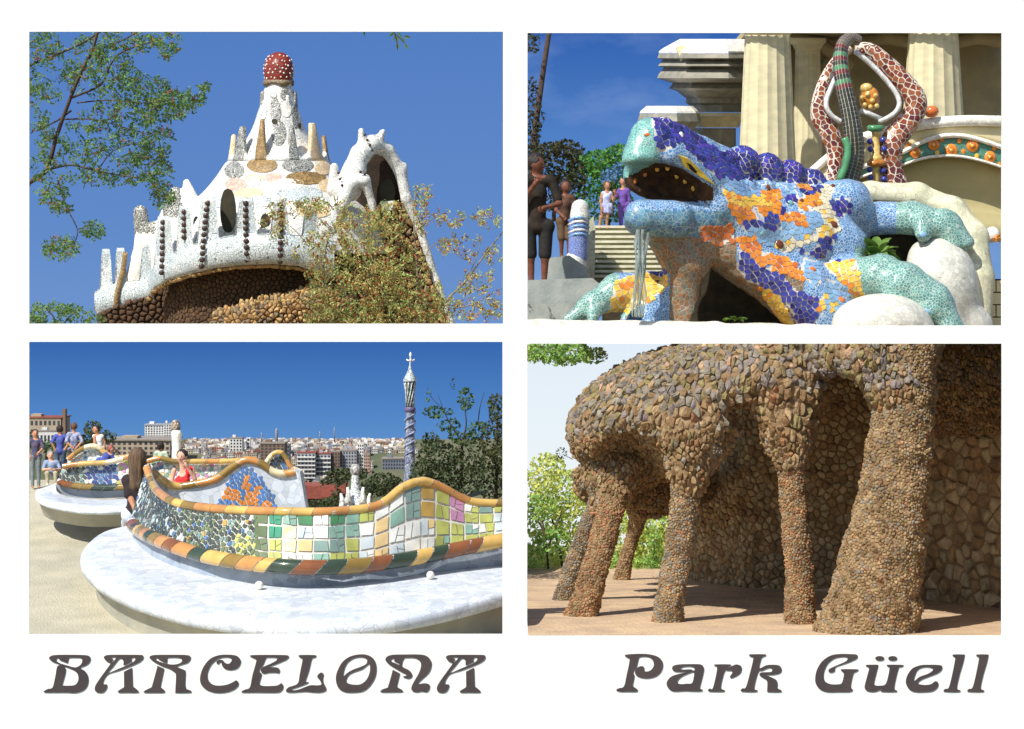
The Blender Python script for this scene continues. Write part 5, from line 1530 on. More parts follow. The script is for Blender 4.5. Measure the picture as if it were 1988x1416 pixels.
m_leafD = mat('leaf_bright', (96, 146, 62), (74, 128, 66), .3, .6, var=.35, hue=.03, transl=.3, spec=.2)
def clump_tree(name, label, cat, x, y, k, clumps, lm, sz, tr, kd=.08, per=1.0, m_b=None):
    t = thing(name, label, cat, P(x, y, k))
    for pts, r0, r1 in tr:
        mb = MB(); branchy(mb, pts, k, r0, r1); mb.build('trunk' if r0 > 3 else 'branch', m_b or m_bark, t)
    mb = MB()
    for cx, cy, rx, ry, n in clumps:
        for _ in range(int(n * per)):
            a = rng.random() * 2 * math.pi; r = math.sqrt(rng.random())
            kk = k + rng.normal(0, kd)
            leaf(mb, rng, P(cx + rx * r * math.cos(a), cy + ry * r * math.sin(a), kk), sz * kk / 100 * (.6 + .8 * rng.random()), .6)
    mb.build('foliage', lm, t, False)['kind'] = 'stuff'
    return t
clump_tree('leaning_tree', 'tall dark tree with a slim leaning trunk against blue sky beside the cornice', 'tree', 1030, 420, 5.3, [(1034, 82, 16, 22, 90), (1034, 190, 14, 40, 110), (1034, 255, 16, 36, 130), (1050, 225, 8, 20, 30), (1030, 300, 14, 20, 60)], m_leafC, 9, [([(1030, 420), (1036, 280), (1050, 170), (1068, 50)], 8, 5.5)])
clump_tree('dark_shrub', 'dense nearly black shrub directly behind the tall person in the dark shirt', 'shrub', 1075, 420, 5.1, [(1075, 320, 52, 44, 900), (1100, 290, 34, 18, 220), (1040, 300, 28, 22, 240), (1080, 370, 60, 40, 500), (1120, 340, 18, 30, 160)], m_leafC, 9, [([(1075, 430), (1078, 340)], 5, 3)])
clump_tree('green_tree', 'bright green leafy tree behind the girl at the top of the steps', 'tree', 1180, 440, 5.75, [(1200, 305, 30, 24, 420), (1160, 318, 34, 26, 480), (1130, 330, 30, 30, 300), (1190, 350, 44, 40, 700), (1170, 395, 60, 40, 700), (1225, 320, 14, 30, 120)], m_leafD, 9, [([(1180, 450), (1184, 360), (1190, 320)], 5, 3)])
clump_tree('blue_shrub', 'small bluish shrub just beside the lizard snout', 'shrub', 1190, 400, 5.3, [(1188, 338, 22, 16, 120), (1200, 325, 12, 12, 40)], mat('leaf_bluish', (88, 132, 168), (70, 110, 150), .3, .6, var=.3, transl=.2), 8, [([(1190, 420), (1190, 340)], 2, 1)])
# ------------------------------------------------------------------ third window: the winding bench above the city
def kg(py): return 11.67 / ((py - 478) / 100)      # terrace floor
def kl(py): return 10.94 / ((py - 478) / 100)      # seat ledge, parallel above it
FP = [(1.3, 1420), (1.627, 1231), (1.9, 1123), (2.15, 1046), (2.25, 1008), (2.35, 972), (2.46, 942), (2.52, 932)]
def floor_z(k): return (647 - float(np.interp(k, [q[0] for q in FP], [q[1] for q in FP]))) / 100 * k
m_sandy = mat('sandy_floor', (194, 186, 162), (176, 170, 148), .7, .95, .5, 14, detail=12)
V = []
KF = [q[0] for q in FP]
for k in KF:
    V += [(-40, D * k, floor_z(k)), (-0.4 if k < 2.1 else P(570, 0, k).x, D * k, floor_z(k))]
F = [(2 * i, 2 * i + 1, 2 * i + 3, 2 * i + 2) for i in range(len(KF) - 1)]
tag(mesh('terrace_floor', V, F, m_sandy, None, False), kind='structure')
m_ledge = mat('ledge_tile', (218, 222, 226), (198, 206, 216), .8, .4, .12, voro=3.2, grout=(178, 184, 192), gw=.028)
m_lower = mat('lower_wall_shade_tile', (158, 168, 180), (138, 150, 166), .9, .45, .2, voro=3.2, grout=(166, 172, 176), gw=.03)  # ledge tile recoloured grey-blue to stand for the shade below the roll
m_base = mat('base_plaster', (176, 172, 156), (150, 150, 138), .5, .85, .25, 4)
GL = {n: tile(n, c, v) for n, c, v in (('roll_yellow', (222, 186, 102), .12), ('roll_orange', (206, 150, 82), .15), ('roll_olive', (150, 124, 60), .25), ('roll_green', (58, 74, 58), .25), ('roll_brown', (138, 88, 50), .25), ('roll_cream', (236, 222, 180), .1))}
WT = {n: tile('bench_' + n, c, v) for n, c, v in (('white', (238, 238, 230), .06), ('ice', (214, 226, 228), .08), ('emerald', (54, 152, 116), .15), ('green', (84, 142, 96), .15), ('sage', (142, 180, 162), .12), ('greygreen', (134, 160, 150), .12), ('lime', (192, 196, 106), .18),
      ('pink', (206, 148, 184), .1), ('peach', (244, 212, 150), .1), ('slate', (84, 92, 86), .4), ('moss', (112, 128, 92), .3), ('blue', (92, 124, 170), .2), ('fan', (94, 134, 204), .2), ('navy', (66, 84, 150), .2), ('amber', (236, 152, 56), .12), ('ochre', (196, 160, 84), .2))}
def ipl(x, tab): return float(np.interp(x, [q[0] for q in tab], [q[1] for q in tab]))
def roll(path, r, keys, par, seed, seg=34, name='roll_tile', slant=.5, gap=.08):
    """rounded coping made of glazed sections with slanted joints; path: world points"""
    rs = np.random.default_rng(seed)
    V, F = tube(path, r * .9, 10)
    o = mesh('roll_core' if name == 'roll_tile' else name + '_core', V, F, m_gw2, par)
    L = [0]
    for i in range(1, len(path)): L.append(L[-1] + (path[i] - path[i - 1]).length)
    L = np.array(L); A = np.array([tuple(p) for p in path])
    at = lambda s: Vector([float(np.interp(s, L, A[:, q])) for q in range(3)])
    s = 0.0
    prev = None
    while s < L[-1] - seg * .3:
        e = min(L[-1], s + seg * (.6 + .8 * rs.random()))
        key = keys[int(rs.integers(len(keys)))]
        if key == prev: key = keys[int(rs.integers(len(keys)))]
        prev = key
        n = 5
        rows = []
        for j in range(n):
            f = j / (n - 1)
            row = []
            for q in range(12):
                a = 2 * math.pi * q / 12
                sl = slant * r * math.cos(a)
                ss = s + gap * r + (e - s - 2 * gap * r) * f + sl
                p = at(min(L[-1], max(0, ss))); t = (at(min(L[-1], ss + .05)) - at(max(0, ss - .05)))
                t = t.normalized() if t.length > 1e-6 else Vector((1, 0, 0))
                up = Vector((0, 0, 1)); up = (up - t * up.dot(t)).normalized(); w = t.cross(up)
                row.append(p + (up * math.cos(a) + w * math.sin(a)) * r)
            rows += row
        mesh(name, rows, [tuple(reversed(g)) for g in grid_faces(n, 12, False, True)], GL[key], o)
        s = e
    return o
def wall_loft(bot, top, kf, nu, nv, m, par, name, lean=0.0, belly=0.0, up_x=None):
    B = spline([(q[0], q[1]) for q in bot], nu); T = spline([(q[0], q[1]) for q in top], nu)
    n = len(B); V = []
    if up_x:   # keep the courses upright: the top point stands over the bottom point
        tx = B[:, 0] + up_x(B[:, 0]); T = np.stack([tx, np.interp(tx, T[:, 0], T[:, 1])], 1)
    else:
        n = min(len(B), len(T)); B = B[np.linspace(0, len(B) - 1, n).astype(int)]; T = T[np.linspace(0, len(T) - 1, n).astype(int)]
    for i in range(n):
        for j in range(nv):
            f = j / (nv - 1)
            x = B[i][0] + (T[i][0] - B[i][0]) * f; y = B[i][1] + (T[i][1] - B[i][1]) * f
            V.append(P(x, y, kf(B[i][0]) + lean * f - belly * math.sin(math.pi * f)))
    F = grid_faces(n, nv)
    c = (V[nv] - V[0]).cross(V[1] - V[0])
    if c.y > 0: F = [tuple(reversed(q)) for q in F]
    return mesh(name, V, F, m, par), V, F, B, T
KW = [(250, 1.975), (262, 1.93), (290, 1.825), (330, 1.765), (420, 1.695), (500, 1.661), (560, 1.648), (640, 1.650), (740, 1.68), (860, 1.728), (1000, 1.767)]
kw = lambda x: ipl(x, KW)
bench = thing('mosaic_bench', 'nearest bay of the winding mosaic bench, with its green and white tiled back towards us', 'bench', P(560, 1215, 1.6))
bot = [(255, 1006), (262, 1022), (285, 1037), (330, 1056), (400, 1078), (500, 1094), (600, 1100), (700, 1096), (800, 1082), (900, 1062), (1000, 1042)]
top = [(284, 905), (293, 932), (308, 956), (345, 977), (420, 988), (520, 993), (640, 994), (735, 982), (775, 950), (822, 934), (868, 952), (915, 975), (1000, 978)]
wall, V, F, B, T = wall_loft(bot, top, kw, 90, 9, m_grout, bench, 'back_wall', .03, 0, lambda x: 30 * np.clip((345 - x) / 85, 0, 1) ** 1.3)
V = [Vector(v) for v in V]
def wcol(x, y, rs):
    r = rs.random()
    if x < 345 + (y - 985) * .2: return 'slate' if r < .68 else ('ice' if r < .86 else 'greygreen' if r < .94 else 'blue')
    if x < 495: return ('slate' if r < .62 else 'moss' if r < .8 else 'greygreen' if r < .92 else 'blue' if r < .96 else 'ochre' if r < .975 else 'ice') if y < 1040 or x < 460 else ('lime' if r < .6 else 'moss')
    for b, c in (((514, 998, 541, 1034), 'emerald'), ((570, 998, 594, 1032), 'green'), ((625, 998, 655, 1026), 'green'), ((654, 996, 690, 1042), 'sage'), ((742, 990, 780, 1032), 'sage'), ((774, 950, 806, 992), 'greygreen'), ((612, 1050, 656, 1080), 'greygreen'),
                 ((525, 1030, 566, 1085), 'lime'), ((495, 995, 525, 1085), 'moss'), ((860, 955, 892, 978), 'pink'), ((878, 992, 906, 1020), 'pink'), ((690, 996, 716, 1015), 'lime'), ((726, 1028, 762, 1066), 'peach'), ((816, 936, 832, 1010), 'ochre'), ((925, 980, 950, 1000), 'greygreen'), ((950, 990, 1000, 1050), 'ice')):
        if b[0] <= x < b[2] and b[1] <= y < b[3]: return c
    if x > 832: return 'lime' if r < .62 else ('white' if r < .8 else 'moss' if r < .9 else 'sage')
    return 'white' if r < .72 else ('ice' if r < .84 else 'peach' if r < .9 else 'sage' if r < .95 else 'lime')
rs = np.random.default_rng(51)
tl = cells(V, F, 7.4 * .0175, lambda x, y, p, n: wcol(x, y, rs) if x < 500 else None, .11, .035, 0, .1, seed=52, view=(240, 890, 505, 1110), facing=0)
emit(tl, 'tile', wall, WT, 150, 'small_tiles')
# square glazed tiles, some cracked, on the middle and the end of the wall
def wp(x, f, out):
    t = float(np.interp(x, B[:, 0], np.arange(len(B))))
    bx = np.array([np.interp(t, np.arange(len(B)), B[:, q]) for q in (0, 1)]); tx = np.array([np.interp(t, np.arange(len(T)), T[:, q]) for q in (0, 1)])
    q = bx + (tx - bx) * f
    return P(q[0], q[1], kw(bx[0]) + .03 * f - out), q
rows = 4
x = 492.0
while x < 985:
    w = 27 + 5 * rs.random()
    for r in range(rows):
        hgt = 1.0 / rows
        f0, f1 = r * hgt + .007, (r + 1) * hgt - .007
        xs_ = (x + .7, x + w - .7)
        cor = [(xs_[0], f0), (xs_[1], f0), (xs_[1], f1), (xs_[0], f1)]
        cor = [(a + (rs.random() - .5) * 3, b + (rs.random() - .5) * .03) for a, b in cor]
        _, q = wp(x + w / 2, (f0 + f1) / 2, 0)
        base = wcol(q[0], q[1], rs)
        k_ = int(rs.integers(1, 6))
        pieces = []
        if k_ <= 2: pieces = [cor]
        else:
            m1 = rs.uniform(.3, .7); m2 = rs.uniform(.3, .7)
            lp = lambda a, b, t: (a[0] + (b[0] - a[0]) * t, a[1] + (b[1] - a[1]) * t)
            p1, p2 = lp(cor[0], cor[1], m1), lp(cor[3], cor[2], m2)
            pieces = [[cor[0], p1, p2, cor[3]], [p1, cor[1], cor[2], p2]]
            if k_ >= 4:
                a = pieces.pop(); c1, c2 = lp(a[0], a[3], rs.uniform(.3, .7)), lp(a[1], a[2], rs.uniform(.3, .7))
                pieces += [[a[0], a[1], c2, c1], [c1, c2, a[2], a[3]]]
        for pc in pieces:
            cx = sum(a for a, _ in pc) / 4; cf = sum(b for _, b in pc) / 4
            Vt = [wp(cx + (a - cx) * .94, cf + (b - cf) * .94, -.002)[0] for a, b in pc] + [wp(cx + (a - cx) * .88, cf + (b - cf) * .88, .0016)[0] for a, b in pc]
            key = base if (rs.random() < .7 or base not in ('white', 'lime')) else wcol(q[0], q[1], rs)
            mesh('tile', Vt, [(4, 5, 6, 7)] + [(i, (i + 1) % 4, 4 + (i + 1) % 4, 4 + i) for i in range(4)], WT[key], wall, False)
    x += w
# coping roll all round the bay, lower roll, lower wall, ledge
tp = [P(a, b, kw(c) + .03) for (a, b), c in zip(T[::2], B[::2, 0])]
far = [(575, 916, 2.06), (552, 920, 2.06), (530, 916, 2.06), (505, 899, 2.06), (478, 893, 2.06), (450, 908, 2.06), (420, 930, 2.06), (380, 940, 2.06), (340, 944, 2.06), (312, 930, 2.04), (290, 908, 2.0)]
fp = [P(*q) for q in spline(far, 40)]
roll(fp, .155, ['roll_yellow', 'roll_yellow', 'roll_cream', 'roll_orange', 'roll_olive'], bench, 53, .75)
roll(tp, .155, ['roll_yellow', 'roll_orange', 'roll_yellow', 'roll_yellow', 'roll_olive', 'roll_orange'], bench, 54, .85)
bp = [P(a, b + 2, kw(a) - .012) for a, b in B[4::2]]
roll(bp, .25, ['roll_orange', 'roll_green', 'roll_olive', 'roll_yellow', 'roll_brown', 'roll_green'], bench, 55, .75, 'lower_roll_tile', .9)
inner = [(262, 1032), (256, 1046), (268, 1062), (290, 1081), (330, 1101), (372, 1114), (420, 1125), (500, 1138), (560, 1143), (640, 1142), (740, 1130), (860, 1112), (1000, 1098)]
outer = [(252, 1020), (205, 1032), (174, 1054), (162, 1082), (178, 1110), (218, 1139), (282, 1166), (380, 1192), (500, 1207), (620, 1212), (740, 1204), (860, 1183), (1000, 1146)]
I_ = spline(inner, 72); O_c = spline(outer, 72)
V = []
for (ix, iy), (ox, oy) in zip(I_, O_c):
    ki, ko = kl(iy), kl(oy)
    a, b = P(ix, iy, ki), P(ox, oy, ko)
    out = (b - a); out.z = 0
    out = out.normalized() if out.length > 1e-5 else Vector((-1, 0, 0))
    g = lambda p, o, dz: p + out * o + Vector((0, 0, dz))
    V += [g(a, -.25, .03), g(a + (b - a) * .5, 0, .05), g(a + (b - a) * .85, 0, .05), b, g(b, .1, -.08), g(b, .12, -.24), g(b, .05, -.4), g(b, -.25, -.48), g(b, -.42, -.8), g(b, -.45, -1.5)]
F = grid_faces(len(I_), 10)
c = (V[10] - V[0]).cross(V[1] - V[0])
if c.z < 0: F = [tuple(reversed(f)) for f in F]
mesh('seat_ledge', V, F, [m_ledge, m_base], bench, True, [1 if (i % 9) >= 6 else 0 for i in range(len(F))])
V = []
ib = spline([(a, b) for a, b in inner], 72)
bb = spline([(a, b + 6) for a, b in bot], 72)
bb = bb[np.linspace(0, len(bb) - 1, len(ib)).astype(int)]
for (ix, iy), (tx, ty) in zip(ib, bb):
    for f in (0, .35, .7, 1):
        V.append(P(tx + (ix - tx) * (1 - f), ty + (iy + 2 - ty) * (1 - f), (kw(tx) + .004) * f + (kl(iy) + .004) * (1 - f)))
F = grid_faces(len(ib), 4)
c = (V[4] - V[0]).cross(V[1] - V[0])
if c.y > 0: F = [tuple(reversed(f)) for f in F]
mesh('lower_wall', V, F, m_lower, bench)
for x, y in ((503, 1141), (836, 1121)):
    V, F = ball(P(x, y - 4, kl(y + 6)), .14, 12, 8); mesh('drain_spout', V, F, m_wt2, bench)
# inner face of the far side with the blue fan
fw, V, F, _, _ = wall_loft([(300, 1010), (340, 1010), (420, 1010), (500, 1010), (592, 1010)], [(296, 915), (340, 946), (380, 942), (420, 932), (450, 910), (478, 896), (505, 902), (530, 918), (552, 922), (577, 918)], lambda x: 2.06, 60, 9, m_ledge, bench, 'inner_back')
V = [Vector(v) for v in V]
fan = [(413, 992), (432, 952), (455, 920), (480, 905), (505, 922), (528, 955), (544, 992)]
petals = [[(477, 918), (488, 938), (487, 985), (474, 985), (470, 940)], [(429, 962), (436, 948), (448, 944), (464, 958), (474, 984), (462, 982), (448, 964), (436, 972)], [(490, 984), (489, 955), (498, 940), (510, 942), (508, 952), (502, 964), (502, 984)], [(440, 992), (450, 974), (462, 984), (462, 992)], [(505, 992), (512, 972), (528, 974), (532, 992)]]
def fcol(x, y, p, n):
    if not pip(x, y, fan): return None
    for q in petals:
        if pip(x, y, q): return 'amber'
    return 'fan' if rs.random() < .7 else 'blue'
tl = cells(V, F, 6.4 * .0206, fcol, .09, .03, 0, .1, seed=56, view=(400, 890, 560, 1000), facing=0, cand=9)
emit(tl, 'tile', fw, WT, 200, 'small_tiles')
V, F = prism([(574, 914), (592, 1010), (598, 1010), (582, 916)], 2.05, .8); mesh('end_face', V, F, m_ledge, bench, False)

def bay(label, bot, top, k, cols, seed, r=6.5, lower=True, rr_=.12, maxn=120):
    t = thing('mosaic_bench', label, 'bench', P(bot[len(bot) // 2][0], bot[len(bot) // 2][1], k))
    w, V, F, B, T = wall_loft(bot, top, lambda x: k, 40, 6, m_grout, t, 'back_wall', .01)
    V = [Vector(v) for v in V]
    rs2 = np.random.default_rng(seed)
    tl = cells(V, F, r * k / 100, lambda x, y, p, n: cols(x, y, rs2), .07, .03, 0, .1, seed=seed, view=(57, 800, 976, 1000), facing=0)
    emit(tl, 'tile', w, WT, maxn, 'small_tiles')
    roll([P(a, b, k) for a, b in T], rr_, ['roll_yellow', 'roll_cream', 'roll_orange', 'roll_yellow', 'roll_olive'], t, seed + 1, .6)
    if lower: roll([P(a, b, k - .01) for a, b in B], rr_ * 1.2, ['roll_green', 'roll_green', 'roll_olive', 'roll_brown'], t, seed + 2, .6, 'lower_roll_tile', .9)
    return t
t2 = bay('second bay of the mosaic bench, with blue tiles behind the long haired woman', [(112, 934), (130, 941), (160, 945), (210, 947), (268, 943)], [(122, 906), (140, 903), (170, 900), (215, 897), (268, 880)], 2.24,
         lambda x, y, r: ('navy' if r.random() < .5 else 'white' if r.random() < .5 else 'blue') if 165 < x < 228 else (('slate' if r.random() < .6 else 'greygreen') if x < 165 else ('lime' if r.random() < .4 else 'pink' if r.random() < .3 else 'white')), 61)
I2 = spline([(108, 944), (112, 956), (130, 964), (170, 969), (215, 970), (290, 964)], 40); O2 = spline([(104, 940), (70, 954), (80, 974), (130, 987), (190, 992), (290, 988)], 40)
V = []
for (ix, iy), (ox, oy) in zip(I2, O2):
    a, b = P(ix, iy, 2.22), P(ox, oy, 2.2 - (oy - 955) * .0035)
    V += [a, a + (b - a) * .6 + Vector((0, 0, .03)), b, b + Vector((0, -.03, -.12)), b + (a - b) * .08 + Vector((0, .1, -.22)), b + (a - b) * .2 + Vector((0, .3, -.8))]
F = grid_faces(len(I2), 6)
c = (V[6] - V[0]).cross(V[1] - V[0])
if c.z < 0: F = [tuple(reversed(f)) for f in F]
mesh('seat_ledge', V, F, [m_ledge, m_base], t2, True, [1 if (i % 5) >= 4 else 0 for i in range(len(F))])
w2, V, F, _, _ = wall_loft([(106, 948), (116, 958), (140, 965), (180, 968), (290, 964)], [(112, 938), (130, 945), (160, 949), (210, 951), (290, 946)], lambda x: 2.235, 30, 4, m_lower, t2, 'lower_wall')
bay('far low bay of the mosaic bench, under the person in the white vest', [(128, 912), (170, 912), (215, 908), (268, 900)], [(132, 892), (150, 878), (168, 868), (188, 867), (205, 880), (225, 890), (268, 882)], 2.36, lambda x, y, r: 'ice' if r.random() < .5 else ('blue' if r.random() < .4 else 'white'), 64, 6, False)
bay('patterned bay of the mosaic bench behind the woman in the red top', [(286, 955), (330, 955), (400, 955), (470, 955)], [(286, 896), (310, 890), (340, 896), (390, 896), (430, 896), (470, 894)], 2.3, lambda x, y, r: 'white' if r.random() < .5 else ('pink' if r.random() < .2 else 'blue' if r.random() < .25 else 'peach' if r.random() < .5 else 'sage'), 67, 6, False)
bay('grey curved crest of the mosaic bench against the city, beside the blue fan', [(486, 945), (530, 945), (590, 945)], [(496, 922), (514, 902), (530, 882), (545, 879), (557, 892), (566, 908), (590, 918)], 2.38, lambda x, y, r: 'slate' if r.random() < .5 else 'blue', 70, 6, False)

# ---- people on the terrace
figure('woman with long brown hair and a dark top, seated with her back to us', 2.03, dict(head=(268, 889, 0), sl=(243, 934, 0), sr=(294, 932, 0), hl=(252, 1000, 0), hr=(276, 1000, 0), al=((247, 932, 0), (250, 962, -12), (262, 988, -24)), ar=((291, 931, 0), (298, 965, 14), (286, 990, 30)),
       ll=((252, 1004, 0), (246, 1014, 30), (246, 1052, 36)), lr=((276, 1004, 0), (270, 1014, 34), (268, 1052, 40))), 17, cloth('dark_top', (56, 48, 50), (44, 38, 42)), cloth('pale_trousers', (216, 222, 234)), m_skin, mat('hair_long', (118, 92, 66), (74, 58, 44), 2.2, .45, .5, 9, stretch=(4, 4, .35)), (.25, 0, 1), 'long', .5, 1.0, fat=1.1)
figure('woman in a bright red sleeveless top with short dark hair, behind the blue fan', 2.17, dict(head=(353, 886, 0), sl=(338, 945, 0), sr=(373, 910, 0), hl=(344, 950, 0), hr=(367, 950, 0), al=((338, 913, 0), (333, 934, -4), (340, 950, -10)), ar=((373, 911, 0), (378, 930, -8), (362, 904, -16)),
       ll=((346, 952, 0), (342, 966, -14), (342, 985, -14)), lr=((366, 952, 0), (368, 966, -14), (368, 985, -14))), 11.5, cloth('red', (232, 62, 62), (216, 48, 54)), cloth('denim', (86, 100, 130)), m_skin2, m_hairD, (-.45, .15, -1), 'short', 0, 1.0)
figure('grey haired person in a pale blue shirt and khaki trousers seated on the far ledge', 2.42, dict(head=(98, 884, 0), sl=(88, 898, 0), sr=(112, 898, 0), hl=(92, 918, 0), hr=(110, 918, 0), al=((88, 899, 0), (84, 912, -4), (94, 911, -14)), ar=((112, 899, 0), (117, 911, -4), (106, 912, -14)),
       ll=((93, 919, 0), (92, 919, -18), (92, 940, -18)), lr=((109, 919, 0), (108, 919, -18), (108, 940, -18))), 7.2, cloth('pale_blue', (150, 170, 204)), cloth('khaki', (186, 176, 150)), m_skin2, m_hairG, (.1, .2, -1), 'short', .4, 1.0, None, m_gw)
figure('person in a blue shirt standing with their back turned, beside the far bench', 2.44, dict(head=(116, 834, 0), sl=(106, 848, 0), sr=(128, 848, 0), hl=(110, 876, 0), hr=(124, 876, 0), al=((106, 849, 0), (101, 860, -3), (106, 872, -4)), ar=((128, 849, 0), (133, 861, -3), (127, 871, -4)), ll=((111, 878, 0), (111, 895, 0), (111, 945, 0)), lr=((123, 878, 0), (123, 895, 0), (123, 945, 0))), 7, cloth('royal_blue', (84, 96, 172)), cloth('denim', (86, 100, 130)), m_skin, m_hairD, (.1, 0, 1), 'short', .45, 1)
figure('person in a dark blue flowered shirt standing by the far bench', 2.42, dict(head=(143, 829, 0), sl=(132, 844, 0), sr=(155, 844, 0), hl=(136, 874, 0), hr=(151, 874, 0), al=((132, 845, 0), (129, 858, -4), (138, 866, -8)), ar=((155, 845, 0), (159, 858, -4), (150, 868, -8)), ll=((137, 876, 0), (137, 893, 0), (137, 945, 0)), lr=((150, 876, 0), (150, 893, 0), (150, 945, 0))), 7, cloth('flowered', (84, 98, 140), (176, 180, 200), 6), cloth('dark_shorts', (74, 72, 66)), m_skin, m_hairB, (-.3, 0, 1), 'short', .5, 1)
figure('person in a white sleeveless vest seated on the crest of the far bench', 2.4, dict(head=(186, 834, 0), sl=(182, 848, 0), sr=(199, 848, 0), hl=(188, 872, 0), hr=(200, 872, 0), al=((183, 849, -4), (184, 860, -8), (186, 868, -12)), ar=((199, 849, 0), (203, 860, 0), (202, 870, -4)), ll=((188, 873, 0), (178, 876, -8), (172, 890, -8)), lr=((200, 873, 0), (194, 877, -8), (190, 890, -8))), 7, cloth('white_vest', (240, 240, 240)), cloth('denim', (86, 100, 130)), m_skin, m_hairD, (-.9, 0, -.5), 'short', 0, 1)
figure('small red haired person in a blue top leaning over the low bench', 2.33, dict(head=(216, 872, 0), sl=(204, 882, 0), sr=(218, 886, 0), hl=(192, 894, 0), hr=(204, 898, 0), al=((204, 883, 0), (208, 894, -5), (218, 898, -8)), ar=((218, 887, 0), (224, 895, -5), (228, 890, -8)), ll=((193, 896, 0), (184, 900, -3), (180, 910, 0)), lr=((203, 899, 0), (196, 903, -3), (192, 945, 0))), 6.5, cloth('royal_blue', (84, 96, 172)), cloth('royal_blue', (84, 96, 172)), m_skin2, mat('hair_red', (164, 84, 70), (130, 62, 52), 3, .5), (.9, .3, -.4), 'bob', .5, 1)
figure('dark haired person looking over the bench, head just below the white mushroom post', 2.4, dict(head=(311, 866, 0), sl=(303, 880, 0), sr=(322, 880, 0), hl=(306, 905, 0), hr=(319, 905, 0), al=((303, 881, 0), (299, 893, -3), (303, 903, -4)), ar=((322, 881, 0), (326, 893, -3), (322, 903, -4)), ll=((307, 906, 0), (307, 922, 0), (307, 940, 0)), lr=((318, 906, 0), (318, 922, 0), (318, 940, 0))), 7, cloth('green_white', (150, 176, 140), (226, 230, 216), 4), cloth('dark_shorts', (74, 72, 66)), m_skin, m_hairD, (-.6, .2, 1), 'bob', .4, 1)
figure('person in dark blue standing alone at the left end of the far bench', 2.43, dict(head=(68, 842, 0), sl=(58, 856, 0), sr=(80, 856, 0), hl=(62, 886, 0), hr=(76, 886, 0), al=((58, 857, 0), (55, 872, -3), (58, 886, -4)), ar=((80, 857, 0), (84, 870, -5), (76, 878, -9)), ll=((63, 888, 0), (63, 905, 0), (63, 945, 0)), lr=((75, 888, 0), (75, 905, 0), (75, 945, 0))), 7, cloth('dark_blue', (66, 78, 112), (110, 84, 90), 4), cloth('grey_skirt', (130, 140, 146)), m_skin, m_hairD, (.2, 0, -1), 'short', .5, 1)

# ---- the city below
m_slope = mat('wooded_slope', (84, 92, 66), (110, 106, 84), .5, .95, .4, 3)
def kc(py): return float(np.interp(py, [852, 1010], [2.93, 2.47]))
V = []
for py in (1040, 985, 930, 880, 853):
    V += [P(-400, py, kc(py)), P(1000 - .5, py, kc(py))]
tag(mesh('hillside', V, [(2 * i, 2 * i + 1, 2 * i + 3, 2 * i + 2) for i in range(4)], m_slope, None, False), kind='structure')
CM = [mat('render_' + n, c, tuple(int(q * .9) for q in c), .6, .85, var=.12) for n, c in (('white', (226, 224, 218)), ('cream', (208, 196, 172)), ('grey', (160, 162, 166)), ('stone', (176, 160, 138)), ('rose', (188, 158, 140)), ('slate', (122, 128, 140)), ('brown', (128, 106, 88)))]
m_win = mat('window_dark', (70, 76, 88), (52, 58, 70), 1, .2, spec=.6); m_rooft = mat('roof_tile_red', (156, 84, 70), (128, 70, 60), 2, .8, .2, 10); m_roofg = mat('roof_flat', (150, 140, 128), (128, 122, 116), 1, .9)
rng = np.random.default_rng(57)
def building(label, x0, x1, y0, y1, k, m, rows=0, cols=0, roof=None, group=None, name='apartment_building', balc=False, dep=None, each=False):
    t = thing(name, label, 'building', P((x0 + x1) / 2, y1, k), group)
    u = k / 100
    w, h = (x1 - x0) * u, (y1 - y0) * u
    d = dep or max(w * .8, .3)
    c = P((x0 + x1) / 2, (y0 + y1) / 2, k); c.y += d / 2
    V, F = box(c, (w, d, h)); mesh('walls', V, F, m, t, False)
    if roof is not None:
        V, F = box((c.x, c.y, c.z + h / 2 + .03), (w * 1.06, d * 1.06, .06)); mesh('roof', V, F, roof, t, False)
        if w > .3:
            V, F = box((c.x - w * .2, c.y, c.z + h / 2 + .12), (w * .25, d * .3, .14)); mesh('roof_hut', V, F, m, t, False)
    if rows:
        mb = MB()
        for r in range(rows):
            for q in range(cols):
                wx = c.x - w / 2 + w * (q + .5) / cols; wz = c.z + h / 2 - h * (r + .55) / rows
                V, F = box((wx, c.y - d / 2 - .004, wz), (w / cols * .5, .02, h / rows * .5))
                if each: mesh('window', V, F, m_win, t, False)
                else: mb.add(V, F)
        if mb.v: mb.build('windows', m_win, t, False)['kind'] = 'stuff'
    if balc:
        for r in range(rows):
            wz = c.z + h / 2 - h * (r + .95) / rows
            V, F = box((c.x, c.y - d / 2 - .05, wz), (w * 1.02, .1, h / rows * .28)); mesh('balcony', V, F, CM[0], t, False)
    return t
building('long white apartment block with open roof frames, standing above the other roofs', 281, 318, 826, 862, 2.86, CM[0], 8, 7, CM[2], None, balc=False, each=True)
building('tall narrow white apartment tower joined to the long white block', 318, 332, 824, 862, 2.855, CM[0], 8, 3, CM[2])
building('broad brown stone building with a long flat roof, under the white apartment block', 205, 330, 856, 884, 2.72, CM[3], 3, 12, m_roofg)
building('big ochre house with a long tiled roof, above the people on the far terrace', 40, 118, 812, 846, 2.7, CM[3], 2, 9, m_rooft, None, 'villa', each=True)
building('tall chimney stack at the end of the ochre house roof', 121, 127, 794, 846, 2.7, CM[6], 0, 0, None, None, 'chimney_stack')
building('white walled annex in front of the ochre house', 70, 112, 838, 862, 2.62, CM[0], 1, 6, m_roofg)
building('slate grey apartment block with many dark windows behind the grey bench crest', 505, 552, 862, 905, 2.6, CM[6], 7, 6, m_roofg)
building('violet grey office block beside the slate apartment block', 540, 562, 864, 900, 2.66, CM[5], 5, 4, m_roofg)
building('white balconied apartment block with striped floors, right of the grey bench crest', 577, 612, 880, 928, 2.56, CM[2], 6, 5, m_rooft, balc=True)
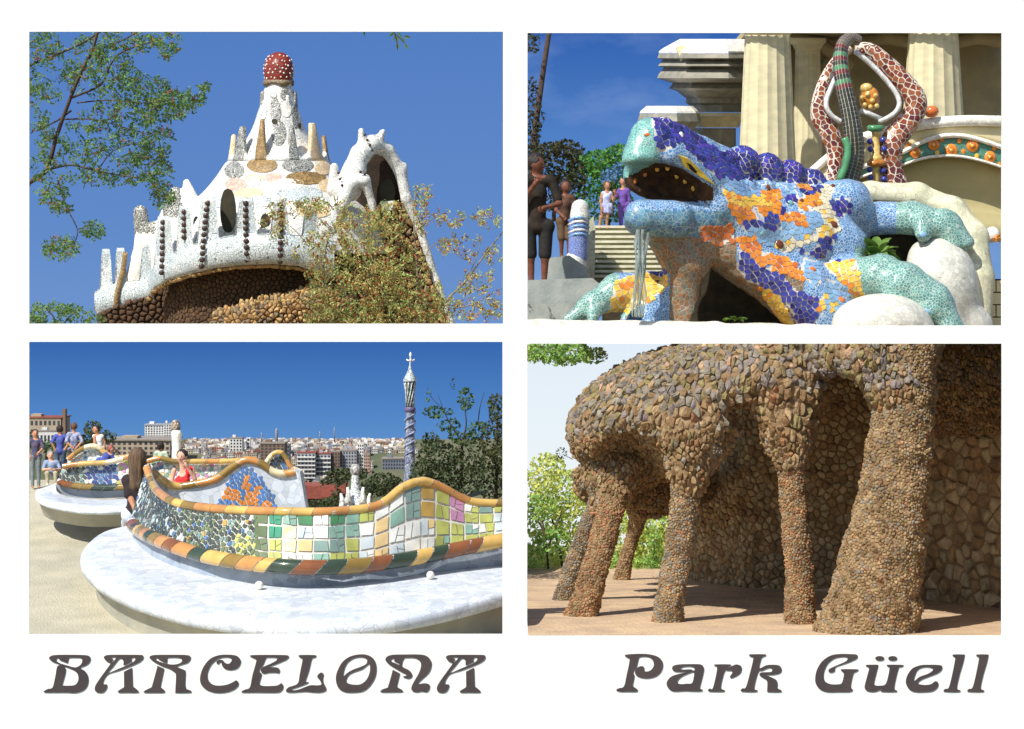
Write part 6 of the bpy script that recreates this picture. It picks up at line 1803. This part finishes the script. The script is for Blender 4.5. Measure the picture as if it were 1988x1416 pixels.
building('second white balconied apartment block with orange awnings beside its twin', 614, 642, 882, 924, 2.575, CM[2], 5, 4, m_rooft, balc=True)
building('tall brown brick apartment block next to the balconied blocks', 644, 660, 878, 915, 2.58, CM[6], 6, 3, m_roofg)
building('wide pale office block with rows of windows, below the thin mast', 660, 692, 876, 914, 2.59, CM[2], 6, 6, m_roofg, each=True)
building('narrow white tower block with a rounded top in the middle of the city', 694, 706, 862, 912, 2.6, CM[0], 8, 3, CM[0])
building('ochre apartment block beside the white tower block', 706, 718, 882, 920, 2.575, CM[4], 6, 3, m_roofg)
building('low violet grey block in front of the cross tower', 742, 784, 892, 912, 2.58, CM[5], 3, 8, m_roofg)
building('white commercial block with a blank wall on the skyline', 478, 486, 850, 872, 2.74, CM[0], 3, 1, None)
building('white twin gabled apartment block on the skyline', 446, 470, 852, 876, 2.72, CM[0], 4, 4, m_roofg)
for x, y0, y1, w in ((537, 832, 866, 3.0), (649, 830, 858, 1.2), (621, 838, 858, 1.2), (508, 840, 862, 1.6), (683, 848, 860, 1.0)):
    tag(mesh('mast' if w < 2 else 'slim_tower', *tube([P(x, y1, 2.8), P(x, y0 + 4, 2.8), P(x, y0, 2.8)], [w * .028, w * .024, w * .012], 8), CM[2]), {537: 'slim pale tower standing highest on the city skyline', 649: 'thin white mast, tallest of the masts on the skyline', 621: 'faint grey mast between the slim tower and the thin white mast', 508: 'short lattice mast just beside the slim pale tower', 683: 'tiny mast far along the skyline'}[x], 'tower', kind='thing')
LM = [(342, 'white mushroom post'), (462, 'white twin gabled block'), (537, 'slim pale tower'), (595, 'striped balconied block'), (649, 'thin white mast'), (700, 'narrow white tower block'), (797, 'cross tower')]
CN = ['white', 'cream', 'grey', 'tan', 'rose', 'slate', 'brown']
far = MB()
for py in (855, 857, 859, 861, 863, 866, 869, 872, 876, 881, 887, 894, 902, 911, 921, 932, 944, 956):
    sc = float(np.interp(py, [855, 956], [4, 21]))
    x = (205 if 862 < py < 880 else 356) + rng.random() * 10
    row = 'topmost rows' if py < 884 else ('upper rows' if py < 896 else ('middle rows' if py < 925 else 'lowest rows'))
    while x < 800:
        w = sc * (.7 + .9 * rng.random()); h = sc * (.45 + .8 * rng.random())
        if not (py > 886 and (x > 715 or x < 380)) and not (py > 930 and x > 660):
            i = int(rng.choice([0, 0, 0, 1, 1, 2, 2, 3, 4, 5, 6]))
            k = kc(py)
            if py < 880:
                V, F = box(P(x + w / 2, py - h / 2, k), (w * k / 100, w * k / 100, h * k / 100)); far.add(V, F, i)
            else:
                red = rng.random() < .16
                cx = x + w / 2
                d, lm = min((abs(cx - q), (q, nm)) for q, nm in LM)
                side = 'in line with' if d < 8 else ('a little before' if cx < lm[0] else 'a little past') if d < 28 else ('well before' if cx < lm[0] else 'well past')
                shape = 'tall' if h > w * 1.1 else ('low' if h < w * .55 else '')
                building(('%s %s block, %d floors, %s roof, %s, %s %s' % (shape, CN[i], max(2, int(h / 3.4)), 'red' if red else 'flat', row, side, lm[1])).strip(), x, x + w, py - h, py + 2, k, CM[i], max(2, int(h / 3.4)), max(2, int(w / 3.2)), m_rooft if red else m_roofg, 'buildings of the dense city below the terrace')
        x += w * (.85 + .45 * rng.random())
tag(far.build('distant_buildings', CM, None, False), 'countless tiny pale buildings packed along the city skyline', 'city', kind='stuff')
t = thing('red_roofed_house', 'low house with a wide dark red roof just behind the white bench end', 'building', P(620, 975, 2.44))
V, F = prism([(575, 942), (648, 946), (664, 962), (664, 970), (580, 968)], 2.44, 1.6); mesh('roof', V, F, m_rooft, t, False)
V, F = prism([(582, 968), (660, 970), (660, 990), (582, 990)], 2.45, 1.4); mesh('walls', V, F, CM[6], t, False)
V, F = prism([(640, 958), (672, 938), (670, 958), (656, 962)], 2.425, .8); mesh('roof', V, F, m_rooft, t, False)
# posts, pavilion, tower
def lathe(prof, cx, k, m, par, name, n=20):
    V = [Q(cx + r * math.sin(2 * math.pi * i / n), y, -r * math.cos(2 * math.pi * i / n), k) for i in range(n) for r, y in prof]
    return mesh(name, V, grid_faces(n, len(prof), True, False), m, par)
m_check = mat('check_tile', (224, 222, 214), (96, 88, 90), 9, .4, .2, voro=7, grout=(120, 116, 112), gw=.06)
t = thing('mushroom_post', 'white rounded turret with a speckled mushroom knob, rising behind the woman in red', 'turret', P(342, 890, 2.5))
lathe([(9, 836), (11, 840), (10, 850), (9, 870), (10, 895)], 343, 2.5, m_wt2, t, 'shaft'); lathe([(0.3, 815), (6, 817), (9, 824), (9.5, 830), (7, 838)], 341, 2.5, mat('brown_check', (120, 88, 64), (222, 212, 190), 8, .4, .2, voro=7, grout=(90, 70, 56), gw=.08), t, 'knob')
t = thing('pavilion_roof', 'grey and white mosaic pavilion roof with a chequered knob, below the city towers', 'pavilion', P(690, 1000, 2.2))
lathe([(0.3, 901), (6, 902), (10, 909), (10, 917), (7, 923)], 690, 2.2, m_check, t, 'knob'); lathe([(7, 922), (8, 934), (9, 950), (14, 960), (26, 974), (46, 1002)], 690, 2.2, m_gt, t, 'roof')
for x, y in ((664, 968), (676, 956), (704, 956), (716, 968)):
    V, F = tube([P(x, y + 22, 2.17), P(x, y, 2.18), P(x + (x - 690) * .1, y - 10, 2.18)], [.16, .09, .05], 8); mesh('merlon', V, F, m_wt, t)
t = thing('cross_tower', 'slender blue and white tiled tower topped with a lantern and a white cross', 'tower', P(797, 930, 2.5))
m_spir = mat('spiral_tile', (184, 190, 206), (84, 96, 150), 3.2, .4, .2, voro=6, grout=(110, 116, 140), gw=.06)
m_shaft = mat('shaft_tile', (186, 192, 202), (92, 104, 140), 6, .4, .2, voro=8, grout=(90, 94, 106), gw=.08)
lathe([(13, 935), (11, 915), (9.6, 880), (8.8, 830), (8.4, 800)], 796, 2.5, m_shaft, t, 'shaft')
for i in range(6):
    A = [(796, 925 - i * 21 - j * 2.1, 2 * math.pi * j / 14 + i * .8) for j in range(15)]
    V, F = tube([Q(x + 9.4 * math.sin(a), y, -9.4 * math.cos(a), 2.5) for x, y, a in A], 2.2 * .025, 6); mesh('spiral_band', V, F, m_spir, t)
lathe([(9.5, 800), (11, 798), (11, 793), (9.5, 791)], 796, 2.5, mat('violet_band', (104, 92, 130), None, rough=.5), t, 'ring')
neck = lathe([(7, 791), (7.2, 775), (7.6, 760), (10.5, 745), (11, 740)], 796, 2.5, mat('lattice_dark', (70, 76, 72), (120, 126, 120), 9, .6), t, 'lantern')
for i in range(10):
    a = 2 * math.pi * i / 10
    V, F = tube([Q(796 + r * math.sin(a + s), y, -r * math.cos(a + s), 2.5) for r, y, s in ((8, 791, 0), (8.2, 775, .4), (8.8, 760, .8), (11.5, 743, 1.0))], .03, 5); mesh('lattice_bar', V, F, m_gt, neck)
lathe([(13, 741), (13.5, 738), (8, 728), (3.6, 718), (1.4, 708), (1.1, 703)], 796, 2.5, m_gt, t, 'spire')
cr = lathe([(1.2, 704), (1.6, 694), (2.6, 690), (1.8, 686), (.4, 684)], 797, 2.5, m_wt2, t, 'cross')
for s in (-1, 1):
    V, F = tube([P(797, 699, 2.5), P(797 + s * 4, 701, 2.5), P(797 + s * 8, 698, 2.5)], [.035, .045, .03], 7); mesh('cross_arm', V, F, m_wt2, cr)
V, F = tube([P(797, 699, 2.5), P(797, 700, 2.45)], [.06, .05], 7); mesh('cross_arm', V, F, m_wt2, cr)
# trees of the third window
rng = np.random.default_rng(58)
m_leafE = mat('leaf_deep', (58, 72, 46), (78, 84, 52), .5, .6, var=.4, hue=.03, transl=.15, spec=.2)
m_leafF = mat('leaf_mid', (84, 110, 62), (66, 94, 58), .5, .6, var=.35, hue=.03, transl=.2, spec=.2)
m_barkd = mat('bark_dark', (74, 62, 50), (54, 46, 40), 2, .9)
clump_tree('garden_tree', 'thin branched half bare tree beside the cross tower', 'tree', 895, 985, 2.42, [(850, 800, 30, 12, 110), (905, 775, 16, 22, 120), (870, 825, 24, 14, 90), (925, 830, 20, 14, 60), (900, 850, 30, 14, 110), (880, 745, 6, 10, 8), (835, 770, 8, 10, 8)], m_leafF, 8,
           [([(893, 990), (896, 900), (897, 855)], 4, 3), ([(897, 858), (875, 825), (860, 795)], 2.2, .8), ([(897, 858), (905, 825), (902, 785)], 2.2, .8), ([(898, 856), (925, 825), (932, 790), (940, 762)], 1.8, .5), ([(897, 900), (860, 880), (838, 862)], 1.6, .6), ([(862, 800), (850, 765)], .8, .4), ([(860, 795), (838, 772), (830, 752)], .8, .4)], m_b=m_barkd, kd=.03)
clump_tree('dark_conifer', 'dense dark evergreen tree in front of the half bare tree', 'tree', 960, 985, 2.38, [(965, 790, 18, 26, 130), (960, 850, 28, 40, 330), (955, 920, 40, 50, 520), (975, 880, 20, 50, 200)], m_leafE, 9, [([(962, 990), (964, 900), (966, 800)], 5, 2)], m_b=m_barkd, kd=.04)
clump_tree('garden_shrub', 'wide dark green shrubbery under the half bare tree', 'shrub', 880, 985, 2.36, [(850, 890, 40, 34, 420), (880, 930, 60, 34, 620), (820, 925, 26, 34, 300), (915, 880, 30, 40, 300), (835, 860, 18, 20, 110), (840, 950, 60, 24, 400)], m_leafE, 9, [([(870, 995), (872, 920)], 3, 1.5), ([(840, 995), (838, 900)], 3, 1.5)], m_b=m_barkd, kd=.04)
clump_tree('garden_tree', 'dark rounded tree between the red roof and the cross tower', 'tree', 745, 990, 2.46, [(745, 938, 30, 20, 330), (765, 950, 26, 24, 260), (720, 950, 22, 20, 220)], m_leafE, 8, [([(745, 995), (745, 940)], 3, 2)], m_b=m_barkd, kd=.03)
clump_tree('garden_tree', 'dark tree beside the knob of the pavilion roof', 'tree', 655, 990, 2.5, [(655, 925, 24, 16, 220), (640, 940, 20, 14, 150), (672, 922, 14, 14, 100), (700, 920, 14, 12, 90)], m_leafE, 8, [([(655, 995), (655, 925)], 3, 2)], m_b=m_barkd, kd=.03)
clump_tree('garden_tree', 'low green tree hiding the foot of the red roofed house', 'tree', 612, 1000, 2.36, [(612, 985, 26, 14, 220), (640, 978, 20, 14, 140), (655, 965, 12, 16, 90)], m_leafE, 8, [([(612, 1010), (612, 985)], 3, 2)], m_b=m_barkd, kd=.03)
clump_tree('round_tree', 'round dark tree behind the person in the white vest', 'tree', 180, 880, 2.62, [(180, 832, 17, 16, 200), (178, 855, 22, 16, 200), (205, 848, 22, 12, 150), (150, 862, 20, 14, 130)], m_leafE, 7, [([(180, 885), (180, 835)], 3, 2)], m_b=m_barkd, kd=.03)
clump_tree('round_tree', 'broad green tree below the ochre house, behind the far bench', 'tree', 90, 890, 2.58, [(85, 866, 30, 12, 200), (130, 872, 30, 12, 170), (60, 850, 14, 10, 60)], m_leafF, 7, [([(90, 895), (90, 866)], 3, 2)], m_b=m_barkd, kd=.03)
# ------------------------------------------------------------------ fourth window: leaning rubble columns under a stone vault
K7 = 2.0
u7 = K7 / 100
def kf4(py): return 4.7585 / ((py - 927) / 100)
m_path = mat('sandy_path', (210, 180, 144), (184, 158, 130), .8, .95, .6, 7, detail=10)
V = []
for k in (1.3, 1.55, 1.8, 2.1, 2.4, 2.75):
    V += [(0.4, D * k, -(2.8 * k + 4.7585)), (45, D * k, -(2.8 * k + 4.7585))]
tag(mesh('path', V, [(2 * i, 2 * i + 1, 2 * i + 3, 2 * i + 2) for i in range(5)], m_path, None, False), kind='structure')
V = [P(1000.5, 1150, 2.72), P(2400, 1150, 2.72), P(2400, 1060, 2.96), P(1000.5, 1060, 2.96)]
tag(mesh('meadow', V, [(0, 1, 2, 3)], mat('dry_grass', (184, 176, 110), (150, 156, 90), .8, .95, .3, 4), None, False), kind='structure')
m_rmort = mat('rubble_mortar', (154, 128, 94), (128, 104, 78), 1.0, .95, .8, 9)
RS = {n: mat('rubble_' + n, c, tuple(int(q * .8) for q in c), 2.2, .95, .6, 9, var=.13, hue=.008, spec=.1) for n, c in (('tan', (168, 142, 106)), ('brown', (146, 118, 84)), ('grey', (148, 138, 122)), ('rust', (172, 126, 90)), ('pink', (200, 164, 132)), ('violet', (146, 134, 128)), ('olive', (150, 136, 94)), ('dark', (120, 96, 66)), ('lime', (206, 182, 142)), ('litgrey', (196, 178, 140)), ('litbrown', (184, 154, 112)))}  # last three tones are paler copies, lightened for walls lying in shade
colon = thing('stone_colonnade', 'rough brown stone vault bulging over leaning rubble columns', 'colonnade', P(1400, 1210, 1.7))
def picker(seed, names, pr):
    r = np.random.default_rng(seed)
    return lambda x, y, p, n: names[int(r.choice(len(names), p=pr))]
prims = [('ell', (1336, 796, -100), (236, 122, 350), -14), ('cap', (1470, 720, -120), (1950, 690, -160), 118, 150), ('ell', (1500, 735, -200), (170, 112, 300)),
         ('cap', (1352, 850, -410), (1395, 775, -360), 70, 104), ('cap', (1526, 790, -440), (1540, 720, -400), 56, 86), ('cap', (1750, 760, -560), (1700, 690, -520), 64, 80), ('cap', (1700, 690, -520), (1560, 665, -420), 70, 50)]
carve = [('ell', (1212, 975, -470), (104, 150, 340), 0), ('ell', (1448, 972, -60), (104, 205, 900), 0), ('ell', (1634, 900, -100), (92, 200, 900), 0)]
late = [('cap', (1188, 975, -265), (1200, 925, -215), 25, 44), ('cap', (1200, 925, -215), (1214, 870, -150), 44, 90), ('cap', (1166, 985, -60), (1190, 925, -40), 19, 50), ('cap', (1333, 940, -446), (1340, 905, -436), 26, 32), ('cap', (1340, 905, -436), (1362, 840, -400), 32, 66), ('cap', (1536, 905, -480), (1528, 840, -450), 24, 42), ('cap', (1528, 840, -450), (1532, 770, -420), 42, 72),
        ('cap', (1150, 935, 100), (1300, 945, 160), 38, 44), ('cap', (1246, 990, 540), (1262, 945, 430), 22, 60), ('cap', (1200, 925, 300), (1330, 930, 330), 55, 60)]
V, F = blob(prims, K7, 8.5, 26, carve, 12, bounds=((1080, 640, -640), (1960, 1010, 600)), late=late, lsm=22, warp=lambda X: 5 * vnoise(X, 40, 9) + 3 * vnoise(X, 15, 10) + 1.5 * vnoise(X, 9, 12))
# keep the roof below the level of the upper windows
V = np.asarray(V); kk = V[:, 1] / D
V[:, 2] = np.minimum(V[:, 2], -.06 * kk)
vault = mesh('vault', V, F, m_rmort, colon)
pk_top = picker(71, ['grey', 'violet', 'tan', 'olive', 'pink', 'brown'], [.34, .16, .2, .16, .04, .1])
pk_low = picker(72, ['tan', 'brown', 'olive', 'rust', 'grey'], [.44, .4, .04, .06, .06])
def vk(x, y, p, n):
    if y < 660: return None
    edge = 900 - (x - 1100) * .28 if x < 1500 else 790
    return pk_top(x, y, p, n) if y < edge - 40 else pk_low(x, y, p, n)
tl = cells(V, F, 7.6 * u7, vk, -.01, .07, .5, .16, seed=73, view=(1024, 667, 1944, 1000), rough=1.0, facing=-.05, stretch=(1, 1, .52), jit=.55, rfn=lambda p: .6 if p[0] * 100 / (p[1] / D) > 670 or (647 - p[2] * 100 / (p[1] / D)) > 840 else 1.0)
emit(tl, 'stone', vault, RS, 170, 'small_stones')
def rubble_column(path, rad, seed, pr, maxn=22, r=5.0, foot=1.15):
    A = spline(path, 60)
    n = len(A)
    rd = [float(np.interp(i / (n - 1), np.linspace(0, 1, len(rad)), rad)) for i in range(n)]
    pts = [Q(a[0], a[1], a[2], K7) for a in A]
    nn = 30
    V, F = tube(pts, [q * (pts[i].y / D) / 100 for i, q in enumerate(rd)], nn, up=(0, 1, 0))
    for i in range(n):   # lumpy rubble profile
        X = np.array([tuple(V[i * nn + j]) for j in range(nn)])
        w = vnoise(X, .36, seed) * .09 + vnoise(X * np.array([1, 1, .6]), .16, seed + 3) * .08
        for j in range(nn): V[i * nn + j] = pts[i] + (V[i * nn + j] - pts[i]) * (1 + w[j])
    c = mesh('column', V, F, m_rmort, colon)
    kk = pts[0].y / D / 100
    tl = cells(V, F, r * kk, picker(seed, ['tan', 'brown', 'grey', 'rust', 'dark', 'olive'], pr), -.01, .022, .8, .2, seed=seed, view=(1024, 667, 1944, 1234), rough=1.0, facing=0, jit=.6)
    emit(tl, 'stone', c, RS, maxn, 'small_stones')
    return c
rubble_column([(1206, 1128, 590), (1214, 1090, 585), (1228, 1045, 580), (1240, 1000, 560), (1250, 950, 520)], [15, 13, 12, 17, 34], 74, [.6, .4, 0, 0, 0, 0], 12, 3.6)
rubble_column([(1092, 1176, 0), (1110, 1110, -10), (1140, 1030, -30), (1165, 975, -50), (1180, 930, -70)], [21, 18, 18, 20, 34], 75, [.2, .1, .7, 0, 0, 0], 18, 3.9)
rubble_column([(1128, 1204, -340), (1142, 1150, -336), (1165, 1070, -318), (1183, 1000, -288), (1193, 955, -250), (1204, 895, -190)], [31, 26, 25, 24, 25, 34], 76, [.25, .35, 0, .4, 0, 0], 26, 4.2)
rubble_column([(1294, 1218, -450), (1302, 1160, -450), (1314, 1080, -448), (1326, 1000, -446), (1335, 930, -440), (1350, 870, -420)], [30, 26, 25, 25, 29, 60], 77, [.4, .15, .4, .05, 0, 0], 28, 4.2)
rubble_column([(1554, 1222, -480), (1553, 1160, -480), (1549, 1080, -480), (1541, 1000, -480), (1535, 910, -478), (1530, 830, -450)], [30, 27, 25, 23, 24, 54], 78, [.4, .2, .1, .3, 0, 0], 28, 4.2)
rubble_column([(1676, 1260, -600), (1690, 1200, -600), (1708, 1110, -600), (1728, 1000, -598), (1742, 900, -592), (1752, 800, -580), (1750, 720, -560), (1745, 668, -540)], [104, 90, 80, 68, 60, 57, 62, 84], 79, [.5, .3, .12, .02, .02, .04], 120, 5.2)
# back walls of rubble
def rubble_wall(label, bot, top, kf, seed, r, names, pr, maxn, thick=.06):
    t = thing('rubble_wall', label, 'wall', P(bot[len(bot) // 2][0], bot[len(bot) // 2][1], kf(bot[len(bot) // 2][0])))
    w, V, F, _, _ = wall_loft(bot, top, kf, 30, 9, m_rmort, t, 'wall_core', -.02)
    V = [Vector(v) for v in V]
    k = V[0].y / D
    tl = cells(V, F, r * k / 100, picker(seed, names, pr), .05, thick, .5, .18, seed=seed, view=(1024, 667, 1944, 1234), rough=.7, facing=0, jit=.4)
    emit(tl, 'stone', w, RS, maxn, 'small_stones')
    return t
rubble_wall('curved rubble wall closing the back of the colonnade between the slim columns', [(1318, 1136), (1360, 1150), (1430, 1152), (1530, 1148), (1640, 1140), (1790, 1134)], [(1318, 900), (1360, 790), (1430, 720), (1530, 680), (1640, 670), (1790, 662)], lambda x: ipl(x, [(1318, 2.5), (1360, 2.35), (1450, 2.22), (1600, 2.16), (1790, 2.1)]), 81, 9.5, ['lime', 'litgrey', 'litbrown', 'tan'], [.3, .26, .3, .14], 200)
rubble_wall('shadowed wall of large squared stones to the side of the thick pillar', [(1740, 1160), (1800, 1166), (1880, 1176), (1990, 1192), (2090, 1236), (2160, 1284)], [(1740, 662), (1800, 660), (1880, 657), (1990, 655), (2090, 655), (2160, 655)], lambda x: ipl(x, [(1740, 2.04), (1990, 1.84), (2090, 1.6), (2160, 1.4)]), 82, 19, ['litgrey', 'lime', 'litbrown', 'tan'], [.36, .26, .24, .14], 160, .09)  # unseen far end is added to keep sky light off the interior
for xa, xb, ya, yb in ((10.52, 40, 1.64, 2.9), (2.6, 10.5, 1.9, 2.9), (14.6, 40, 1.4, 1.638)):  # flat slabs out of view, added to shade the colonnade interior
    V, F = box(((xa + xb) / 2, D * (ya + yb) / 2, -.12), (xb - xa, D * (yb - ya), .1))
    mesh('shade_roof_slab', V, F, m_rmort, colon, False)
# trees behind and the bough above
rng = np.random.default_rng(83)
m_leafY = mat('leaf_yellow', (216, 220, 124), (176, 196, 100), .4, .6, var=.3, hue=.03, transl=.4, spec=.2)
m_leafG = mat('leaf_fresh', (158, 190, 96), (118, 158, 80), .4, .6, var=.35, hue=.03, transl=.35, spec=.2)
clump_tree('sunlit_tree', 'pale yellow green tree in full sun behind the outermost leaning column', 'tree', 1090, 1170, 2.8, [(1060, 920, 40, 40, 420), (1090, 960, 60, 50, 700), (1130, 1010, 46, 60, 600), (1050, 1000, 40, 50, 500), (1080, 1080, 60, 60, 700), (1150, 1090, 40, 50, 300)], m_leafY, 10, [([(1096, 1175), (1090, 1090), (1070, 1000)], 4, 2), ([(1090, 1080), (1120, 1010)], 2, 1)], kd=.04)
clump_tree('park_tree', 'mid green tree at the left end of the path, beside the outermost leaning column', 'tree', 1060, 1175, 2.68, [(1050, 985, 30, 26, 150), (1075, 1050, 30, 30, 170), (1040, 1090, 22, 40, 150), (1078, 1130, 16, 28, 110)], m_leafG, 10, [([(1062, 1185), (1064, 1100), (1052, 1000)], 4, 1.6), ([(1064, 1060), (1085, 1010), (1092, 985)], 2, .8), ([(1058, 1040), (1040, 1000)], 1.6, .8)], kd=.03)
clump_tree('sunlit_tree', 'yellow green sunlit tree seen through the low arch behind the columns', 'tree', 1262, 1135, 2.84, [(1262, 1010, 60, 40, 700), (1270, 1065, 60, 40, 700), (1225, 1040, 34, 50, 400), (1300, 1050, 30, 60, 400)], m_leafY, 10, [([(1262, 1140), (1262, 1060), (1250, 1010)], 4, 2)], kd=.03)
clump_tree('park_shrub', 'darker green shrub under the low arch beside the farthest column', 'shrub', 1250, 1120, 2.7, [(1262, 1095, 40, 16, 260), (1196, 1100, 14, 26, 160), (1270, 1050, 14, 30, 110)], m_leafG, 9, [([(1250, 1125), (1255, 1090)], 2, 1), ([(1270, 1125), (1270, 1040)], 1.4, .8)], kd=.02)
clump_tree('overhanging_bough', 'leafy green bough hanging into the pale sky above the vault', 'tree', 1040, 660, 2.2, [(1060, 680, 40, 18, 420), (1110, 684, 40, 20, 380), (1150, 690, 30, 16, 230), (1090, 700, 40, 10, 170), (1035, 690, 18, 16, 140)], m_leafG, 9, [([(1000, 672), (1060, 674), (1120, 682), (1170, 690)], 2.4, 1)], kd=.03)
clump_tree('sprig', 'small dark sprig growing from the outer edge of the stone vault', 'plant', 1100, 890, 1.98, [(1090, 880, 12, 12, 40), (1080, 890, 12, 5, 20)], m_leafE, 5, [([(1112, 892), (1092, 882)], 1, .5)], kd=.02)
